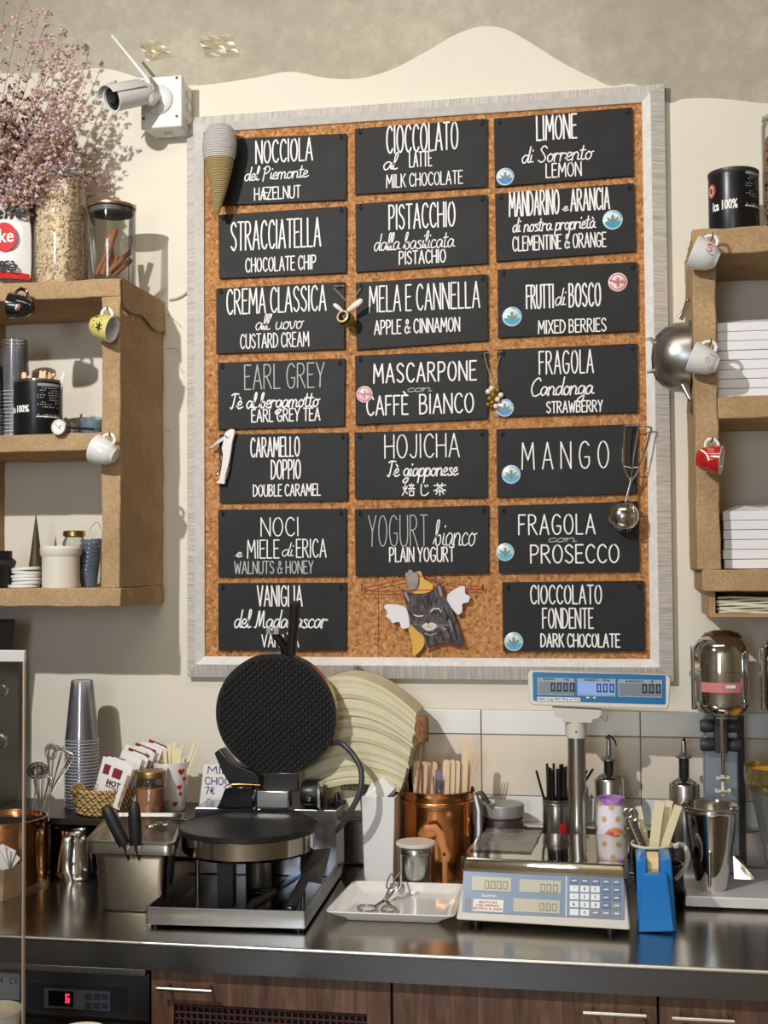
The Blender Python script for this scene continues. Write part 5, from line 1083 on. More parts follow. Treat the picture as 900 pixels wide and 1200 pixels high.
# cinnamon jar
yj3 = -.16; x0, x1 = X_(104, yj3, 290), X_(158, yj3, 290); cr = (x1-x0)/2; cx_ = (x0+x1)/2; chh = Z_(245, yj3, 130)-gz
cj = thing('cinnamon_jar', 'glass jar of cinnamon sticks with a rose gold lid', 'jar', (cx_, yj3, gz))
MB().lathe([(1e-5, .001), (cr*.94, 0), (cr*.97, .003), (cr*.97, chh-.004), (cr*.9, chh)], (cx_, yj3, gz), 44, cap=False).build('glass_body', glass, cj)
MB().lathe([(cr*.86, chh-.014), (cr*.9, chh-.012), (cr*.9, chh), (1e-5, chh)], (cx_, yj3, gz), 40, cap=False).build('rubber_seal', mt('seal_grey', (92, 96, 98), .5), cj)
MB().lathe([(cr*.98, chh-.001), (cr*1.0, chh+.001), (cr*1.0, chh+.005), (cr*.95, chh+.0065), (1e-5, chh+.0065)], (cx_, yj3, gz), 40, cap=False).build('lid', mt('rose_gold', (206, 160, 128), .28, .9), cj)
cm = mt('cinnamon', (150, 92, 56), .7, var=.25, vs=60, stretch=(1, 1, .3))
for i, (a, b, r) in enumerate((((120, 322), (135, 268), 4), ((132, 322), (128, 275), 4), ((113, 322), (128, 290), 3.5), ((128, 318), (153, 295), 3.2), ((132, 323), (154, 304), 3.2), ((137, 300), (132, 322), 3))):
    yy = yj3+[-.01, .008, -.015, -.012, .0, .01][i]; A, B = W(*a, yy), W(*b, yy); A.z = max(A.z, gz+.006)
    mb = MB(); rr = r*.0018; mb.tube([A, B], rr, 12); d = (B-A).normalized(); o_ = mb.build('cinnamon_stick', cm, cj)
# dried flowers in a vase, the vase beyond the picture edge
random.seed(21)
vb = Vector((X_(-34, -.2, 300), -.19, zT))
vz = thing('flower_vase', 'cream ceramic vase holding the dried statice on the top shelf', 'vase', tuple(vb))
MB().lathe([(1e-5, .001), (.03, 0), (.036, .02), (.034, .05), (.022, .075), (.026, .09), (.023, .09), (.018, .075), (.028, .05), (1e-5, .02)], tuple(vb), 28, cap=False).build('body', white_cer, vz)
fl = thing('dried_flowers', 'big bunch of dried mauve statice fanning out over the coffee bag', 'flowers', tuple(vb+Vector((0, 0, .02))))
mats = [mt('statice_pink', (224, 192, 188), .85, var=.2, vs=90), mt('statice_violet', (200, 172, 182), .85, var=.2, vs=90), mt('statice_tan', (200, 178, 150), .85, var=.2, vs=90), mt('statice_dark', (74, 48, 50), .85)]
mbs = [MB() for _ in mats]; st = MB()
def floret(p, c, s):
    for k in range(3):
        M = Matrix.Translation(p) @ Matrix.Rotation(random.uniform(0, 6.3), 4, 'Z') @ Matrix.Rotation(random.uniform(-1.4, 1.4), 4, 'X')
        mbs[c].add([(0, 0, 0), (s*.55, s*.2, s*.25), (s*.15, s*.1, s), (-s*.5, s*.15, s*.45)], [(0, 1, 2, 3)], M)
o = vb+Vector((0, 0, .07))
tips = []
for i in range(125):
    ang = random.uniform(-.35, 1.12); L = random.uniform(.22, .40)*(1 if ang < .75 else .86); yy = random.uniform(-.10, .12)
    tips.append((o+Vector((sin(ang)*L, yy, cos(ang)*L)), random.random()))
for (px, py, yy) in ((107, 130, -.2), (100, 118, -.18), (92, 148, -.2), (76, 170, -.2), (88, 88, -.2), (90, 78, -.2), (83, 65, -.19), (75, 34, -.19), (57, 12, -.2), (24, 10, -.2), (5, 12, -.2), (86, 105, -.2), (95, 108, -.2), (70, 60, -.2), (45, 20, -.18), (80, 130, -.19), (65, 150, -.2)):
    tips.append((W(px, py, yy), .3))
for (T, q) in tips:
    mid = o.lerp(T, .55)+Vector((random.uniform(-.01, .01), random.uniform(-.01, .01), .012))
    P_ = spline([o, mid, T], 7); st.tube(P_, .0009, 4)
    col = 0 if q < .4 else (1 if q < .62 else 2)
    for k, p in enumerate(P_[6:]):
        for b in range(3 if k < 7 else 2):
            d = Vector((random.uniform(-1, 1), random.uniform(-.8, .8), random.uniform(-.5, 1))).normalized()*random.uniform(.008, .03)
            e = p+d; st.tube([p, p+d*.6+Vector((0, 0, .003)), e], .0005, 3)
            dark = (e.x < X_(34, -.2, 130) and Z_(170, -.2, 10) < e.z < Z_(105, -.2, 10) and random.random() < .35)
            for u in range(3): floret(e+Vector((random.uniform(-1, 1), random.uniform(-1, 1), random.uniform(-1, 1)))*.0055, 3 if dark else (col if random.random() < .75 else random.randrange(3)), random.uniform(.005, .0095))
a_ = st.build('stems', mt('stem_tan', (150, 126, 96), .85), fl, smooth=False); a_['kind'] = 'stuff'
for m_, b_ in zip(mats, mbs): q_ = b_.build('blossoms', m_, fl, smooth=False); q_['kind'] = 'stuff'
# jar at the far end on top of the right shelf
x = X_(912, -.16, 200); t = thing('nut_jar', 'glass jar of brown nuts beside the closed black tin', 'jar', (x, -.16, zt_)); r = (x-X_(893, -.16, 200)); hh = Z_(143, -.16, 895)-zt_
MB().lathe([(1e-5, .001), (r*.95, 0), (r, .004), (r, hh-.01), (r*.85, hh)], (x, -.16, zt_), 36, cap=False).build('glass_body', glass, t)
MB().lathe([(r*.86, hh), (r*.98, hh+.002), (r*.95, hh+.009), (r*.4, hh+.013), (r*.5, hh+.022), (1e-5, hh+.026)], (x, -.16, zt_), 36, cap=False).build('glass_lid', MC['lid_glass'], t)
mb = MB(); random.seed(8)
for i in range(420):
    a = random.uniform(0, 6.28); rr = (r-.008)*(1-random.random()**2*.2); M = Matrix.Translation((x+rr*cos(a), -.16+rr*sin(a), zt_+random.uniform(.006, hh-.035))) @ Matrix.Rotation(random.uniform(0, 6), 4, 'X') @ Matrix.Diagonal((.0045, .004, .0065, 1)); mb.add(ico, icf, M)
o_ = mb.build('nuts', mt('nuts', (150, 104, 78), .7, var=.2, vs=70), t); o_['kind'] = 'stuff'
# ================================================================== things on the worktop
def RP(px, py, p0, n):                     # the photo ray through px,py on the plane through p0 with normal n
    d = ray(px, py); o = Vector((0, -CD, CZ)); n = Vector(n); t = (Vector(p0)-o).dot(n)/d.dot(n); return o+d*t
# ---- black raised ledge along the wall at the near end
zK = 1.03
rk = thing('raised_ledge', 'low black ledge at the wall carrying the sachet basket and the cherry mug', 'ledge', (-1.1, -.15, CT))
kx0, kx1 = X_(24.5, -.06, 850)+.004, X_(262, -.25, 950)
MB().bb((kx0, -.265, zK-.014), (kx1, -.05, zK)).build('top', mt('ledge_black', (30, 29, 28), .35), rk, bevel=.002)
for x in (kx0+.02, kx1-.06): MB().bb((x, -.24, CT), (x+.02, -.07, zK-.014)).build('support', black_pl, rk)
# ---- black grinder at the picture edge
gx_ = X_(24.5, -.06, 850)
gd = thing('coffee_grinder', 'black coffee grinder reaching under the wall shelf behind the clear screen', 'grinder', (gx_-.09, -.18, CT))
MB().bb((gx_-.17, -.235, CT), (gx_-.002, -.06, Z_(776, -.235, 10))).build('housing', black_pl, gd, bevel=.01)
MB().bb((gx_-.16, -.22, Z_(800, -.3, 10)), (gx_-.03, -.08, Z_(770, -.3, 10))).build('collar', dark_pl, gd, bevel=.006)
hx0 = X_(15, -.1, 740); q = [(-.13, 0), (.0, 0), (.008, .13), (-.15, .13)]
MB().prism([(hx0+a, Z_(775, -.3, 10)+b*.62) for a, b in q], -.22, -.1).build('hopper', black_pl, gd, bevel=.004)
for i, (px, py, r) in enumerate(((3, 808, .014), (0, 868, .018))):
    MB().lathe([(r, 0), (r, .01), (r*.8, .013), (r*.75, .01)], seg=24, M=axis_matrix(pz(px, py, -.236), (0, -1, 0), (1, 0, 0)), cap=False).build('knob', steel_dull, gd)

# ---- copper pot with whisks (behind the clear screen)
yA = -.315; cxA = X_(8, yA, 990); rA = X_(51, yA, 960)-cxA; hA = Z_(957, yA, 8)-CT
def pot(name, label, cx, cy, r, h, m_, grp=None, base_ring=True):
    t = thing(name, label, 'pot', (cx, cy, CT), 0, grp)
    MB().lathe([(1e-5, .004), (r*.97, .003), (r*.985, .008), (r*.985, h-.012), (r*.99, h-.008), (r*1.02, h-.002), (r*1.02, h), (r*.985, h+.0005), (r*.955, h-.006), (r*.95, .012), (1e-5, .01)], (cx, cy, CT), 56, cap=False).build('body', m_, t)
    if base_ring: MB().lathe([(r*1.0, 0), (r*1.05, .0), (r*1.06, .004), (r*1.05, .008), (r*.99, .009)], (cx, cy, CT), 56, cap=False).build('base_ring', mt('pewter', (176, 160, 138), .35, .9), t)
    return t
pA = pot('copper_pot', 'tall copper pot with whisks in it behind the clear screen', cxA, yA, rA, hA, copper)
wire = mt('whisk_wire', (214, 210, 202), .25, .9)
def whisk(label, base, neck, top, wid, n, m_=wire, ball=False):
    t = thing('whisk', label, 'whisk', tuple(base)); B, Nn, T = Vector(base), Vector(neck), Vector(top)
    MB().rod(B, Nn, .0022, 8).build('handle', m_, t)
    ax = (T-Nn); L = ax.length; M = axis_matrix(Nn, ax, (1, 0, 0)); mb = MB()
    for k in range(n):
        a = pi*k/n; pts = []
        for i in range(17):
            u = i/16*2-1; s_ = 1-u*u; z = L*(1-abs(u)**2.2); x = wid*math.copysign(1, u)*(abs(u)**.5)*(1-abs(u))*1.9 if abs(u) < 1 else 0
            pts.append(M @ Vector((x*cos(a), x*sin(a), z)))
        mb.tube(pts, .0013, 5)
    mb.build('wires', m_, t); return t
yW = yA+.01
whisk('balloon whisk standing tallest in the copper pot', W(57, 962, yW), W(59, 930, yW), W(73, 878, yW-.01), .038, 5)
whisk('narrow whisk leaning low in the copper pot', W(48, 955, yW-.02), W(48, 952, yW-.02), W(51, 909, yW-.02), .026, 5)
sk = thing('spiral_whisk', 'dark round spiral whisk standing beside the balloon whisk', 'whisk', pz(38, 955, yW))
MB().rod(pz(38, 955, yW), pz(43, 912, yW), .0017, 8).build('handle', wire, sk)
mb = MB(); c = W(44, 903, yW)
for k in range(9): z = -.015+k*.0038; r = .0215*math.sqrt(max(.02, 1-(z/.0185)**2)); mb.tube([c+Vector((r*cos(a), r*sin(a), z*.95)) for a in [i*2*pi/20 for i in range(20)]], .0011, 5, closed=True)
for k in range(3): mb.tube([c+Vector((.0215*cos(a)*cos(k*1.05), .0215*cos(a)*sin(k*1.05), .0175*sin(a))) for a in [i*2*pi/20 for i in range(20)]], .0007, 4, closed=True)
mb.build('coil', mt('dark_wire', (120, 114, 108), .3, .9), sk)
# dark pitcher between
lat('slim dark steel pitcher half hidden between copper pot and milk pitcher', 'milk_pitcher', 'pitcher', 57, -.19, CT, [(1e-5, .002), (.03, 0), (.034, .006), (.030, .07), (.026, .11), (.028, .125), (.026, .125), (.024, .1), (.024, .01), (1e-5, .008)], mt('dark_steel', (92, 86, 80), .15, 1), py=1000)
# milk pitcher
yP = -.232; cxP = X_(91, yP, 1000); rP = X_(118, yP, 1010)-cxP; hP = Z_(969, yP, 91)-CT
mp_ = thing('milk_pitcher', 'shiny steel milk pitcher with a broad strap handle facing out', 'pitcher', (cxP, yP, CT))
MB().lathe([(1e-5, .003), (rP*.86, 0), (rP*.97, .006), (rP, .02), (rP*.96, hP*.45), (rP*.84, hP*.75), (rP*.85, hP*.9), (rP*.95, hP), (rP*.92, hP), (rP*.82, hP*.88), (rP*.8, hP*.72), (rP*.93, hP*.4), (rP*.9, .01), (1e-5, .008)], (cxP, yP, CT), 48, cap=False).build('body', chrome, mp_)
mb = MB(); a_ = Vector((cxP+.004, yP-rP*.86, CT+hP*.93)); pts = spline([a_, a_+Vector((.001, -.022, .0)), a_+Vector((.001, -.03, -.03)), a_+Vector((0, -.024, -.07)), a_+Vector((0, -.010, -.098))], 5)
mb.tube(pts, .0085, 12, flat=.18, up=(1, 0, 0)); mb.build('handle', steel, mp_)
# small tray of papers in front of the pot
bt = thing('card_tray', 'small kraft card tray of folded white papers before the copper pot', 'tray', pz(0, 1055, -.47))
P0 = G(-40, 1062, CT+.0005); P1 = G(16, 1052, CT+.0005); P0.y = P1.y = -.43; tz = Z_(1017, -.43, 20)-CT
MB().lathe([(.055, 0), (.064, tz), (.0615, tz), (.053, .003), (1e-5, .003)], (X_(-14, -.43, 1040), -.41, CT+.0005), 6, cap=False, a0=.3, a1=.3+2*pi).build('tray_wall', mt('kraft', (178, 150, 118), .8, var=.1, vs=40), bt, smooth=False)
for i in range(5):
    c = W(-4+i*3, 1010-(i % 2)*4, -.415+i*.006); M = Matrix.Translation(c) @ Matrix.Rotation(.3*i-.5, 4, 'Y'); o_ = MB().box((0, 0, 0), (.035, .0015, .05), M).build('folded_paper', paper, bt, smooth=False)

# ---- steel inset pan with lid, scraper handles
zc = 1.040
c4_ = [Vector((-1.0, -.523, zc)), Vector((-.82, -.523, zc)), Vector((-.899, -.226, zc)), Vector((-1.059, -.244, zc))]
pan = thing('steel_pan', 'deep stainless gastronorm pan with recessed lid and two scrapers at its front', 'pan', (-.94, -.38, CT))
cc = sum(c4_, Vector())/4
def ring(scale, z, k=5, push=0.):
    out = []; q_ = [cc+(v-cc)*scale for v in c4_]
    for i in range(4):
        a, b, c = q_[i-1], q_[i], q_[(i+1) % 4]; r = .022
        u = (a-b).normalized()*r; v = (c-b).normalized()*r
        for j in range(k+1):
            t = j/k; p = (b+u)*(1-t)**2+b*2*t*(1-t)+(b+v)*t*t; out.append((p.x, p.y, z))
    return out
def loops(rs, name, m_, parent, close0=False, close1=False, flip=False):
    mb = MB(); n = len(rs[0])
    for r in rs: mb.v += [Vector(p) for p in r]
    for i in range(len(rs)-1):
        for k in range(n): mb.f.append((i*n+k, i*n+(k+1) % n, (i+1)*n+(k+1) % n, (i+1)*n+k)); mb.m.append(0)
    if close0: mb.f.append(tuple(range(n))); mb.m.append(0)
    if close1: mb.f.append(tuple(range((len(rs)-1)*n, len(rs)*n))); mb.m.append(0)
    return mb.build(name, m_, parent)
steel_s = mt('satin_steel', (170, 165, 156), .27, 1, var=.08, vs=6)
loops([ring(.70, CT+.001), ring(.73, CT+.006), ring(.82, zc-.035), ring(.86, zc-.026), ring(.93, zc-.024), ring(.95, zc-.022), ring(1.0, zc-.02), ring(1.0, zc-.004), ring(.99, zc)], 'body', steel_s, pan, close0=True)
loops([ring(1.005, zc), ring(1.005, zc+.003), ring(.93, zc+.003), ring(.90, zc-.004), ring(.84, zc-.006)], 'lid', steel_s, pan, close1=True)
for i, ((a, b), (c, d)) in enumerate((((123, 945), (146, 990)), ((157, 940), (159, 990)))):
    yy = -.53; A, B = W(a, b, yy), W(c, d, yy)
    o_ = thing('scraper', ['black handled scraper leaning in the steel pan, the tilted one', 'black handled scraper standing upright in the steel pan'][i], 'scraper', tuple(B), 0, 'scrapers in the steel pan')
    MB().tube([A, A.lerp(B, .06), A.lerp(B, .35), A.lerp(B, .8), B], [.006, .0105, .0125, .0125, .0115], 14, flat=.8).build('handle', mt('handle_black', (26, 26, 28), .5), o_)
    MB().tube([B, B+Vector((.002, .02, -.03))], [.008, .008], 8, flat=.2).build('blade', steel, o_)
for i, (px, py) in enumerate(((176, 968), (186, 965), (193, 966))):
    c = G(px, py, zc+.004); o_ = thing('spoon', 'little steel spoon lying on the pan lid, '+['nearest the scrapers', 'middle one', 'nearest the waffle maker'][i], 'spoon', tuple(c), 0, 'little spoons on the pan lid')
    MB().ell(c, (.011, .007, .004), 14, 8).build('bowl', chrome, o_); MB().tube([c+Vector((.008, .002, .002)), c+Vector((.03, .02, .003)), c+Vector((.05, .035, .001))], [.0022, .0016, .0022], 6).build('handle', chrome, o_)

# ---- basket of sachets
yB = -.19; bx = X_(121, yB, 945); rB = (X_(157, yB, 935)-X_(88, yB, 935))/2; hB = Z_(928, yB-.06, 121)-zK
def _bask(nt, b):
    tc = N(nt, 'TexCoord'); w1 = N(nt, 'TexWave', Scale=48., Distortion=2.5, Detail=1.); w1.bands_direction = 'DIAGONAL'; n = N(nt, 'TexNoise', Scale=60.)
    nt.links.new(tc.outputs['Object'], w1.inputs['Vector']); nt.links.new(tc.outputs['Object'], n.inputs['Vector'])
    r = ramp(nt, [(.1, (140, 108, 62)), (.45, (190, 154, 98)), (.9, (220, 190, 134))]); nt.links.new(w1.outputs[1], r.inputs[0]); nt.links.new(r.outputs[0], b.inputs['Base Color']); b.inputs['Roughness'].default_value = .7
wick = nodes_mat('wicker', _bask)
bk_ = thing('sachet_basket', 'small round woven straw basket holding the hot drink sachets', 'basket', (bx, yB, zK))
mb = MB(); nr, ns = 7, 30
random.seed(1)
for j in range(nr):       # woven courses: short plump strands that pass over and under
    for k in range(ns):
        if True:
            a0, a1 = 2*pi*(k+.1)/ns, 2*pi*(k+1.5)/ns; z0 = hB*(j+.1)/nr; z1 = z0+hB/nr*1.1
            r0 = rB*(.76+.24*j/nr)+(.0015 if (j+k) % 2 else 0); r1 = rB*(.76+.24*(j+1)/nr)+(.0015 if (j+k) % 2 else 0)
            mb.tube([(bx+r0*cos(a0), yB+r0*sin(a0), zK+z0+.002), (bx+(r0+.003)*cos((a0+a1)/2), yB+(r0+.003)*sin((a0+a1)/2), zK+(z0+z1)/2+.001), (bx+r1*cos(a1), yB+r1*sin(a1), zK+z1)], [.0022, .0036, .0022], 5)
o_ = mb.build('woven_strands', wick, bk_); o_['kind'] = 'stuff'
MB().lathe([(1e-5, .001), (rB*.72, .001), (rB*.95, hB)], (bx, yB, zK), 30, cap=False).build('lining', wick, bk_)
MB().tube([(bx+rB*cos(a), yB+rB*sin(a), zK+hB) for a in [i*2*pi/36 for i in range(36)]], .0032, 6, closed=True).build('rim_braid', wick, bk_)
sach_w = mt('sachet_white', (236, 234, 230), .45); wine = mt('wine_red', (128, 26, 48), .5)
SL = [(128, 889, 929, -.235, 5, 'front sachet reading HOT with a wine red square'), (120, 885, 925, -.215, 1, 'sachet behind the HOT one, leaning outward'), (137, 881, 921, -.20, 6, 'third sachet from the front of the straw basket'), (145, 878, 918, -.185, 6, 'fourth sachet from the front of the straw basket'),
      (143, 874, 914, -.17, 4, 'fifth sachet from the front of the straw basket'), (153, 872, 912, -.155, 6, 'sixth sachet from the front of the straw basket'), (160, 870, 910, -.14, 7, 'seventh sachet from the front of the straw basket'), (168, 868, 908, -.125, 7, 'rearmost sachet of the straw basket')]
for i, (px, pt, pb, Y, tl, lab) in enumerate(SL):
    c = W(px, pb, Y); top = W(px, pt, Y); w_ = .05 if i == 0 else .052; h_ = top.z-c.z+.028
    t = thing('drink_sachet', lab, 'sachet', (c.x, Y, c.z-.028), 0, 'sachets in the straw basket'); ROOT[t.name] = Matrix.Identity(4)
    t.rotation_euler = (-.12, math.radians(12+tl), -.12)
    mb = MB(); n = 6; vs = []
    for s_ in (-1, 1):
        for k in range(7): z = h_*k/6; th = .0045*sin(pi*k/6)+.0004; vs += [(-w_/2, 0, z), (-w_/4, s_*th, z), (w_/4, s_*th, z), (w_/2, 0, z)]
    fs = []
    for s_ in (0, 1):
        for k in range(6):
            for j in range(3): a = s_*28+k*4+j; fs.append((a, a+1, a+5, a+4))
    mb.add(vs, fs).build('pouch', sach_w, t, smooth=True)
    MB().box((0, 0, h_-.003), (w_, .0016, .006)).build('sealed_end', wine if i % 2 else sach_w, t, smooth=False)
    MB().box((w_*.43, -.003, h_*.4), (w_*.09, .0012, h_*.7)).build('side_band', mt('side_print', (90, 34, 34), .5, col2=(206, 170, 120), vs=90), t, smooth=False)
    if i < 2: MB().box((-w_*.08, -.0052, h_*.70), (w_*.42, .0012, w_*.40)).build('red_square', wine, t, smooth=False)
    if i == 0:
        me = font_mesh('HOT', .0155, mt('hot_ink', (60, 22, 34), .5), 'lettering', .0006)
        for v in me.vertices: v.co = Vector((v.co.x-w_*.1, -.0055-v.co.z, v.co.y+h_*.42))
        o_ = bpy.data.objects.new('lettering', me); COL.objects.link(o_); o_.parent = t
        for k in range(9): MB().box((-w_*.42+k*.0036, -.0053, h_*.385), (.0026, .0006, .0022)).build('small_print', wine, t, smooth=False)
# ---- brown powder jar
yJ = -.21; jx = X_(177.5, yJ, 930); rJ = (X_(195, yJ, 930)-X_(160, yJ, 930))/2; hJ = Z_(903, yJ, 177)-zK
jj = thing('spice_jar', 'glass jar of brown cocoa powder with a dull gold lid', 'jar', (jx, yJ, zK))
MB().lathe([(1e-5, .001), (rJ*.86, 0), (rJ*.96, .004), (rJ, .012), (rJ*.97, hJ-.022), (rJ*.82, hJ-.014)], (jx, yJ, zK), 40, cap=False).build('glass_body', glass, jj)
MB().lathe([(1e-5, .002), (rJ*.85, .002), (rJ*.94, .01), (rJ*.93, hJ*.62), (1e-5, hJ*.6)], (jx, yJ, zK), 36, cap=False).build('cocoa_powder', mt('cocoa', (168, 116, 84), .85), jj)
MB().lathe([(rJ*.86, hJ-.0145), (rJ*.92, hJ-.013), (rJ*.92, hJ-.003), (rJ*.86, hJ), (1e-5, hJ-.001)], (jx, yJ, zK), 40, cap=False).build('lid', mt('brass_lid', (150, 122, 72), .4, .9), jj)
# ---- mug with red hearts
yM = -.135; mx = X_(200.5, yM, 915); rM = (X_(221, yM, 890)-X_(180, yM, 890))/2; hM = Z_(892, yM, 200)-zK
mg = thing('cherry_mug', 'white mug with big red heart cherries holding beige stirring sticks', 'mug', (mx, yM, zK))
MB().lathe([(1e-5, .002), (rM*.74, 0), (rM*.78, .003), (rM, hM), (rM*.95, hM), (rM*.72, .006), (1e-5, .006)], (mx, yM, zK), 44, cap=False).build('body', white_cer, mg)
def rM_(z): return rM*(.78+.22*z/hM)+.0006
def on_mug(a, z): return Vector((mx+rM_(z)*sin(a), yM-rM_(z)*cos(a), zK+z))
for (a, v, s_) in ((-.35, .84, .0105), (.95, .82, .009), (1.2, .66, .007), (.85, .50, .007), (.95, .36, .006), (.6, .16, .007), (-.8, .5, .008), (-.3, .2, .008)):
    pts = []
    for k in range(20):
        t = 2*pi*k/20; hx_ = .0625*16*sin(t)**3*s_; hz_ = .0625*(13*cos(t)-5*cos(2*t)-2*cos(3*t)-cos(4*t))*s_; pts.append(on_mug(a+hx_/rM, hM*v+hz_))
    MB().add(pts+[sum(pts, Vector())/20+Vector((sin(a), -cos(a), 0))*.0012], [(k, (k+1) % 20, 20) for k in range(20)]).build('heart_print', mt('heart_red', (196, 30, 34), .3), mg)
A = W(200, 901, yM); MB().tube(spline([on_mug(.12, hM*.9), on_mug(.12, hM*.9)+Vector((.003, -.018, -.002)), on_mug(.12, hM*.6)+Vector((.004, -.024, 0)), on_mug(.12, hM*.35)+Vector((.003, -.018, 0)), on_mug(.12, hM*.25)], 6), .0048, 12, flat=.75).build('handle', white_cer, mg)
beige = mt('beige_stick', (236, 224, 184), .55)
random.seed(31)
def flat_stick(lab, grp, a, b, w_, th, m_, name='stirring_stick', cat='stick', face=(0, -1, 0)):
    A, B = Vector(a), Vector(b); d = (B-A).normalized(); sx = d.cross(Vector(face)).normalized(); fy = sx.cross(d); L = (B-A).length
    vs = [A+sx*x+fy*y+d*z for z in (0, L) for (x, y) in ((-w_/2, -th/2), (w_/2, -th/2), (w_/2, th/2), (-w_/2, th/2))]
    o_ = MB().add(vs, [(0, 1, 2, 3), (4, 5, 6, 7), (0, 1, 5, 4), (1, 2, 6, 5), (2, 3, 7, 6), (3, 0, 4, 7)]).build(name, m_, None, smooth=False, bevel=.0003)
    return tag(o_, lab, cat, grp)
for i, (bx_, tx_, ty_, w_, yy) in enumerate(((196, 193, 878, .008, 0), (198, 198, 872, .009, .008), (200, 204, 870, .009, .012), (203, 210, 877, .016, -.008), (205, 214, 873, .006, .01), (207, 228, 871, .007, .005), (209, 232, 876, .005, -.005), (194, 188, 882, .005, .01))):
    flat_stick('beige stirring stick standing in the cherry mug', 'stirring sticks in the cherry mug', W(bx_, 930, yM+yy), W(tx_, ty_, yM+yy), w_, .0012, beige)
# ---- price card
yS = -.13; pc = thing('price_card', 'white card with blue hand lettering half hidden behind the waffle maker', 'card', pz(265, 955, yS))
q_ = [W(239, 896, yS), W(320, 893, yS), W(320, 956, yS), W(232, 956, yS)]
MB().prism([(v.x, v.z) for v in q_], yS, yS+.0012).build('card', paper, pc, smooth=False)
ink = mt('blue_ink', (40, 44, 130), .6)
for (t, a, b, y0, y1) in (('MILK', 243.5, 278, 898.5, 906.5), ('CHOCOLATE', 240.5, 306, 911.5, 920), ('7\u20ac', 241, 251, 922.5, 930)): write(MB(), t, a, b, y0, y1, yS-.0006, False, 1.2).build('lettering', ink, pc, smooth=False)
for (a, b, c, d) in ((239, 939, 242, 953), (243, 936, 246, 944), (246, 946, 249, 954), (236, 948, 239, 954)): MB().bb((X_(a, yS, 940), yS-.001, Z_(d, yS, 240)), (X_(c, yS, 940), yS, Z_(b, yS, 240))).build('blue_mark', ink, pc)

# ================================================================== waffle cone maker
wm_ = thing('waffle_cone_maker', 'steel waffle cone maker with its round black grid plate raised', 'waffle maker', (-.706, -.35, CT))
FL, FR = Vector((-.8565, -.577, .905)), Vector((-.5575, -.562, .905)); ux = (FR-FL).normalized(); uy = Vector((-ux.y, ux.x, 0))
BR = FR+uy*.42; BL = FL+uy*.42; zb1 = .938
def fp(v, z): return (v.x, v.y, z)
base_st = mt('base_steel', (176, 174, 172), .22, 1, var=.05, vs=8)
for (P, Q, ins) in ((FL, FR, uy), (FR, BR, -ux), (BR, BL, -uy), (BL, FL, ux)):
    t_ = ins*.0045; MB().slab([(P.x, P.y), (Q.x, Q.y), ((Q+t_).x, (Q+t_).y), ((P+t_).x, (P+t_).y)], .906, zb1).build('tray_wall', base_st, wm_, smooth=False, bevel=.0008)
MB().slab([(v.x, v.y) for v in (FL+uy*.004+ux*.004, FR+uy*.004-ux*.004, BR-uy*.004-ux*.004, BL-uy*.004+ux*.004)], .908, .9185).build('tray_floor', mt('tray_dark', (70, 68, 66), .16, 1), wm_, smooth=False)
for v in (FL+ux*.015+uy*.015, FR-ux*.015+uy*.015, BR-ux*.02-uy*.02, BL+ux*.02-uy*.02): MB().lathe([(.009, 0), (.009, .0065)], (v.x, v.y, CT), 12).build('rubber_foot', black_pl, wm_)
# control box at the back
def U(a, b, z): v = FL+ux*a+uy*b; return Vector((v.x, v.y, z))
Wd = (FR-FL).length; b0 = .335; b1 = .43; zt_box = 1.056
mb = MB(); pp = [U(.0, b0, 0), U(Wd+.003, b0, 0), U(Wd+.003, b1, 0), U(.0, b1, 0)]; mb.slab([(v.x, v.y) for v in pp], .919, zt_box); mb.build('control_box', base_st, wm_, smooth=False, bevel=.0015)
kn = G(395, 943, zt_box); mb = MB()
mb.lathe([(.013, 0), (.014, .003), (.008, .008), (.0065, .02), (.0035, .026), (1e-5, .027)], tuple(kn), 20); mb.box((kn.x, kn.y, kn.z+.006), (.04, .012, .009)); mb.build('timer_knob', black_pl, wm_, bevel=.001)
# lower plate
yL = -.385; cxL = X_(291.5, yL, 967); rL = (X_(370.5, yL, 967)-X_(213, yL, 967))/2; zL = Z_(967, yL, 291)+.003
MB().lathe([(rL-.012, zL-.05), (rL-.006, zL-.044), (rL-.006, zL-.008)], (cxL, yL, 0), 64, cap=True).build('lower_pan', mt('pan_steel', (196, 192, 184), .12, 1), wm_)
lp = MB().lathe([(rL-.003, zL-.012), (rL, zL-.010), (rL, zL-.001), (rL-.003, zL), (rL-.007, zL-.003), (1e-5, zL-.003)], (cxL, yL, 0), 72, cap=False).build('lower_plate', mt('cast_iron', (34, 33, 33), .42, .2, bump=.1, bs=200), wm_)
MB().lathe([(.026, .919), (.026, zL-.05)], (cxL, yL+.07, 0), 24).build('pedestal', steel_dull, wm_)
for (px, c) in ((228, 0), (352, 1)): x = X_(px, yL, 1020); MB().rod((x, yL+.02, .919), (x, yL+.02, zL-.04), .005, 10).build('support_rod', steel_dull, wm_)
MB().bb((cxL-.03, yL-.03, zL-.058), (cxL+.09, yL+.05, zL-.050)).build('heater_bracket', steel_dull, wm_)
# front handle bar
yH = -.505; hx0, hx1 = X_(254.5, yH, 1030), X_(273.5, yH, 1030)
MB().bb((hx0, yH, .921), (hx1, yH+.022, Z_(997, yH, 264))).build('front_handle', black_pl, wm_, bevel=.002)
MB().bb((hx0+.008, yH+.003, Z_(997, yH, 264)), (hx1-.004, yH+.02, Z_(984, yH, 264))).build('handle_neck', steel_dull, wm_, bevel=.001)
MB().lathe([(.0055, 0), (.0055, .002), (.003, .0025), (.003, .001)], seg=16, M=axis_matrix(pz(260.5, 1003.5, yH-.0005), (0, -1, 0), (1, 0, 0)), cap=False).build('screw', gold, wm_)
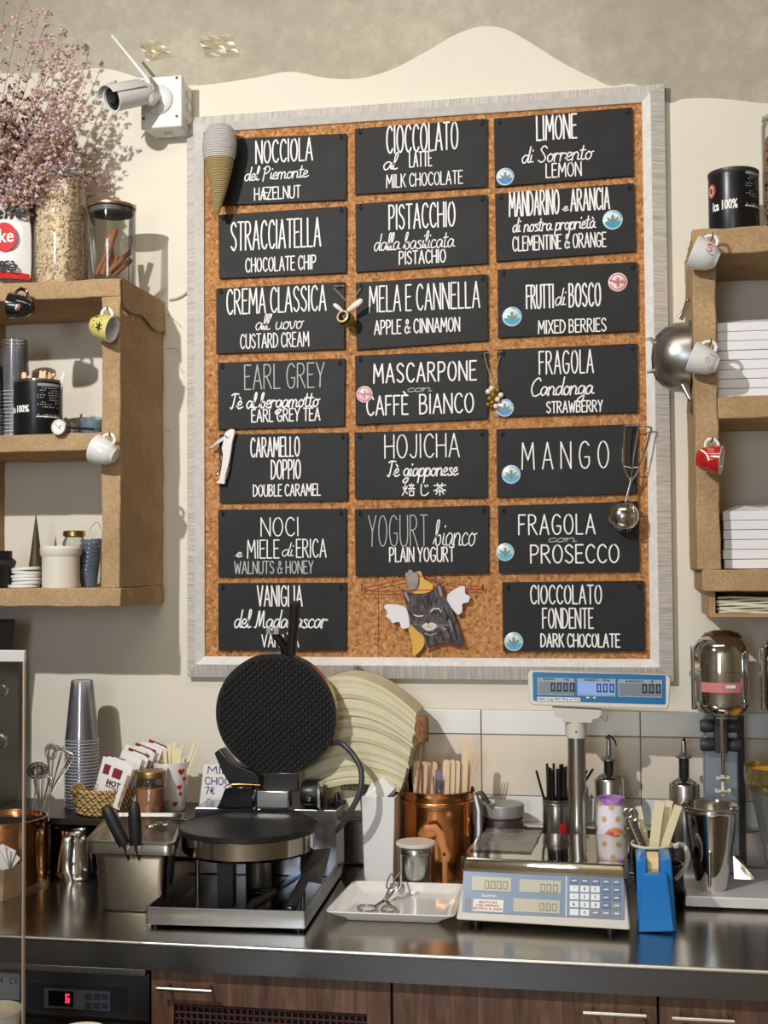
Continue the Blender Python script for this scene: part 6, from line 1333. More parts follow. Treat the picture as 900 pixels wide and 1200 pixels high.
# upper plate, raised, facing the room
yU = -.24; cU = W(323, 838, yU); rU = (X_(393, yU, 838)-X_(253.5, yU, 838))/2; nU = Vector((.03, -1, -.13)).normalized()
MU = axis_matrix(cU, nU, (1, 0, 0))
MB().lathe([(rU-.01, -.034), (rU, -.028), (rU+.0005, -.006), (rU-.002, -.005)], seg=72, M=MU).build('upper_pan', mt('pan_copper', (190, 160, 130), .25, 1), wm_)
MB().lathe([(rU, -.006), (rU+.0012, -.003), (rU+.0005, 0), (1e-5, 0)], seg=72, M=MU, cap=False).build('upper_plate', MC['cast_iron'], wm_)
mb = MB(); s_ = .0105; nn = 17; Mg = MU @ Matrix.Rotation(math.radians(42), 4, 'Z')
for i in range(-nn, nn+1):
    for j in range(-nn, nn+1):
        x, y = i*s_, j*s_
        if math.hypot(x, y) < rU-.0055:
            h = s_*.44; k = s_*.2; mb.add([(x-h, y-h, 0), (x+h, y-h, 0), (x+h, y+h, 0), (x-h, y+h, 0), (x-k, y-k, .0048), (x+k, y-k, .0048), (x+k, y+k, .0048), (x-k, y+k, .0048)], [(4, 5, 6, 7), (0, 1, 5, 4), (1, 2, 6, 5), (2, 3, 7, 6), (3, 0, 4, 7)], Mg)
g_ = mb.build('waffle_grid', mt('grid_black', (44, 44, 44), .35, .1), wm_, smooth=False); g_['kind'] = 'stuff'
A, B = W(341.5, 767, yU-.01), W(346, 706, yU-.045); MB().tube([A, A.lerp(B, .03), A.lerp(B, .96), B], [.007, .0105, .0118, .0105], 18).build('lift_handle', mt('bakelite', (34, 33, 33), .3), wm_)
MB().tube([W(336, 772, yU), W(334, 758, yU-.012), W(322, 742, yU-.02)], [.011, .010, .0085], 12).build('handle_bracket', black_pl, wm_)
MB().bb((X_(313, yU-.025, 740), yU-.03, Z_(743, yU-.025, 320)), (X_(327, yU-.025, 740), yU-.02, Z_(736, yU-.025, 320))).build('clip', steel_dull, wm_)
MB().lathe([(.005, 0), (.004, .003), (1e-5, .003)], seg=16, M=axis_matrix(pz(318.5, 740, yU-.03), (0, -1, 0), (1, 0, 0))).build('screw', chrome, wm_)
# hinge
yh = -.225
MB().prism([(W(*p, yh).x, W(*p, yh).z) for p in ((254, 881), (261, 876), (275, 893), (300, 903), (308, 910), (306, 925), (285, 925), (272, 918), (262, 900))], yh-.02, yh+.02).build('counterweight', black_pl, wm_, bevel=.003)
MB().prism([(W(*p, yh).x, W(*p, yh).z) for p in ((268, 922), (282, 918), (300, 920), (302, 944), (258, 945), (262, 938))], yh-.03, yh+.01).build('spring_box', mt('gloss_black', (22, 22, 24), .15), wm_, bevel=.003)
MB().lathe([(.028, -.02), (.03, -.015), (.03, .015), (.028, .02)], seg=28, M=axis_matrix(pz(366, 930, yh+.02), (1, 0, 0), (0, 0, 1))).build('hinge_drum', black_pl, wm_)
for px in (303, 378): MB().bb((X_(px-4, yh, 930), yh-.02, zt_box), (X_(px-.5, yh, 930), yh+.01, Z_(915, yh, px))).build('hinge_plate', chrome, wm_, bevel=.001)
MB().bb((X_(304, yh, 930), yh-.03, Z_(948, yh-.03, 320)), (X_(343, yh, 930), yh, Z_(926.5, yh-.03, 320))).build('hinge_block', base_st, wm_, bevel=.004, bseg=3)
MB().bb((X_(312, yh, 915), yh-.004, Z_(927, yh, 330)), (X_(350, yh, 915), yh+.004, Z_(905, yh, 330))).build('arm', mt('arm_dark', (70, 68, 66), .3, .9), wm_, bevel=.002)
for px in (298, 360): MB().lathe([(.006, 0), (.006, .006), (.004, .007)], seg=6, M=axis_matrix(pz(px, 936, yh-.028), (-1 if px < 330 else 1, -.5, 0), (0, 0, 1))).build('nut', chrome, wm_)
MB().tube(spline([W(267, 925, yh-.03), W(263, 922, yh-.035), W(275, 919, yh-.035), W(305, 920, yh-.03)], 5), .0009, 6).build('copper_wire', copper, wm_)
ps = spline([W(388, 871, yU+.03), W(400, 871, yU), W(415, 886, yU-.01), W(423.5, 905, yU-.02), W(421, 930, yU-.03), W(408, 955, yU-.03), W(394, 975, yU-.01)], 10)
MB().tube(ps, [.006]*(len(ps)-6)+[.0065, .0068, .0055, .005, .0045, .004], 14).build('cable_hose', mt('hose_grey', (72, 70, 70), .4, .3), wm_)
mb = MB()
for k in range(4, len(ps)-8, 1): 
    pass
# ---- tools lying on the tray
yt_ = .9195
sp1 = thing('spatula', 'black spatula with a broad blade lying at the tray side', 'spatula', (-.6, -.42, yt_))
pl0 = Vector((0, -.36, 0)); P_ = lambda a, b, Y=-.40: W(a, b, Y)
q_ = [W(354, 996, -.38), W(388, 994, -.36), W(377, 1035, -.42), W(352, 1030, -.43)]
vs = [v+Vector((0, 0, d)) for d in (0, -.002) for v in q_]; MB().add(vs, [(0, 1, 2, 3), (7, 6, 5, 4), (0, 4, 5, 1), (1, 5, 6, 2), (2, 6, 7, 3), (3, 7, 4, 0)]).build('blade', mt('blade_black', (40, 39, 38), .3), sp1, smooth=False)
A, B = W(357, 1030, -.44), W(339.5, 1062, -.535); A.z = max(A.z, .945); B.z = .9325
MB().tube([A, A.lerp(B, .1), A.lerp(B, .9), B], [.007, .0095, .0105, .009], 14).build('handle', MC['handle_black'], sp1)
MB().lathe([(.006, 0), (.005, .002), (.003, .0015)], seg=14, M=axis_matrix(B+(B-A).normalized()*.001, B-A, (1, 0, 0))).build('end_ring', steel_dull, sp1)
sp2 = thing('palette_knife', 'palette knife with black handle lying across the maker tray', 'palette knife', (-.68, -.46, yt_))
A, B = Vector(G(322, 1045, .936)), Vector(G(294, 1063, .931))
MB().tube([A, A.lerp(B, .12), A.lerp(B, .5), A.lerp(B, .92), B], [.006, .0085, .0095, .0105, .008], 14, flat=.8).build('handle', MC['handle_black'], sp2)
C_ = Vector(G(352, 1022, .935)); MB().tube([A, A.lerp(C_, .5), C_], [.008, .014, .012], 10, flat=.1, up=(1, .3, 0)).build('blade', mt('blue_steel', (120, 150, 200), .1, 1), sp2)
sp3 = thing('cone_tongs', 'small black clip lying flat behind the palette knife', 'clip', tuple(G(298, 1043, yt_)))
c = G(298, 1043, yt_+.004); MB().ell(c, (.017, .012, .004), 18, 6).build('grip', black_pl, sp3); MB().tube([c+Vector((.012, .0, 0)), c+Vector((.035, .004, 0))], .003, 8).build('arm', black_pl, sp3)

# ================================================================== cream paper sheets, packets, containers
random.seed(17)
yF_ = -.175; nS = 30
for i in range(nS):
    v = i/(nS-1)                       # 0 bottom .. 1 top
    ya_ = 914-122*v; drop = 10+34*v; cxp = 418-14*v; hwp = 50+34*v**.8
    if i in (9, 17, 22, 26): cxp += 2
    th_px = 4.6+random.uniform(-.5, .3); n = 16; pts = []
    for k in range(n+1):
        u = -1+2*k/n; pts.append((cxp+hwp*u+random.uniform(-.2, .2), ya_+drop*abs(u)**1.9))
    yy = yF_+random.uniform(-.003, .003)
    up_ = [W(a, b, yy) for a, b in pts]; lo = [W(a, b+th_px, yy) for a, b in pts]
    mb = MB(); vs = []
    for a, b in zip(up_, lo): vs += [tuple(a), tuple(b), (a.x, yy+.10, a.z+.004), (b.x, yy+.10, b.z+.004)]
    fs = []
    for k in range(n): q0, q1 = 4*k, 4*(k+1); fs += [(q0, q1, q1+1, q0+1), (q0+2, q0+3, q1+3, q1+2), (q0, q0+2, q1+2, q1), (q0+1, q1+1, q1+3, q0+3)]
    fs += [(0, 1, 3, 2), (4*n, 4*n+2, 4*n+3, 4*n+1)]
    o_ = mb.add(vs, fs).build('paper_tray', mt('tray_paper', (216, 208, 176), .7, var=.05, vs=25) if i % 4 else mt('tray_paper_dark', (200, 191, 156), .7, var=.05, vs=25), None, smooth=True)
    tag(o_, ('topmost curved cream paper tray of the tall leaning stack' if i == nS-1 else 'curved cream paper tray within the tall leaning stack behind the waffle maker'), 'paper tray', 'leaning stack of cream paper trays')
pk = thing('paper_pack', 'white creased paper pack lying behind the maker control box', 'pack', pz(388, 940, -.13))
q_ = [(355, 926), (371, 917), (405, 915.5), (420, 922), (424, 950), (356, 950)]
MB().prism([(W(a, b, -.13).x, W(a, b, -.13).z) for a, b in q_], -.134, -.075).build('wrapper', cream_paper, pk, smooth=False, bevel=.003)
sl = MB(); ysl = -.137
write(MB(), 'cracco', 400, 424, 914, 926, -.142, True, 1.5).build('lettering', mt('brown_script', (126, 82, 36), .5), pk, smooth=False)
yN = -.2; nx0, nx1 = X_(424, yN, 980), X_(470, yN-.0, 930); nzt = Z_(934, yN, 445)
nc = thing('napkin_holder', 'tall white plastic container stuffed with crumpled white napkins', 'container', ((nx0+nx1)/2, -.13, CT))
loops([[(nx0+.004, yN+.002, CT+.001), (nx1-.018, yN+.002, CT+.001), (nx1-.018, -.06, CT+.001), (nx0+.004, -.06, CT+.001)], [(nx0, yN, nzt), (nx1-.014, yN, nzt), (nx1-.008, -.052, nzt+.002), (nx0, -.052, nzt)], [(nx0+.003, yN+.003, nzt), (nx1-.018, yN+.003, nzt), (nx1-.014, -.056, nzt), (nx0+.003, -.056, nzt)], [(nx0+.006, yN+.005, CT+.004), (nx1-.022, yN+.005, CT+.004), (nx1-.02, -.064, CT+.004), (nx0+.006, -.064, CT+.004)]], 'wall', white_pl, nc, close0=True, close1=True).modifiers.new('bevel', 'BEVEL').width = .003
for i, q_ in enumerate((((426, 936), (433, 921), (449, 912), (463, 925), (452, 936)), ((442, 938), (466, 921), (471, 927), (458, 936)), ((426, 936), (440, 926), (450, 936)))):
    yy = yN+.012+i*.018 if i != 2 else yN+.004; vs = [W(a, b, yy) for a, b in q_]; vs = [Vector((min(v.x, nx1-.016), v.y, max(v.z, nzt-.02 if k in (0, len(vs)-1) else v.z))) for k, v in enumerate(vs)]
    MB().add(vs+[v+Vector((.002, .012, .003)) for v in vs], [tuple(range(len(vs))), tuple(reversed(range(len(vs), 2*len(vs))))]+[(k, k+len(vs), (k+1) % len(vs)+len(vs), (k+1) % len(vs)) for k in range(len(vs))]).build('napkin', paper, nc, smooth=False, bevel=.001)
# ---- copper pot of spoons
yC = -.122; cxC = X_(514, yC, 950); rC = (X_(557, yC, 925)-X_(471, yC, 925))/2-.001; hC = Z_(923.5, yC, 514)-CT
pC = pot('copper_pot', 'copper pot crowded with wooden ice cream spoons before the tiles', cxC, yC, rC/1.02, hC, copper)
MB().lathe([(rC*.99, hC-.028), (rC*1.01, hC-.026), (rC*1.01, hC-.022), (rC*.99, hC-.02)], (cxC, yC, CT), 56, cap=False).build('bead_line', copper, pC)
MB().tube(spline([Vector((cxC+rC*.86, yC-rC*.52, CT+hC-z)) for z in (.02, .035, .06, .09)], 4), [.006]*13, 10).build('bracket', copper, pC)
MB().rod((cxC+rC*.93, yC-.03, CT+hC-.002), (cxC+rC*1.02, yC-.035, CT+hC+.004), .003, 8).build('black_lug', black_pl, pC)
text_part('MMMXMMX', 509, 540, 941.5, 944.5, yC, mt('stamp', (70, 48, 24), .6), pC, name='stamped_line', cyl=(cxC, yC, rC/1.02*.985))
sticks = [(476, 874, 474, 898, 5, 1, .02), (482, 868, 479, 893, 5, 1, .01), (487, 871, 486, 866, 7, 1, .03), (489, 925, 489, 891, 9, 1, -.02), (497, 925, 497, 892, 9, 1, -.01), (505, 925, 508, 892, 10, 1, -.005), (501, 925, 502, 893, 9, 1, .0), (482, 925, 478, 893, 7, 1, .01),
          (522, 925, 523.5, 890, 8, 0, -.03), (529, 925, 530, 890, 7, 0, -.025), (535, 925, 536, 891, 6.5, 0, -.02), (543, 925, 546, 867, 8, 0, -.01), (515, 920, 512, 892, 5, 0, .02), (517, 920, 520, 884, 3, 1, .03), (472, 925, 471, 899, 5, 1, .0), (511, 920, 516, 889, 5, 1, .03)]
for i, (bx_, by_, tx_, ty_, w_, c, dy) in enumerate(sticks):
    lab, grp = (('pale wooden spoon in the copper pot of spoons', 'pale spoons in the copper pot'), ('pinkish wooden spoon in the copper pot of spoons', 'pinkish spoons in the copper pot'))[c]
    if i == 11: lab, grp = 'tallest pale wooden stick in the copper pot of spoons', 'tall stick in the copper pot'
    if i == 2: lab, grp = 'pinkish wooden paddle standing highest by the cork handle', 'paddle in the copper pot'
    stick(lab, W(bx_, max(by_, 932), yC+dy), W(tx_, ty_, yC+dy), w_*.00182, [stickwood, stickpink][c], 'spoon', grp, kind='wooden_spoon')
fk = thing('wooden_fork', 'pale wooden fork standing at the rim of the copper pot', 'fork', pz(548, 930, yC))
stick('x', W(547, 932, yC), W(554, 896, yC), .0115, stickpink, 'x', 'x', kind='head').parent = fk
for o_ in list(fk.children):
    for k_ in ('label', 'category', 'group'): del o_[k_]
    o_.matrix_parent_inverse = Matrix.Translation(-Vector(fk.location))
for k in range(3): MB().tube([W(551+k*3.2, 903, yC), W(555+k*3.4, 882, yC)], [.0022, .0014], 6, flat=.5).build('tine', stickpink, fk)
ckh = thing('cork_handled_tool', 'steel tool with a cork handle rising above the copper pot', 'tool', pz(487, 930, yC+.01))
yq_ = yC-.045; A, B = W(494.5, 869, yq_), W(494, 839, yq_); MB().tube([A, A.lerp(B, .08), A.lerp(B, .5), A.lerp(B, .92), B], [.0125, .0145, .0148, .0145, .013], 16).build('cork_handle', mt('cork_grip', (172, 124, 84), .8, col2=(116, 72, 42), vs=120), ckh)
MB().rod(W(489, 932, yq_), A, .003, 8).build('shaft', mt('wood_shaft', (140, 104, 72), .6), ckh)
cp = thing('plastic_spoon_cup', 'small clear cup of grey spoons inside the copper pot', 'cup', pz(514, 925, yC))
MB().lathe([(.010, -.02), (.014, .03), (.0145, .031)], (X_(514, yC-.03, 915), yC-.03, CT+hC+.0), 18, cap=False).build('wall', clear, cp)
for k in range(4): MB().rod(W(511+k*2.4, 926, yC-.03), W(511+k*2.4, 902+k % 2*2, yC-.03), .0022, 6).build('spoon_stem', mt('lilac_plastic', (150, 140, 156), .4), cp)
wh = thing('wooden_paddle', 'copper brown wooden handle with a hole standing before the copper pot', 'handle', pz(520, 1005, -.24))
yw_ = yC-rC-.012; zz0 = CT+.001; P_ = [W(*p, yw_) for p in ((497, 971), (508, 966), (515, 972), (519, 985), (526, 1002))]
MB().tube([W(498, 971, yw_), W(510, 970, yw_), W(516, 978, yw_), W(518, 992, yw_), W(521, 1003, yw_), W(521.5, 1010, yw_)], [.007, .008, .009, .010, .0135, .009], 12, flat=.4, up=(1, 0, 0)).build('handle', mt('warm_wood', (196, 126, 72), .45), wh)
MB().ell(W(520.5, 1001, yw_-.0045), (.003, .002, .004), 10, 6).build('hole', black_pl, wh)
MB().tube([W(521.5, 1008, yw_), Vector((X_(521.5, yw_, 1008), yw_, CT+.001))], .006, 8).build('peg', mt('warm_wood', (0, 0, 0)), wh)
# ---- steel canister with pale lid + hanging spoon
yk_ = -.232; cxK = X_(487.5, yk_, 1000); zl = Z_(988, yk_, 487)
kn_ = thing('steel_canister', 'small steel canister under a round pale lid behind the plate', 'canister', (cxK, yk_, CT))
MB().lathe([(1e-5, .002), (.031, 0), (.0325, .004), (.0325, zl-CT-.022), (.0345, zl-CT-.020), (.0345, zl-CT-.008), (.033, zl-CT-.006)], (cxK, yk_, CT), 40, cap=False).build('body', steel, kn_)
MB().lathe([(.037, zl-.0045), (.0405, zl-.003), (.041, zl+.001), (.039, zl+.0035), (1e-5, zl+.004)], (cxK, yk_, 0), 44).build('lid', mt('lid_pale', (214, 204, 194), .5), kn_)
# ---- oblong white plate with tongs
pl = thing('serving_plate', 'white oblong porcelain plate with raised rim before the canister', 'plate', (-.41, -.37, CT))
pc4 = [Vector((-.535, -.505, 0)), Vector((-.292, -.5, 0)), Vector((-.300, -.266, 0)), Vector((-.528, -.272, 0))]; pcc = sum(pc4, Vector())/4
def pring(sc, z, rad=.016, k=4):
    out = []; q_ = [pcc+(v-pcc)*sc for v in pc4]
    for i in range(4):
        a, b, c = q_[i-1], q_[i], q_[(i+1) % 4]; u = (a-b).normalized()*rad*sc; v = (c-b).normalized()*rad*sc
        for j in range(k+1): t = j/k; p = (b+u)*(1-t)**2+b*2*t*(1-t)+(b+v)*t*t; out.append((p.x, p.y, z))
    return out
loops([pring(.5, CT+.004), pring(.66, CT+.004), pring(.70, CT+.001), pring(.74, CT+.001), pring(.76, CT+.005), pring(.97, CT+.019), pring(1.0, CT+.022), pring(.995, CT+.024), pring(.975, CT+.0235), pring(.86, CT+.012), pring(.75, CT+.008), pring(.6, CT+.0075)], 'porcelain', white_cer, pl, close0=True, close1=True)
tg = thing('serving_tongs', 'steel scissor tongs lying open on the white oblong plate', 'tongs', tuple(G(450, 1052, CT+.01)))
def tp(px, py, z=.013): return Vector(G(px, py, CT+z))
for pts in (((421, 1066), (419, 1063.5), (426, 1061), (438, 1062), (441, 1066), (434, 1068), (424, 1068)), ((447, 1067), (450, 1063), (458, 1062), (465, 1066), (461, 1068.5), (452, 1069))):
    MB().tube(spline([tp(*p) for p in pts], 4, True), .0026, 8, closed=True, flat=.6).build('finger_loop', steel, tg)
MB().tube([tp(440, 1062), tp(452, 1054, .016), tp(460, 1046, .02), Vector(W(458, 1036, -.36))], [.003, .0035, .003, .0028], 8).build('arm', steel, tg)
MB().tube([tp(458, 1062), tp(452, 1054, .018), tp(456, 1042, .03), Vector(W(468, 1034, -.36))], [.003, .0035, .003, .0028], 8).build('arm', steel, tg)
for (a, b, c) in (((457, 1044), (459, 1024), .0075), ((463, 1044), (469, 1022), .008)):
    A, B = W(*a, -.36), W(*b, -.35); pts = [A, A.lerp(B, .25)+Vector((-c, 0, 0)), A.lerp(B, .7)+Vector((-c*.7, 0, 0)), B, A.lerp(B, .7)+Vector((c*.6, 0, 0)), A.lerp(B, .25)+Vector((c, 0, 0))]
    MB().tube(spline(pts, 4, True), .0017, 6, closed=True).build('slotted_claw', steel, tg)
MB().ell(tp(452, 1054, .02), (.0045, .0045, .004), 12, 6).build('pivot', gold, tg)
hs = thing('tasting_spoon', 'slender steel spoon leaning on the canister lid down to the plate', 'spoon', pz(468, 1030, -.285))
MB().tube([W(467.5, 994, -.282), W(468, 1025, -.30), W(470, 1036, -.33)], [.0022, .002, .002], 8).build('handle', steel, hs); MB().ell(W(470, 1041, -.335), (.008, .004, .011), 14, 8).build('bowl', steel, hs)
# ---- grey tin with white cube
yG = -.095; gxx = X_(589.5, yG, 955); rG = (X_(614, yG, 955)-X_(565, yG, 955))/2; hG = Z_(941, yG, 589)-CT
gt = thing('grey_tin', 'round grey lidded tin with a thin maroon stripe at the tiles', 'tin', (gxx, yG, CT))
MB().lathe([(1e-5, .001), (rG*.98, 0), (rG*.98, hG-.028)], (gxx, yG, CT), 44, cap=False).build('body', steel_dull, gt)
MB().lathe([(rG*.982, hG-.031), (rG*.99, hG-.030), (rG*.99, hG-.027), (rG*.982, hG-.026)], (gxx, yG, CT), 44, cap=False).build('maroon_stripe', mt('maroon', (84, 34, 36), .4), gt)
MB().lathe([(rG*.985, hG-.026), (rG*1.01, hG-.025), (rG*1.01, hG-.004), (rG*.99, hG-.001), (rG*.96, hG), (1e-5, hG-.001)], (gxx, yG, CT), 44, cap=False).build('lid', mt('lid_grey', (150, 148, 146), .4, .3), gt)
MB().bb((X_(568, yG, 945), yG-.03, CT+hG), (X_(581, yG, 945), yG-.008, CT+hG+.009)).build('white_cube', white_pl, gt, bevel=.0025)
ds = thing('dark_scoop', 'dark purple plastic scoop handle leaning between copper pot and grey tin', 'scoop', pz(560, 960, -.16))
MB().tube([W(557, 930, -.15), W(564, 929, -.15), W(569, 936, -.15), W(573, 942, -.15)], [.003, .0055, .006, .004], 10).build('handle', mt('plum', (62, 54, 64), .35), ds); MB().tube([W(557, 932, -.15), W(561, 950, -.155), W(561, 1000, -.16)], [.006, .0085, .0085], 10, flat=.3, up=(1, 0, 0)).build('shaft', steel_dull, ds)

# ================================================================== scale
scl = thing('price_scale', 'white electronic shop scale with steel tray and blue keypad panel', 'scale', (-.135, -.35, CT))
scw = mt('scale_body', (208, 202, 192), .45); zT_ = 1.0195
b0_, b1_ = Vector((-.2925, -.487, .913)), Vector((.0225, -.507, .913)); t0_, t1_ = Vector((-.280, -.452, .990)), Vector((.0135, -.466, .990))
bk0, bk1 = Vector((-.272, -.225, 0)), Vector((.022, -.215, 0))
vs = [b0_, b1_, fp(bk1, .913), fp(bk0, .913), t0_, t1_, fp(bk1, .99), fp(bk0, .99)]
MB().add([tuple(v) for v in vs], [(0, 3, 2, 1), (4, 5, 6, 7), (0, 1, 5, 4), (1, 2, 6, 5), (2, 3, 7, 6), (3, 0, 4, 7)]).build('housing', scw, scl, smooth=False, bevel=.004, bseg=3)
for v in (b0_+Vector((.035, .03, 0)), b1_+Vector((-.035, .03, 0)), Vector((-.25, -.25, 0)), Vector((0, -.24, 0))): MB().lathe([(.012, 0), (.012, .0135)], (v.x, v.y, CT), 14).build('foot', black_pl, scl)
nP = (b1_-b0_).cross(t0_-b0_).normalized(); 
if nP.y > 0: nP = -nP
def SPt(px, py, lift=.001): return RP(px, py, b0_, nP)+nP*lift
def sq(a, b, c, d, lift, m_, name, parent=scl, th=.0008):       # a px quadrilateral laid on the sloped front
    q_ = [SPt(*p, lift) for p in (a, b, c, d)]; vs = q_+[v-nP*th for v in q_]
    return MB().add(vs, [(0, 1, 2, 3), (7, 6, 5, 4), (0, 4, 5, 1), (1, 5, 6, 2), (2, 6, 7, 3), (3, 7, 4, 0)]).build(name, m_, parent, smooth=False)
def kx(a, b): return (530+a/3.913, 960+b/3.913)
pn = sq(kx(52, 228), kx(785, 262), kx(788, 460), kx(45, 425), .0012, mt('panel_blue', (128, 148, 176), .3), 'keypad_panel')
lcd = mt('lcd_cream', (196, 194, 172), .25); lcg = mt('lcd_digit', (120, 122, 112), .4)
for (q_) in (((92, 262), (272, 270), (270, 334), (90, 326)), ((310, 275), (500, 284), (498, 342), (308, 334)), ((282, 362), (495, 374), (493, 434), (280, 424))):
    sq(*[kx(*p) for p in q_], .0022, lcd, 'lcd_window', pn, .001)
def sdig(text, a, b, c, d):     # digits between kx points (a,b) lower left and (c,d) upper right
    A, Bp = SPt(*kx(a, b), .0026), SPt(*kx(c, b+(c-a)*.045), .0026); Cc = SPt(*kx(a, d), .0026); X = (Bp-A); Z = (Cc-A); mb = MB(); n = len(text.replace('.', '')); k = 0
    for ch in text:
        if ch == '.': p = A+X*(k/n-.02); mb.add([p, p+X*.03, p+X*.03+Z*.1, p+Z*.1], [(0, 1, 2, 3)]); continue
        o = A+X*(k/n); w_ = X*(.72/n); t = .14
        for q_ in ((0, 0, t, 1), (1-t*1.3, 0, 1, 1), (0, 0, 1, t*.8), (0, 1-t*.8, 1, 1)):
            mb.add([o+w_*q_[0]+Z*q_[1], o+w_*q_[2]+Z*q_[1], o+w_*q_[2]+Z*q_[3], o+w_*q_[0]+Z*q_[3]], [(0, 1, 2, 3)])
        k += 1
    return mb.build('digits', lcg, pn, smooth=False)
sdig('0.000', 150, 320, 262, 282); sdig('0.00', 405, 335, 492, 298); sdig('0.00', 402, 420, 488, 385)
def kf(text, x0, x1, y0, y1, m_, parent=pn, name='lettering'):
    me = font_mesh(text, .1, m_, name, .002); xs = [v.co.x for v in me.vertices]; ys = [v.co.y for v in me.vertices]; A0, A1, B0, B1 = min(xs), max(xs), min(ys), max(ys)
    o = SPt(*kx(x0, y1), .0024); X = SPt(*kx(x1, y1+(x1-x0)*.045), .0024)-o; Z = SPt(*kx(x0, y0), .0024)-o
    for v in me.vertices: v.co = ROOT[scl.name] @ (o+X*((v.co.x-A0)/(A1-A0))+Z*((v.co.y-B0)/(B1-B0))+nP*v.co.z)
    ob = bpy.data.objects.new(name, me); COL.objects.link(ob); ob.parent = parent; return ob
kf('baxtran', 138, 203, 342, 358, chalk)
lb = sq(kx(98, 366), kx(237, 372), kx(233, 428), kx(94, 420), .002, paper, 'paper_label', pn)
for k, (t, y) in enumerate((('BATT.IN', 376), ('E REG. VERIFICATA', 390), ('ENTRO IL 2020', 404))): kf(t, 125-k*14, 205+k*12, y, y+9, mt('label_red', (190, 90, 80), .6))
sq(kx(60, 362), kx(86, 364), kx(84, 418), kx(58, 416), .002, mt('grey_label', (140, 142, 148), .5), 'grey_label', pn)
sq(kx(522, 252), kx(526, 252), kx(524, 448), kx(520, 448), .0018, chalk, 'divider_line', pn)
keyw, keyb, keyg = mt('key_white', (236, 236, 234), .4), mt('key_blue', (98, 116, 148), .4), mt('key_grey', (134, 138, 142), .4)
tx = ['7', '8', '9', '', '', '4', '5', '6', '', '', '1', '2', '3', '', '', '0', '.', '', '', '']
for j in range(5):
    for i in range(5):
        x = 540+i*48.5; y = 268+j*36+i*1.8+(0)
        m_ = keyb if j == 0 else (keyw if (i < 3 and not (j == 4 and i == 2)) else (keyb if i == 3 and j < 4 or i == 4 and j < 3 else keyg))
        k_ = sq(kx(x, y), kx(x+40, y+1.8), kx(x+39, y+30), kx(x-1, y+28), .0026, m_, 'key', pn, .0014)
        lab_ = (['TARA', 'FIJO', 'ZERO', 'M1', 'M2'][i]) if j == 0 else tx[(j-1)*5+i] or ['PLU', 'M+', 'CE'][(i+j) % 3]
        me = None; w_ = 9 if len(lab_) == 1 else 22
        sq(kx(x+20-w_/2, y+(10 if len(lab_) == 1 else 12)), kx(x+20+w_/2, y+(10 if len(lab_) == 1 else 12)), kx(x+20+w_/2, y+17), kx(x+20-w_/2, y+17), .0031, black_p if m_ is keyw else chalk, 'legend', pn, .0004) if len(lab_) > 1 else kf(lab_, x+14, x+25, y+6, y+22, black_p)
# tray
q0 = [Vector((-.287, -.452, zT_)), Vector((.0205, -.470, zT_)), Vector((.028, -.212, zT_)), Vector((-.272, -.226, zT_))]; qc = sum(q0, Vector())/4
def tr_(sc, z, rad=.012, k=3):
    out = []; q_ = [qc+(v-qc)*sc for v in q0]
    for i in range(4):
        a, b, c = q_[i-1], q_[i], q_[(i+1) % 4]; u = (a-b).normalized()*rad; v = (c-b).normalized()*rad
        for j in range(k+1): t = j/k; p = (b+u)*(1-t)**2+b*2*t*(1-t)+(b+v)*t*t; out.append((p.x, p.y, z))
    return out
loops([tr_(.99, zT_-.026), tr_(1.01, zT_-.024), tr_(1.01, zT_-.012), tr_(1.0, zT_-.003), tr_(.985, zT_), tr_(.9, zT_-.0005)], 'steel_tray', mt('tray_mirror', (206, 202, 192), .07, 1, bump=.03, bs=14), scl, close1=True)
MB().slab([(v.x, v.y) for v in [qc+(v-qc)*.93 for v in q0]], .989, zT_-.020).build('neck', dark_pl, scl)
# crumpled clear sheet over the far corner of the tray
random.seed(3); n = 9; mb = MB(); vs = []
for i in range(n+1):
    for j in range(n+1):
        u, v = i/n, j/n; p = q0[0].lerp(q0[1], u*.42-.012).lerp(q0[3].lerp(q0[2], u*.42-.012), .25+v*.8); zz = zT_+.0015+random.uniform(0, .005)*(1 if v > .4 else .3)-(.016 if u == 0 else 0); vs.append((p.x, p.y, zz))
mb.add(vs, [(i*(n+1)+j, (i+1)*(n+1)+j, (i+1)*(n+1)+j+1, i*(n+1)+j+1) for i in range(n) for j in range(n)]); mb.build('clear_cover', glassy('cover_film', (.95, .93, .88), .18, .12, .05), scl)
# column and display head
yD = -.165; dx_ = X_(676, yD, 900); dr = (X_(687, yD, 900)-X_(665.5, yD, 900))/2
MB().bb((dx_-.03, yD-.03, .913), (dx_+.03, yD+.02, .93)).build('column_foot', scw, scl, bevel=.002); MB().bb((dx_-.02, -.225, .915), (dx_+.02, yD-.02, .925)).build('foot_bracket', scw, scl)
MB().lathe([(dr, .93), (dr, Z_(862, yD, 676))], (dx_, yD, 0), 28).build('steel_column', steel, scl)
MB().lathe([(dr*1.12, Z_(864, yD, 676)), (dr*1.12, Z_(844, yD, 676))], (dx_, yD, 0), 28).build('collar', scw, scl)
MB().ell((dx_, yD-dr*1.12, Z_(856, yD, 676)), (.002, .0012, .002), 8, 5).build('screw', black_p, scl)
ft = [(647, 828), (705, 831), (705, 836), (701, 841), (695, 842), (694, 846), (661, 845), (659, 840), (652, 838), (650, 833)]
MB().prism([(W(a, b, yD).x, W(a, b, yD).z) for a, b in ft], yD-.02, yD+.015).build('yoke', scw, scl, smooth=False, bevel=.001)
hd = [W(a, b, yD-.02) for a, b in ((618.5, 785.5), (786, 792), (784, 831.5), (619.5, 826))]
yq = yD-.022
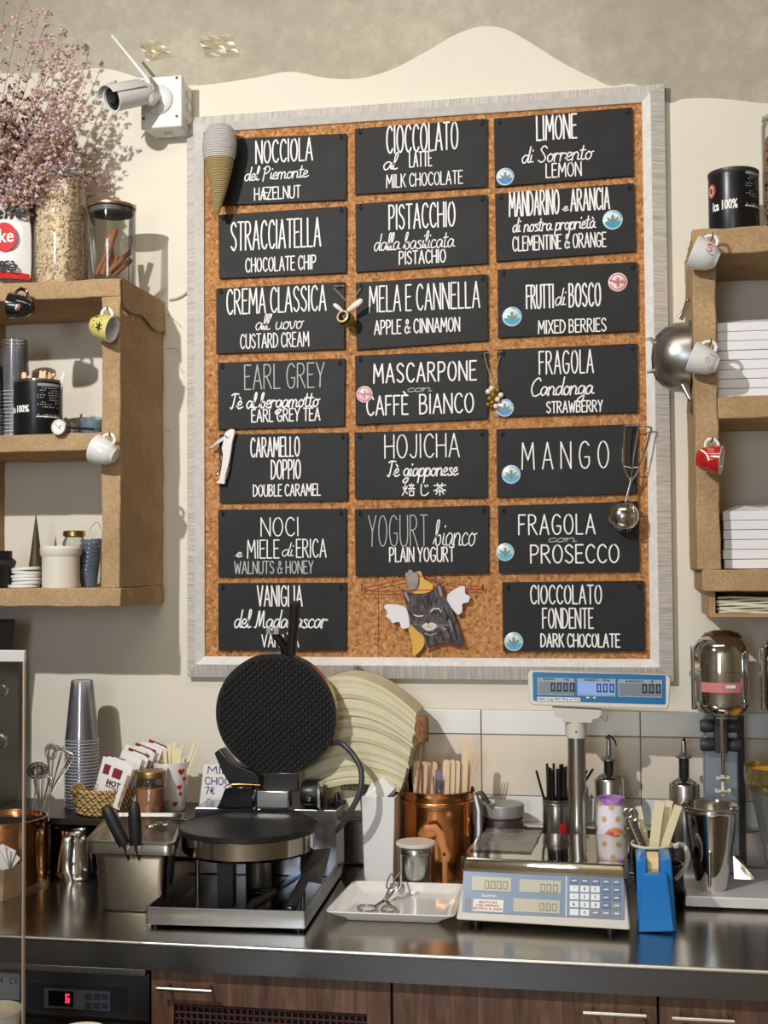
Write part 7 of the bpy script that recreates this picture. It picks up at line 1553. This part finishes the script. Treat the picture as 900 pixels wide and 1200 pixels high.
def rrect(q_, rad, k=4):
    out = []
    for i in range(4):
        a, b, c = q_[i-1], q_[i], q_[(i+1) % 4]; u = (a-b).normalized()*rad; v = (c-b).normalized()*rad
        for j in range(k+1): t = j/k; p = (b+u)*(1-t)**2+b*2*t*(1-t)+(b+v)*t*t; out.append((p.x, p.z))
    return out
MB().prism(rrect(hd, .012), yq, yD+.022).build('display_housing', mt('scale_cream', (222, 218, 206), .4), scl, bevel=.002)
def DQ(a, b, c, d, lift, m_, name, parent=scl): q_ = [W(*p, yq-lift) for p in (a, b, c, d)]; return MB().prism([(v.x, v.z) for v in q_], yq-lift, yq-lift+.0012).build(name, m_, parent, smooth=False)
def dd(a, b): return (600+a/4.5, 770+b/4.5)
MB().prism(rrect([W(*dd(*p), yq-.001) for p in ((108, 78), (810, 96), (810, 250), (112, 230))], .004), yq-.001, yq+.0005).build('blue_face', mt('face_blue', (20, 110, 168), .3), scl, smooth=False)
lit = emit('lcd_lit', (120, 150, 205), .35); dimm = mt('lcd_dim', (126, 134, 146), .25)
for (q_, m_) in ((((133, 108), (328, 112), (328, 203), (135, 198)), dimm), (((343, 112), (547, 116), (546, 209), (345, 204)), lit), (((558, 117), (792, 121), (790, 215), (560, 210)), dimm)):
    DQ(*[dd(*p) for p in q_], .0022, mt('lcd_bezel', (158, 172, 180), .4), 'lcd_bezel'); q2 = [(q_[0][0]+6, q_[0][1]+20), (q_[1][0]-6, q_[1][1]+20), (q_[2][0]-6, q_[2][1]-8), (q_[3][0]+6, q_[3][1]-8)]
    DQ(*[dd(*p) for p in q2], .003, m_, 'lcd_window')
def ddig(t, a, b, h):
    v = W(*dd(a, b), yq-.0048); digits(MB(), t, v.x, v.z, h/4.5*(CD+yq)/F, yq-.0036, .14).build('digits', mt('digit_dark', (30, 36, 56), .4), scl)
ddig('0.000', 205, 181, 44); ddig('0.00', 447, 186, 44); ddig('0.00', 688, 190, 46)
text_part('PESO      kg', dd(165, 0)[0], dd(300, 0)[0], dd(0, 113)[1], dd(0, 123)[1], yq-.0032, black_p, scl); text_part('PREZZO    \u20ac/kg', dd(380, 0)[0], dd(515, 0)[0], dd(0, 117)[1], dd(0, 127)[1], yq-.0032, black_p, scl); text_part('IMPORTO      \u20ac', dd(600, 0)[0], dd(745, 0)[0], dd(0, 123)[1], dd(0, 133)[1], yq-.0032, black_p, scl)
DQ(dd(133, 210), dd(360, 215), dd(360, 235), dd(134, 230), .002, paper, 'paper_strip'); text_part('MAX 15 kg  MIN 100 g  e = 5 g', dd(140, 0)[0], dd(352, 0)[0], dd(0, 216)[1], dd(0, 228)[1], yq-.0026, black_p, scl)
DQ(dd(392, 210), dd(408, 210), dd(408, 217), dd(392, 217), .002, chalk, 'mark'); DQ(dd(428, 211), dd(442, 211), dd(442, 218), dd(428, 218), .002, chalk, 'mark')
MB().tube(spline([W(703, 838, yD), W(710, 845, yD+.05), W(712, 838, yD+.1)], 5), .0006, 5).build('cable', black_pl, scl)
# ---- straws
yR = -.105; rx = X_(652, yR, 950); rr_ = (X_(668, yR, 950)-X_(636, yR, 950))/2; hR = Z_(936, yR, 652)-CT
sc_ = thing('straw_jar', 'ribbed steel and glass jar with a red label full of black straws', 'jar', (rx, yR, CT))
MB().lathe([(1e-5, .002), (rr_*.98, 0), (rr_, .004), (rr_, hR-.012)], (rx, yR, CT), 36, cap=False).build('body', steel, sc_)
MB().lathe([(rr_*.96, hR-.013), (rr_*1.03, hR-.011), (rr_*1.03, hR-.007), (rr_*.98, hR-.006), (rr_*1.02, hR-.004), (rr_*1.02, hR), (rr_*.94, hR), (rr_*.92, hR-.02)], (rx, yR, CT), 36, cap=False).build('neck_ring', steel_dull, sc_)
cyl_q = []; 
for i in range(7):
    a = .25+i*.1; cyl_q += [(rx+(rr_+.0006)*sin(a), yR-(rr_+.0006)*cos(a), CT+hR*.72), (rx+(rr_+.0006)*sin(a), yR-(rr_+.0006)*cos(a), CT+hR*.30)]
MB().add(cyl_q, [(2*i, 2*i+1, 2*i+3, 2*i+2) for i in range(6)]).build('red_label', red_p, sc_)
random.seed(2)
for i in range(17):
    a = i*2.4; q_ = (rr_-.006)*math.sqrt((i+.5)/17); x = rx+q_*cos(a); y = yR+q_*sin(a); lean = (-.006+.012*random.random(), .004*random.random(), 0)
    tag(MB().rod((x, y, CT+.01), (x+lean[0]+(x-rx)*.25, y+lean[1], Z_(897+random.uniform(-1.5, 6), yR, 652)), .0026, 8).build('drinking_straw', black_pl, None), 'black drinking straw standing upright in the jar of straws', 'straw', 'upright black straws')
tag(MB().rod(W(644, 960, yR), W(628.5, 903, yR), .0026, 8).build('drinking_straw', black_pl, None), 'single black straw leaning out away from the bunch', 'straw', 'leaning black straws')
tag(MB().rod(W(664, 950, yR+.01), W(695, 901, yR+.01), .0026, 8).build('drinking_straw', black_pl, None), 'longer black straw leaning behind the scale column', 'straw', 'leaning black straws')
tag(MB().rod(W(662, 950, yR+.01), W(688, 903, yR+.01), .0026, 8).build('drinking_straw', black_pl, None), 'shorter black straw leaning behind the scale column', 'straw', 'leaning black straws')
# ---- oil bottles
def bottle(label, px, pl_, pr_, ptop, pcol, pbody, Y, lever):
    x = X_(px, Y, 930); r = (X_(pr_, Y, 930)-X_(pl_, Y, 930))/2; zb_ = Z_(pbody, Y, px); zc_ = Z_(pcol, Y, px); zt__ = Z_(ptop, Y, px)
    t = thing('syrup_bottle', label, 'bottle', (x, Y, CT), 0, 'steel bottles with pourers')
    MB().lathe([(1e-5, .001), (r*.98, 0), (r, .003), (r, zb_-CT-.004), (r*.95, zb_-CT), (r*.5, zb_-CT-.002)], (x, Y, CT), 40, cap=False).build('steel_sleeve', steel, t)
    MB().lathe([(r*.9, zb_-.004), (r*.75, zb_+.004), (.011, zb_+.012), (.0105, zc_-.008)], (x, Y, 0), 28, cap=False).build('glass_neck', glass, t)
    MB().lathe([(.004, zb_-.0), (.0095, zb_+.012), (.0105, zc_-.010), (.0105, zc_-.004)], (x, Y, 0), 20).build('stopper', black_pl, t)
    MB().lathe([(.012, zc_-.005), (.0165, zc_-.003), (.0165, zc_), (.010, zc_+.004), (.006, zc_+.008), (.005, zt__-.012), (.0035, zt__-.006), (.001, zt__-.004)], (x, Y, 0), 24).build('pourer', steel_dull, t)
    MB().tube([(x-.006*lever, Y-.006, zt__-.006), (x+.001, Y-.008, zt__), (x+.012*lever, Y-.004, zt__-.010), (x+.016*lever, Y, zt__-.022)], [.0018, .0026, .002, .0016], 8).build('pour_lever', black_pl, t)
bottle('steel sleeved syrup bottle behind the purple topped cup', 714, 697.5, 732, 861, 889, 912, -.1, 1)
bottle('steel sleeved syrup bottle between the stirrer cup and the mixer', 802, 785.5, 821.5, 864, 886, 918, -.1, .25)
# ---- purple dotted cup
yV = -.165; vx_ = X_(716.5, yV, 960); vr0 = (X_(732, yV, 940)-X_(700, yV, 940))/2; vr1 = vr0*1.2; vh = Z_(934, yV, 716)-CT
vc = thing('dotted_cup', 'white paper cup with purple rim, golden dots and a smiling orange face', 'cup', (vx_, yV, CT))
def rv(z): t = z/vh; return vr0+(vr1-vr0)*max(0, min(1, (1-t)*1.5))
MB().lathe([(1e-5, .002)]+[(rv(vh*t), vh*t) for t in (.0, .3, .6, .85, .93)], (vx_, yV, CT), 40, cap=False).build('paper_wall', mt('cup_paper', (232, 226, 232), .45), vc)
MB().lathe([(rv(vh*t), vh*t) for t in (.93, .96, 1.)]+[(vr0*.94, vh*.99), (vr0*.9, vh*.8), (1e-5, vh*.8)], (vx_, yV, CT), 40, cap=False).build('purple_rim', mt('purple', (146, 84, 168), .45, col2=(190, 150, 206), vs=80), vc)
def onv(a, z, l=.0006): return Vector((vx_+(rv(z)+l)*sin(a), yV-(rv(z)+l)*cos(a), CT+z))
for (px, py) in ((716.5, 943), (703, 940), (730, 941), (708, 957), (724, 957), (700, 970), (732, 969)):
    z = W(px, py, yV).z-CT; a = math.asin(max(-.97, min(.97, (X_(px, yV, py)-vx_)/rv(z)))); pts = [onv(a+.0055*cos(t)/rv(z), z+.006*sin(t)) for t in [i*pi/6 for i in range(12)]]; MB().add(pts, [tuple(range(12))]).build('gold_dot', mt('dot_gold', (206, 172, 104), .4), vc, smooth=False)
zf = W(722, 978, yV).z-CT
def vshape(ca, cz, ra, rz_, m_, name, l, a0=0, a1=2*pi):
    pts = [onv(ca+ra*cos(t), cz+rz_*sin(t), l) for t in [a0+(a1-a0)*i/14 for i in range(15)]]; MB().add(pts+[onv(ca, cz if a0 == 0 else cz, l)], [(i, i+1, 15) for i in range(14)]).build(name, m_, vc, smooth=False)
vshape(.25, zf-.006, .78, .026, mt('orange', (226, 150, 92), .45), 'orange_face', .0010, 0, pi); vshape(.3, zf-.006, .45, .016, mt('peach', (238, 196, 160), .45), 'muzzle', .0016, 0, pi)
vshape(-.02, zf+.006, .2, .006, mt('pink', (220, 70, 120), .4), 'pink_nose', .0022); vshape(.38, zf+.002, .22, .0045, black_p, 'mouth', .0022)
# ---- stirrer cup (black) and white coffee mug behind
yE = -.345; ex = X_(764, yE, 1000); rE = (X_(789, yE, 988)-X_(740, yE, 988))/2; hE = Z_(988, yE, 764)-CT
ec = thing('black_cup', 'black paper cup holding flat beige stirrers behind the tape dispenser', 'cup', (ex, yE, CT))
MB().lathe([(1e-5, .001), (rE*.72, 0), (rE, hE-.003), (rE*1.0, hE)], (ex, yE, CT), 40, cap=False).build('wall', mt('cup_black', (24, 22, 22), .35), ec)
MB().lathe([(rE*1.0, hE-.004), (rE*1.03, hE-.001), (rE*1.01, hE+.001), (rE*.96, hE), (rE*.7, .004), (1e-5, .004)], (ex, yE, CT), 40, cap=False).build('cream_inside', cream_paper, ec)
for i, (a, b, c, d, w_, dy) in enumerate(((760, 1010, 748, 945, 7, .01), (764, 1010, 773, 939, 11, -.008), (768, 1010, 785, 938, 8, .008), (772, 1012, 795, 944, 9, -.004), (758, 1008, 756, 968, 5, .02))):
    flat_stick(['stirrer leaning toward the scale', 'widest stirrer in the middle', 'stirrer partly behind the widest one', 'stirrer leaning toward the mixing cup', 'short stirrer at the rear'][i]+' of the black cup', 'flat beige stirrers', W(a, b, yE+dy), W(c, d, yE+dy), w_*.00168, .0015, beige)
yY = -.25; ux_ = X_(784, yY, 1010)
cm_ = thing('coffee_mug', 'dark steel mug with a white loop handle behind the black cup', 'mug', (ux_, yY, CT))
MB().lathe([(1e-5, .002), (.03, 0), (.032, .005), (.032, .075), (.029, .075), (.029, .006), (1e-5, .005)], (ux_-.004, yY, CT), 32, cap=False).build('body', mt('mug_dark', (62, 52, 44), .25, .6), cm_)
MB().tube(spline([W(790, 992, yY-.02), W(800, 990, yY-.03), W(806, 1002, yY-.04), W(802, 1018, yY-.04), W(792, 1030, yY-.03)], 5), .005, 10, flat=.7).build('handle', white_pl, cm_)
# ---- tape dispenser
yTD = -.475; td = thing('tape_dispenser', 'bright blue upright tape dispenser with a roll of cream tape', 'dispenser', pz(769, 1095, yTD))
blu = mt('blue_plastic_body', (18, 122, 200), .32, coat=.2)
def tdx(a, b): return (720+a/6.318, 920+b/6.318)
def tz_(pts, y): return [(W(*tdx(*p), y).x, W(*tdx(*p), y).z) for p in pts]
f_ = [(178, 1092), (446, 1088), (415, 830), (390, 655), (212, 655), (195, 830)]
zq = tz_(f_, yTD); zq = [(x, max(z, CT+.0005)) for x, z in zq]
MB().prism(zq, yTD, yTD+.055).build('front_body', blu, td, bevel=.003, bseg=3)
MB().prism([(x, max(z, CT+.0005)) for x, z in tz_([(170, 1070), (225, 1070), (238, 512), (158, 515)], yTD+.05)], yTD+.014, yTD+.10).build('cheek', blu, td, bevel=.003)
MB().prism([(x, max(z, CT+.0005)) for x, z in tz_([(345, 1070), (455, 1060), (416, 515), (330, 510)], yTD+.05)], yTD+.014, yTD+.10).build('cheek', blu, td, bevel=.003)
x0, x1 = tz_([(238, 600), (332, 600)], yTD+.03); rc = Vector(((x0[0]+x1[0])/2, yTD+.055, W(*tdx(285, 512), yTD+.03).z-.028))
MB().lathe([(.027, -(x1[0]-x0[0])/2+.001), (.027, (x1[0]-x0[0])/2-.001)], seg=36, M=axis_matrix(rc, (1, 0, 0), (0, 0, 1))).build('tape_roll', mt('tape_cream', (224, 204, 150), .3), td)
MB().bb((x0[0]+.002, yTD+.004, W(*tdx(285, 665), yTD).z), (x1[0]-.002, yTD+.03, W(*tdx(285, 655), yTD).z+.002)).build('cutter', steel, td)
# scissors standing behind the dispenser
ysx = yTD+.105; ss = thing('scissors', 'silver handled scissors standing between scale and tape dispenser', 'scissors', pz(752, 1005, ysx))
for (cxp, cyp, rx_, rz_) in ((736, 953, 5, 5.5), (742, 955, 5, 7)):
    c = W(cxp, cyp, ysx); MB().tube([c+Vector((rx_*.00155*cos(t), .001*sin(t), rz_*.00155*sin(t))) for t in [i*pi/9 for i in range(18)]], .0022, 8, closed=True).build('finger_loop', steel_dull, ss)
MB().tube([W(737, 960, ysx), W(746, 982, ysx), W(757, 1006, ysx)], [.0055, .0062, .0055], 8, flat=.4, up=(1, 0, 0)).build('shaft', chrome, ss)
MB().tube([W(744, 963, ysx+.004), W(752, 984, ysx+.004), W(761, 1006, ysx+.004), Vector((X_(763, ysx, 1020), ysx+.004, CT+.001))], [.003, .0035, .0035, .003], 8, flat=.5, up=(1, 0, 0)).build('shaft', MC['plum'], ss)
for k in range(6): MB().rod(W(742+k*2.2, 970+k*5.2, ysx-.004), W(744+k*2.2, 969+k*5.2, ysx-.004), .0008, 5).build('engraving', black_p, ss)

# ================================================================== drink mixer
zt_m = .925; yx = -.30
mx_ = thing('drink_mixer', 'twin spindle milkshake mixer of polished chrome at the worktop end', 'mixer', (.27, -.2, CT))
tx0 = X_(803.5, yx, 1050); ty0 = W(803.5, 1063, yx)
loops([[(tx0+.004, yx+.004, CT+.004), (.72, yx+.004, CT+.004), (.72, -.055, CT+.004), (tx0+.004, -.055, CT+.004)], [(tx0, yx, CT+.006), (.724, yx, CT+.006), (.724, -.052, CT+.006), (tx0, -.052, CT+.006)], [(tx0, yx, zt_m-.003), (.724, yx, zt_m-.003), (.724, -.052, zt_m-.003), (tx0, -.052, zt_m-.003)], [(tx0+.003, yx+.003, zt_m), (.72, yx+.003, zt_m), (.72, -.055, zt_m), (tx0+.003, -.055, zt_m)]], 'base_tray', mt('tray_bright', (226, 226, 226), .32, .3), mx_, close0=True, close1=True)
for x in (tx0+.03, .6): MB().lathe([(.012, 0), (.012, .0045)], (x, -.27, CT), 14).build('rubber_foot', black_pl, mx_); MB().lathe([(.012, 0), (.012, .0045)], (x, -.08, CT), 14).build('rubber_foot', black_pl, mx_)
def unit(cx, first):
    yc2 = -.1; w2 = .033
    MB().bb((cx-w2, yc2-.012, zt_m), (cx+w2*1.12, yc2+.03, Z_(838, yc2, 845))).build('column', mt('column_grey', (150, 158, 170), .35, .6), mx_, bevel=.004)
    MB().bb((cx+w2*1.12, yc2-.002, zt_m), (cx+w2*1.5, yc2+.03, Z_(838, yc2, 845))).build('column_cover', black_pl, mx_)
    MB().add([(cx+.02, yc2-.05, zt_m), (cx+.065, yc2-.05, zt_m), (cx+.05, yc2, zt_m), (cx+.02, yc2, zt_m), (cx+.022, yc2-.02, zt_m+.04), (cx+.032, yc2-.01, zt_m+.04)], [(0, 1, 4), (1, 5, 4), (1, 2, 5), (2, 3, 4, 5), (3, 0, 4), (0, 3, 2, 1)]).build('column_wedge', chrome, mx_, smooth=False)
    for pz0 in (850, 872):
        z = Z_(pz0, yc2-.02, 845)
        for s_ in (-1, 1): MB().lathe([(.011, -.014), (.0135, -.010), (.0135, .010), (.011, .014)], seg=14, M=axis_matrix((cx+s_*.027, yc2-.03, z), (s_, 0, 0), (0, 0, 1))).build('cup_grip', mt('grip_dark', (52, 54, 54), .5), mx_)
    MB().bb((cx-.013, yc2-.045, Z_(879, yc2, 845)), (cx+.013, yc2-.01, Z_(836, yc2, 845))).build('grip_block', mt('grip_dark', (0, 0, 0)), mx_, bevel=.002)
    ym = -.165; rm = (X_(877, ym, 800)-X_(810.5, ym, 800))/2; z0, z1 = Z_(838.5, ym, 845), Z_(744, ym, 845); h = z1-z0
    hd_ = MB().lathe([(.02, 0), (rm*.62, .0015), (rm*.82, .006), (rm*.97, .02), (rm, .03), (rm, h*.555), (rm*.985, h*.56), (rm*.985, h*.565), (rm, h*.57), (rm*.985, h*.78), (rm*.93, h*.87), (rm*.78, h*.945), (rm*.5, h*.985), (1e-5, h)], (cx, ym, z0), 56, cap=False).build('motor_head', chrome, mx_)
    MB().lathe([(rm*.70, h*.93), (rm*.74, h*.965), (rm*.6, h*1.02), (rm*.3, h*1.05), (1e-5, h*1.055)], (cx+.004, ym+.02, z0), 40, cap=False).build('rear_dome', mt('dome_brown', (120, 98, 80), .15, .8), mx_)
    MB().lathe([(.012, -.006), (.012, .002)], (cx, ym, z0), 20).build('spindle_boss', mt('boss', (196, 188, 172), .3), mx_)
    mb = MB(); vs = []
    for i in range(13):
        a = -.85+i*.125; vs += [(cx+(rm+.0006)*sin(a), ym-(rm+.0006)*cos(a), z0+h*.315), (cx+(rm+.0006)*sin(a), ym-(rm+.0006)*cos(a), z0+h*.435)]
    mb.add(vs, [(2*i, 2*i+1, 2*i+3, 2*i+2) for i in range(12)]); lb = mb.build('name_label', mt('label_pink', (206, 128, 124), .4), hd_)
    for i in range(5):
        a = .12+i*.07; MB().bb((cx+(rm+.001)*sin(a)-.002, ym-(rm+.0012)*cos(a)-.0003, z0+h*.37), (cx+(rm+.001)*sin(a)+.001, ym-(rm+.0012)*cos(a), z0+h*.405)).build('label_print', chalk, hd_)
    MB().bb((cx-rm-.004, ym-.012, z0+.012), (cx-rm+.006, ym+.012, z0+h*.86)).build('switch_plate', mt('switch_steel', (200, 198, 192), .12, 1), mx_, bevel=.003)
    MB().ell((cx-rm-.003, ym-.004, z0+h*.52), (.004, .004, .007), 12, 8).build('switch', mt('teal', (70, 140, 140), .3), mx_)
    zs = Z_(915, ym, 848); MB().rod((cx, ym, z0), (cx, ym, zs), .0038, 12).build('spindle', chrome, mx_)
    MB().lathe([(.004, zs-.03), (.0035, zs-.008), (.0035, zs+.004), (.004, zs+.012)], (cx, ym, 0), 16).build('agitator_hub', mt('agitator', (226, 214, 196), .4), mx_)
    for zz, r in ((Z_(927, ym, 848), .0165), (Z_(912, ym, 848), .014)):
        vs = []
        for k in range(24): a = 2*pi*k/24; rr = r*(1 if k % 2 else .93); vs.append((cx+rr*cos(a), ym+rr*sin(a), zz+(.002*sin(a*3))))
        MB().add(vs+[(x, y, z+.0022) for x, y, z in vs], [tuple(range(24)), tuple(reversed(range(24, 48)))]+[(k, (k+1) % 24, (k+1) % 24+24, k+24) for k in range(24)]).build('agitator_disc', MC['agitator'], mx_, smooth=False)
    return ym
cu = X_(846, -.165, 850); unit(cu, True); unit(cu+.1365, False)
yZ = -.235; zx = X_(833.5, yZ, 1000); rz0 = (X_(868, yZ, 943)-X_(798.5, yZ, 943))/2; rz1 = (X_(854, yZ, 1030)-X_(816, yZ, 1030))/2; hz = Z_(943, yZ, 833)-zt_m
st_c = thing('mixing_cup', 'tall tapered steel mixing cup standing on the mixer tray', 'cup', (zx, yZ, zt_m))
MB().lathe([(1e-5, .003), (rz1*.9, 0), (rz1*.98, .004), (rz1*1.35, hz*.52), (rz0*.9, hz*.9), (rz0*.92, hz*.93), (rz0*.95, hz*.94), (rz0*.94, hz*.965), (rz0, hz*.985), (rz0*1.0, hz), (rz0*.96, hz), (rz0*.9, hz*.95), (rz1*1.3, hz*.5), (rz1*.9, .008), (1e-5, .006)], (zx, yZ, zt_m), 56, cap=False).build('body', chrome, st_c)
MB().tube([(zx-.006, yZ-rz1*1.16-.001, zt_m+.012), (zx-.006, yZ-rz1*1.42-.001, zt_m+hz*.5)], [.0035, .0045], 10, flat=.4).build('embossed_rib', chrome, st_c)
# second vessel at the picture edge: clear funnel-sided pitcher with amber rim
yO = -.2; ox = X_(921, yO, 930); ro_ = ox-X_(872, yO, 915)
oc = thing('juicer_cup', 'flared steel and clear cup with an amber yellow inside rim beyond the mixing cup', 'cup', (ox, yO, zt_m)); zo = Z_(897, yO, 890)-zt_m; zo1 = Z_(918, yO, 890)-zt_m
MB().lathe([(ro_*.86, zo1-.012), (ro_*.98, zo1), (ro_, zo1+.012), (ro_, zo), (ro_*.96, zo), (ro_*.94, zo1+.01), (ro_*.8, zo1-.006)], (ox, yO, zt_m), 48, cap=False).build('flared_rim', mt('rim_olive', (170, 150, 100), .2, .8), oc)
MB().lathe([(ro_*.965, zo-.004), (ro_*.95, zo-.012), (ro_*.7, zo-.02), (1e-5, zo-.022)], (ox, yO, zt_m), 48, cap=False).build('amber_inside', mt('amber', (226, 160, 36), .25), oc)
MB().lathe([(1e-5, .002), (ro_*.38, 0), (ro_*.42, .01), (ro_*.85, zo1-.012)], (ox, yO, zt_m), 48, cap=False).build('clear_wall', glassy('juicer_glass', (.55, .55, .52), .35, .05, .15), oc)

# ================================================================== clear screen and cups in front
lg = thing('front_ledge', 'low front service ledge below the picture, carrying the clear screen', 'ledge', (-1.0, -.98, 0))
MB().bb((-1.5, -1.10, 0), (-.62, -.87, .76)).build('cabinet_body', walnut, lg, smooth=False)
MB().bb((-1.52, -1.12, .76), (-.60, -.86, .775)).build('stone_top', steel_dull, lg, smooth=False)
ys_ = -.95; sx_ = X_(29.5, ys_, 900); szt = Z_(762, ys_, 20)
scn = thing('acrylic_screen', 'clear acrylic counter screen with frosted top and side edges', 'screen', (sx_-.2, ys_, .7755))
MB().bb((sx_-.42, ys_-.003, .7755), (sx_-.003, ys_+.003, szt-.018)).build('clear_panel', plexi, scn)
fe = glassy('frosted_edge', (.86, .83, .82), .4, .35, .55)
MB().bb((sx_-.42, ys_-.004, szt-.018), (sx_, ys_+.004, szt)).build('top_edge', fe, scn, bevel=.001)
MB().bb((sx_-.0032, ys_-.004, .7755), (sx_, ys_+.004, szt-.018)).build('side_edge', glassy('edge_reflection_tint', (.78, .66, .56), .4, .3, .45), scn, bevel=.001)  # brown tint paints a reflection into the clear side edge
def fcup(label, px, pyt, Y, hw):
    x = X_(px, Y, pyt+15); r = hw*(CD+Y)/F; h = Z_(pyt+11, Y, px)-.7755
    t = thing('paper_cup', label, 'cup', (x, Y, .7755), 0, 'white paper cups on the front ledge')
    MB().lathe([(1e-5, .001), (r*.72, 0), (r*.98, h-.004)], (x, Y, .7755), 40, cap=False).build('wall', paper, t)
    MB().lathe([(r*.98, h-.006), (r*1.03, h-.003), (r*1.0, h), (r*.95, h-.001), (r*.93, h-.012), (1e-5, h-.013)], (x, Y, .7755), 40, cap=False).build('rim', cream_paper, t)
fcup('white paper cup just inside the edge of the clear screen', -5, 1171, -.91, 31)
fcup('white paper cup outside the clear screen, only its rim in view', 95, 1197, -.92, 31)
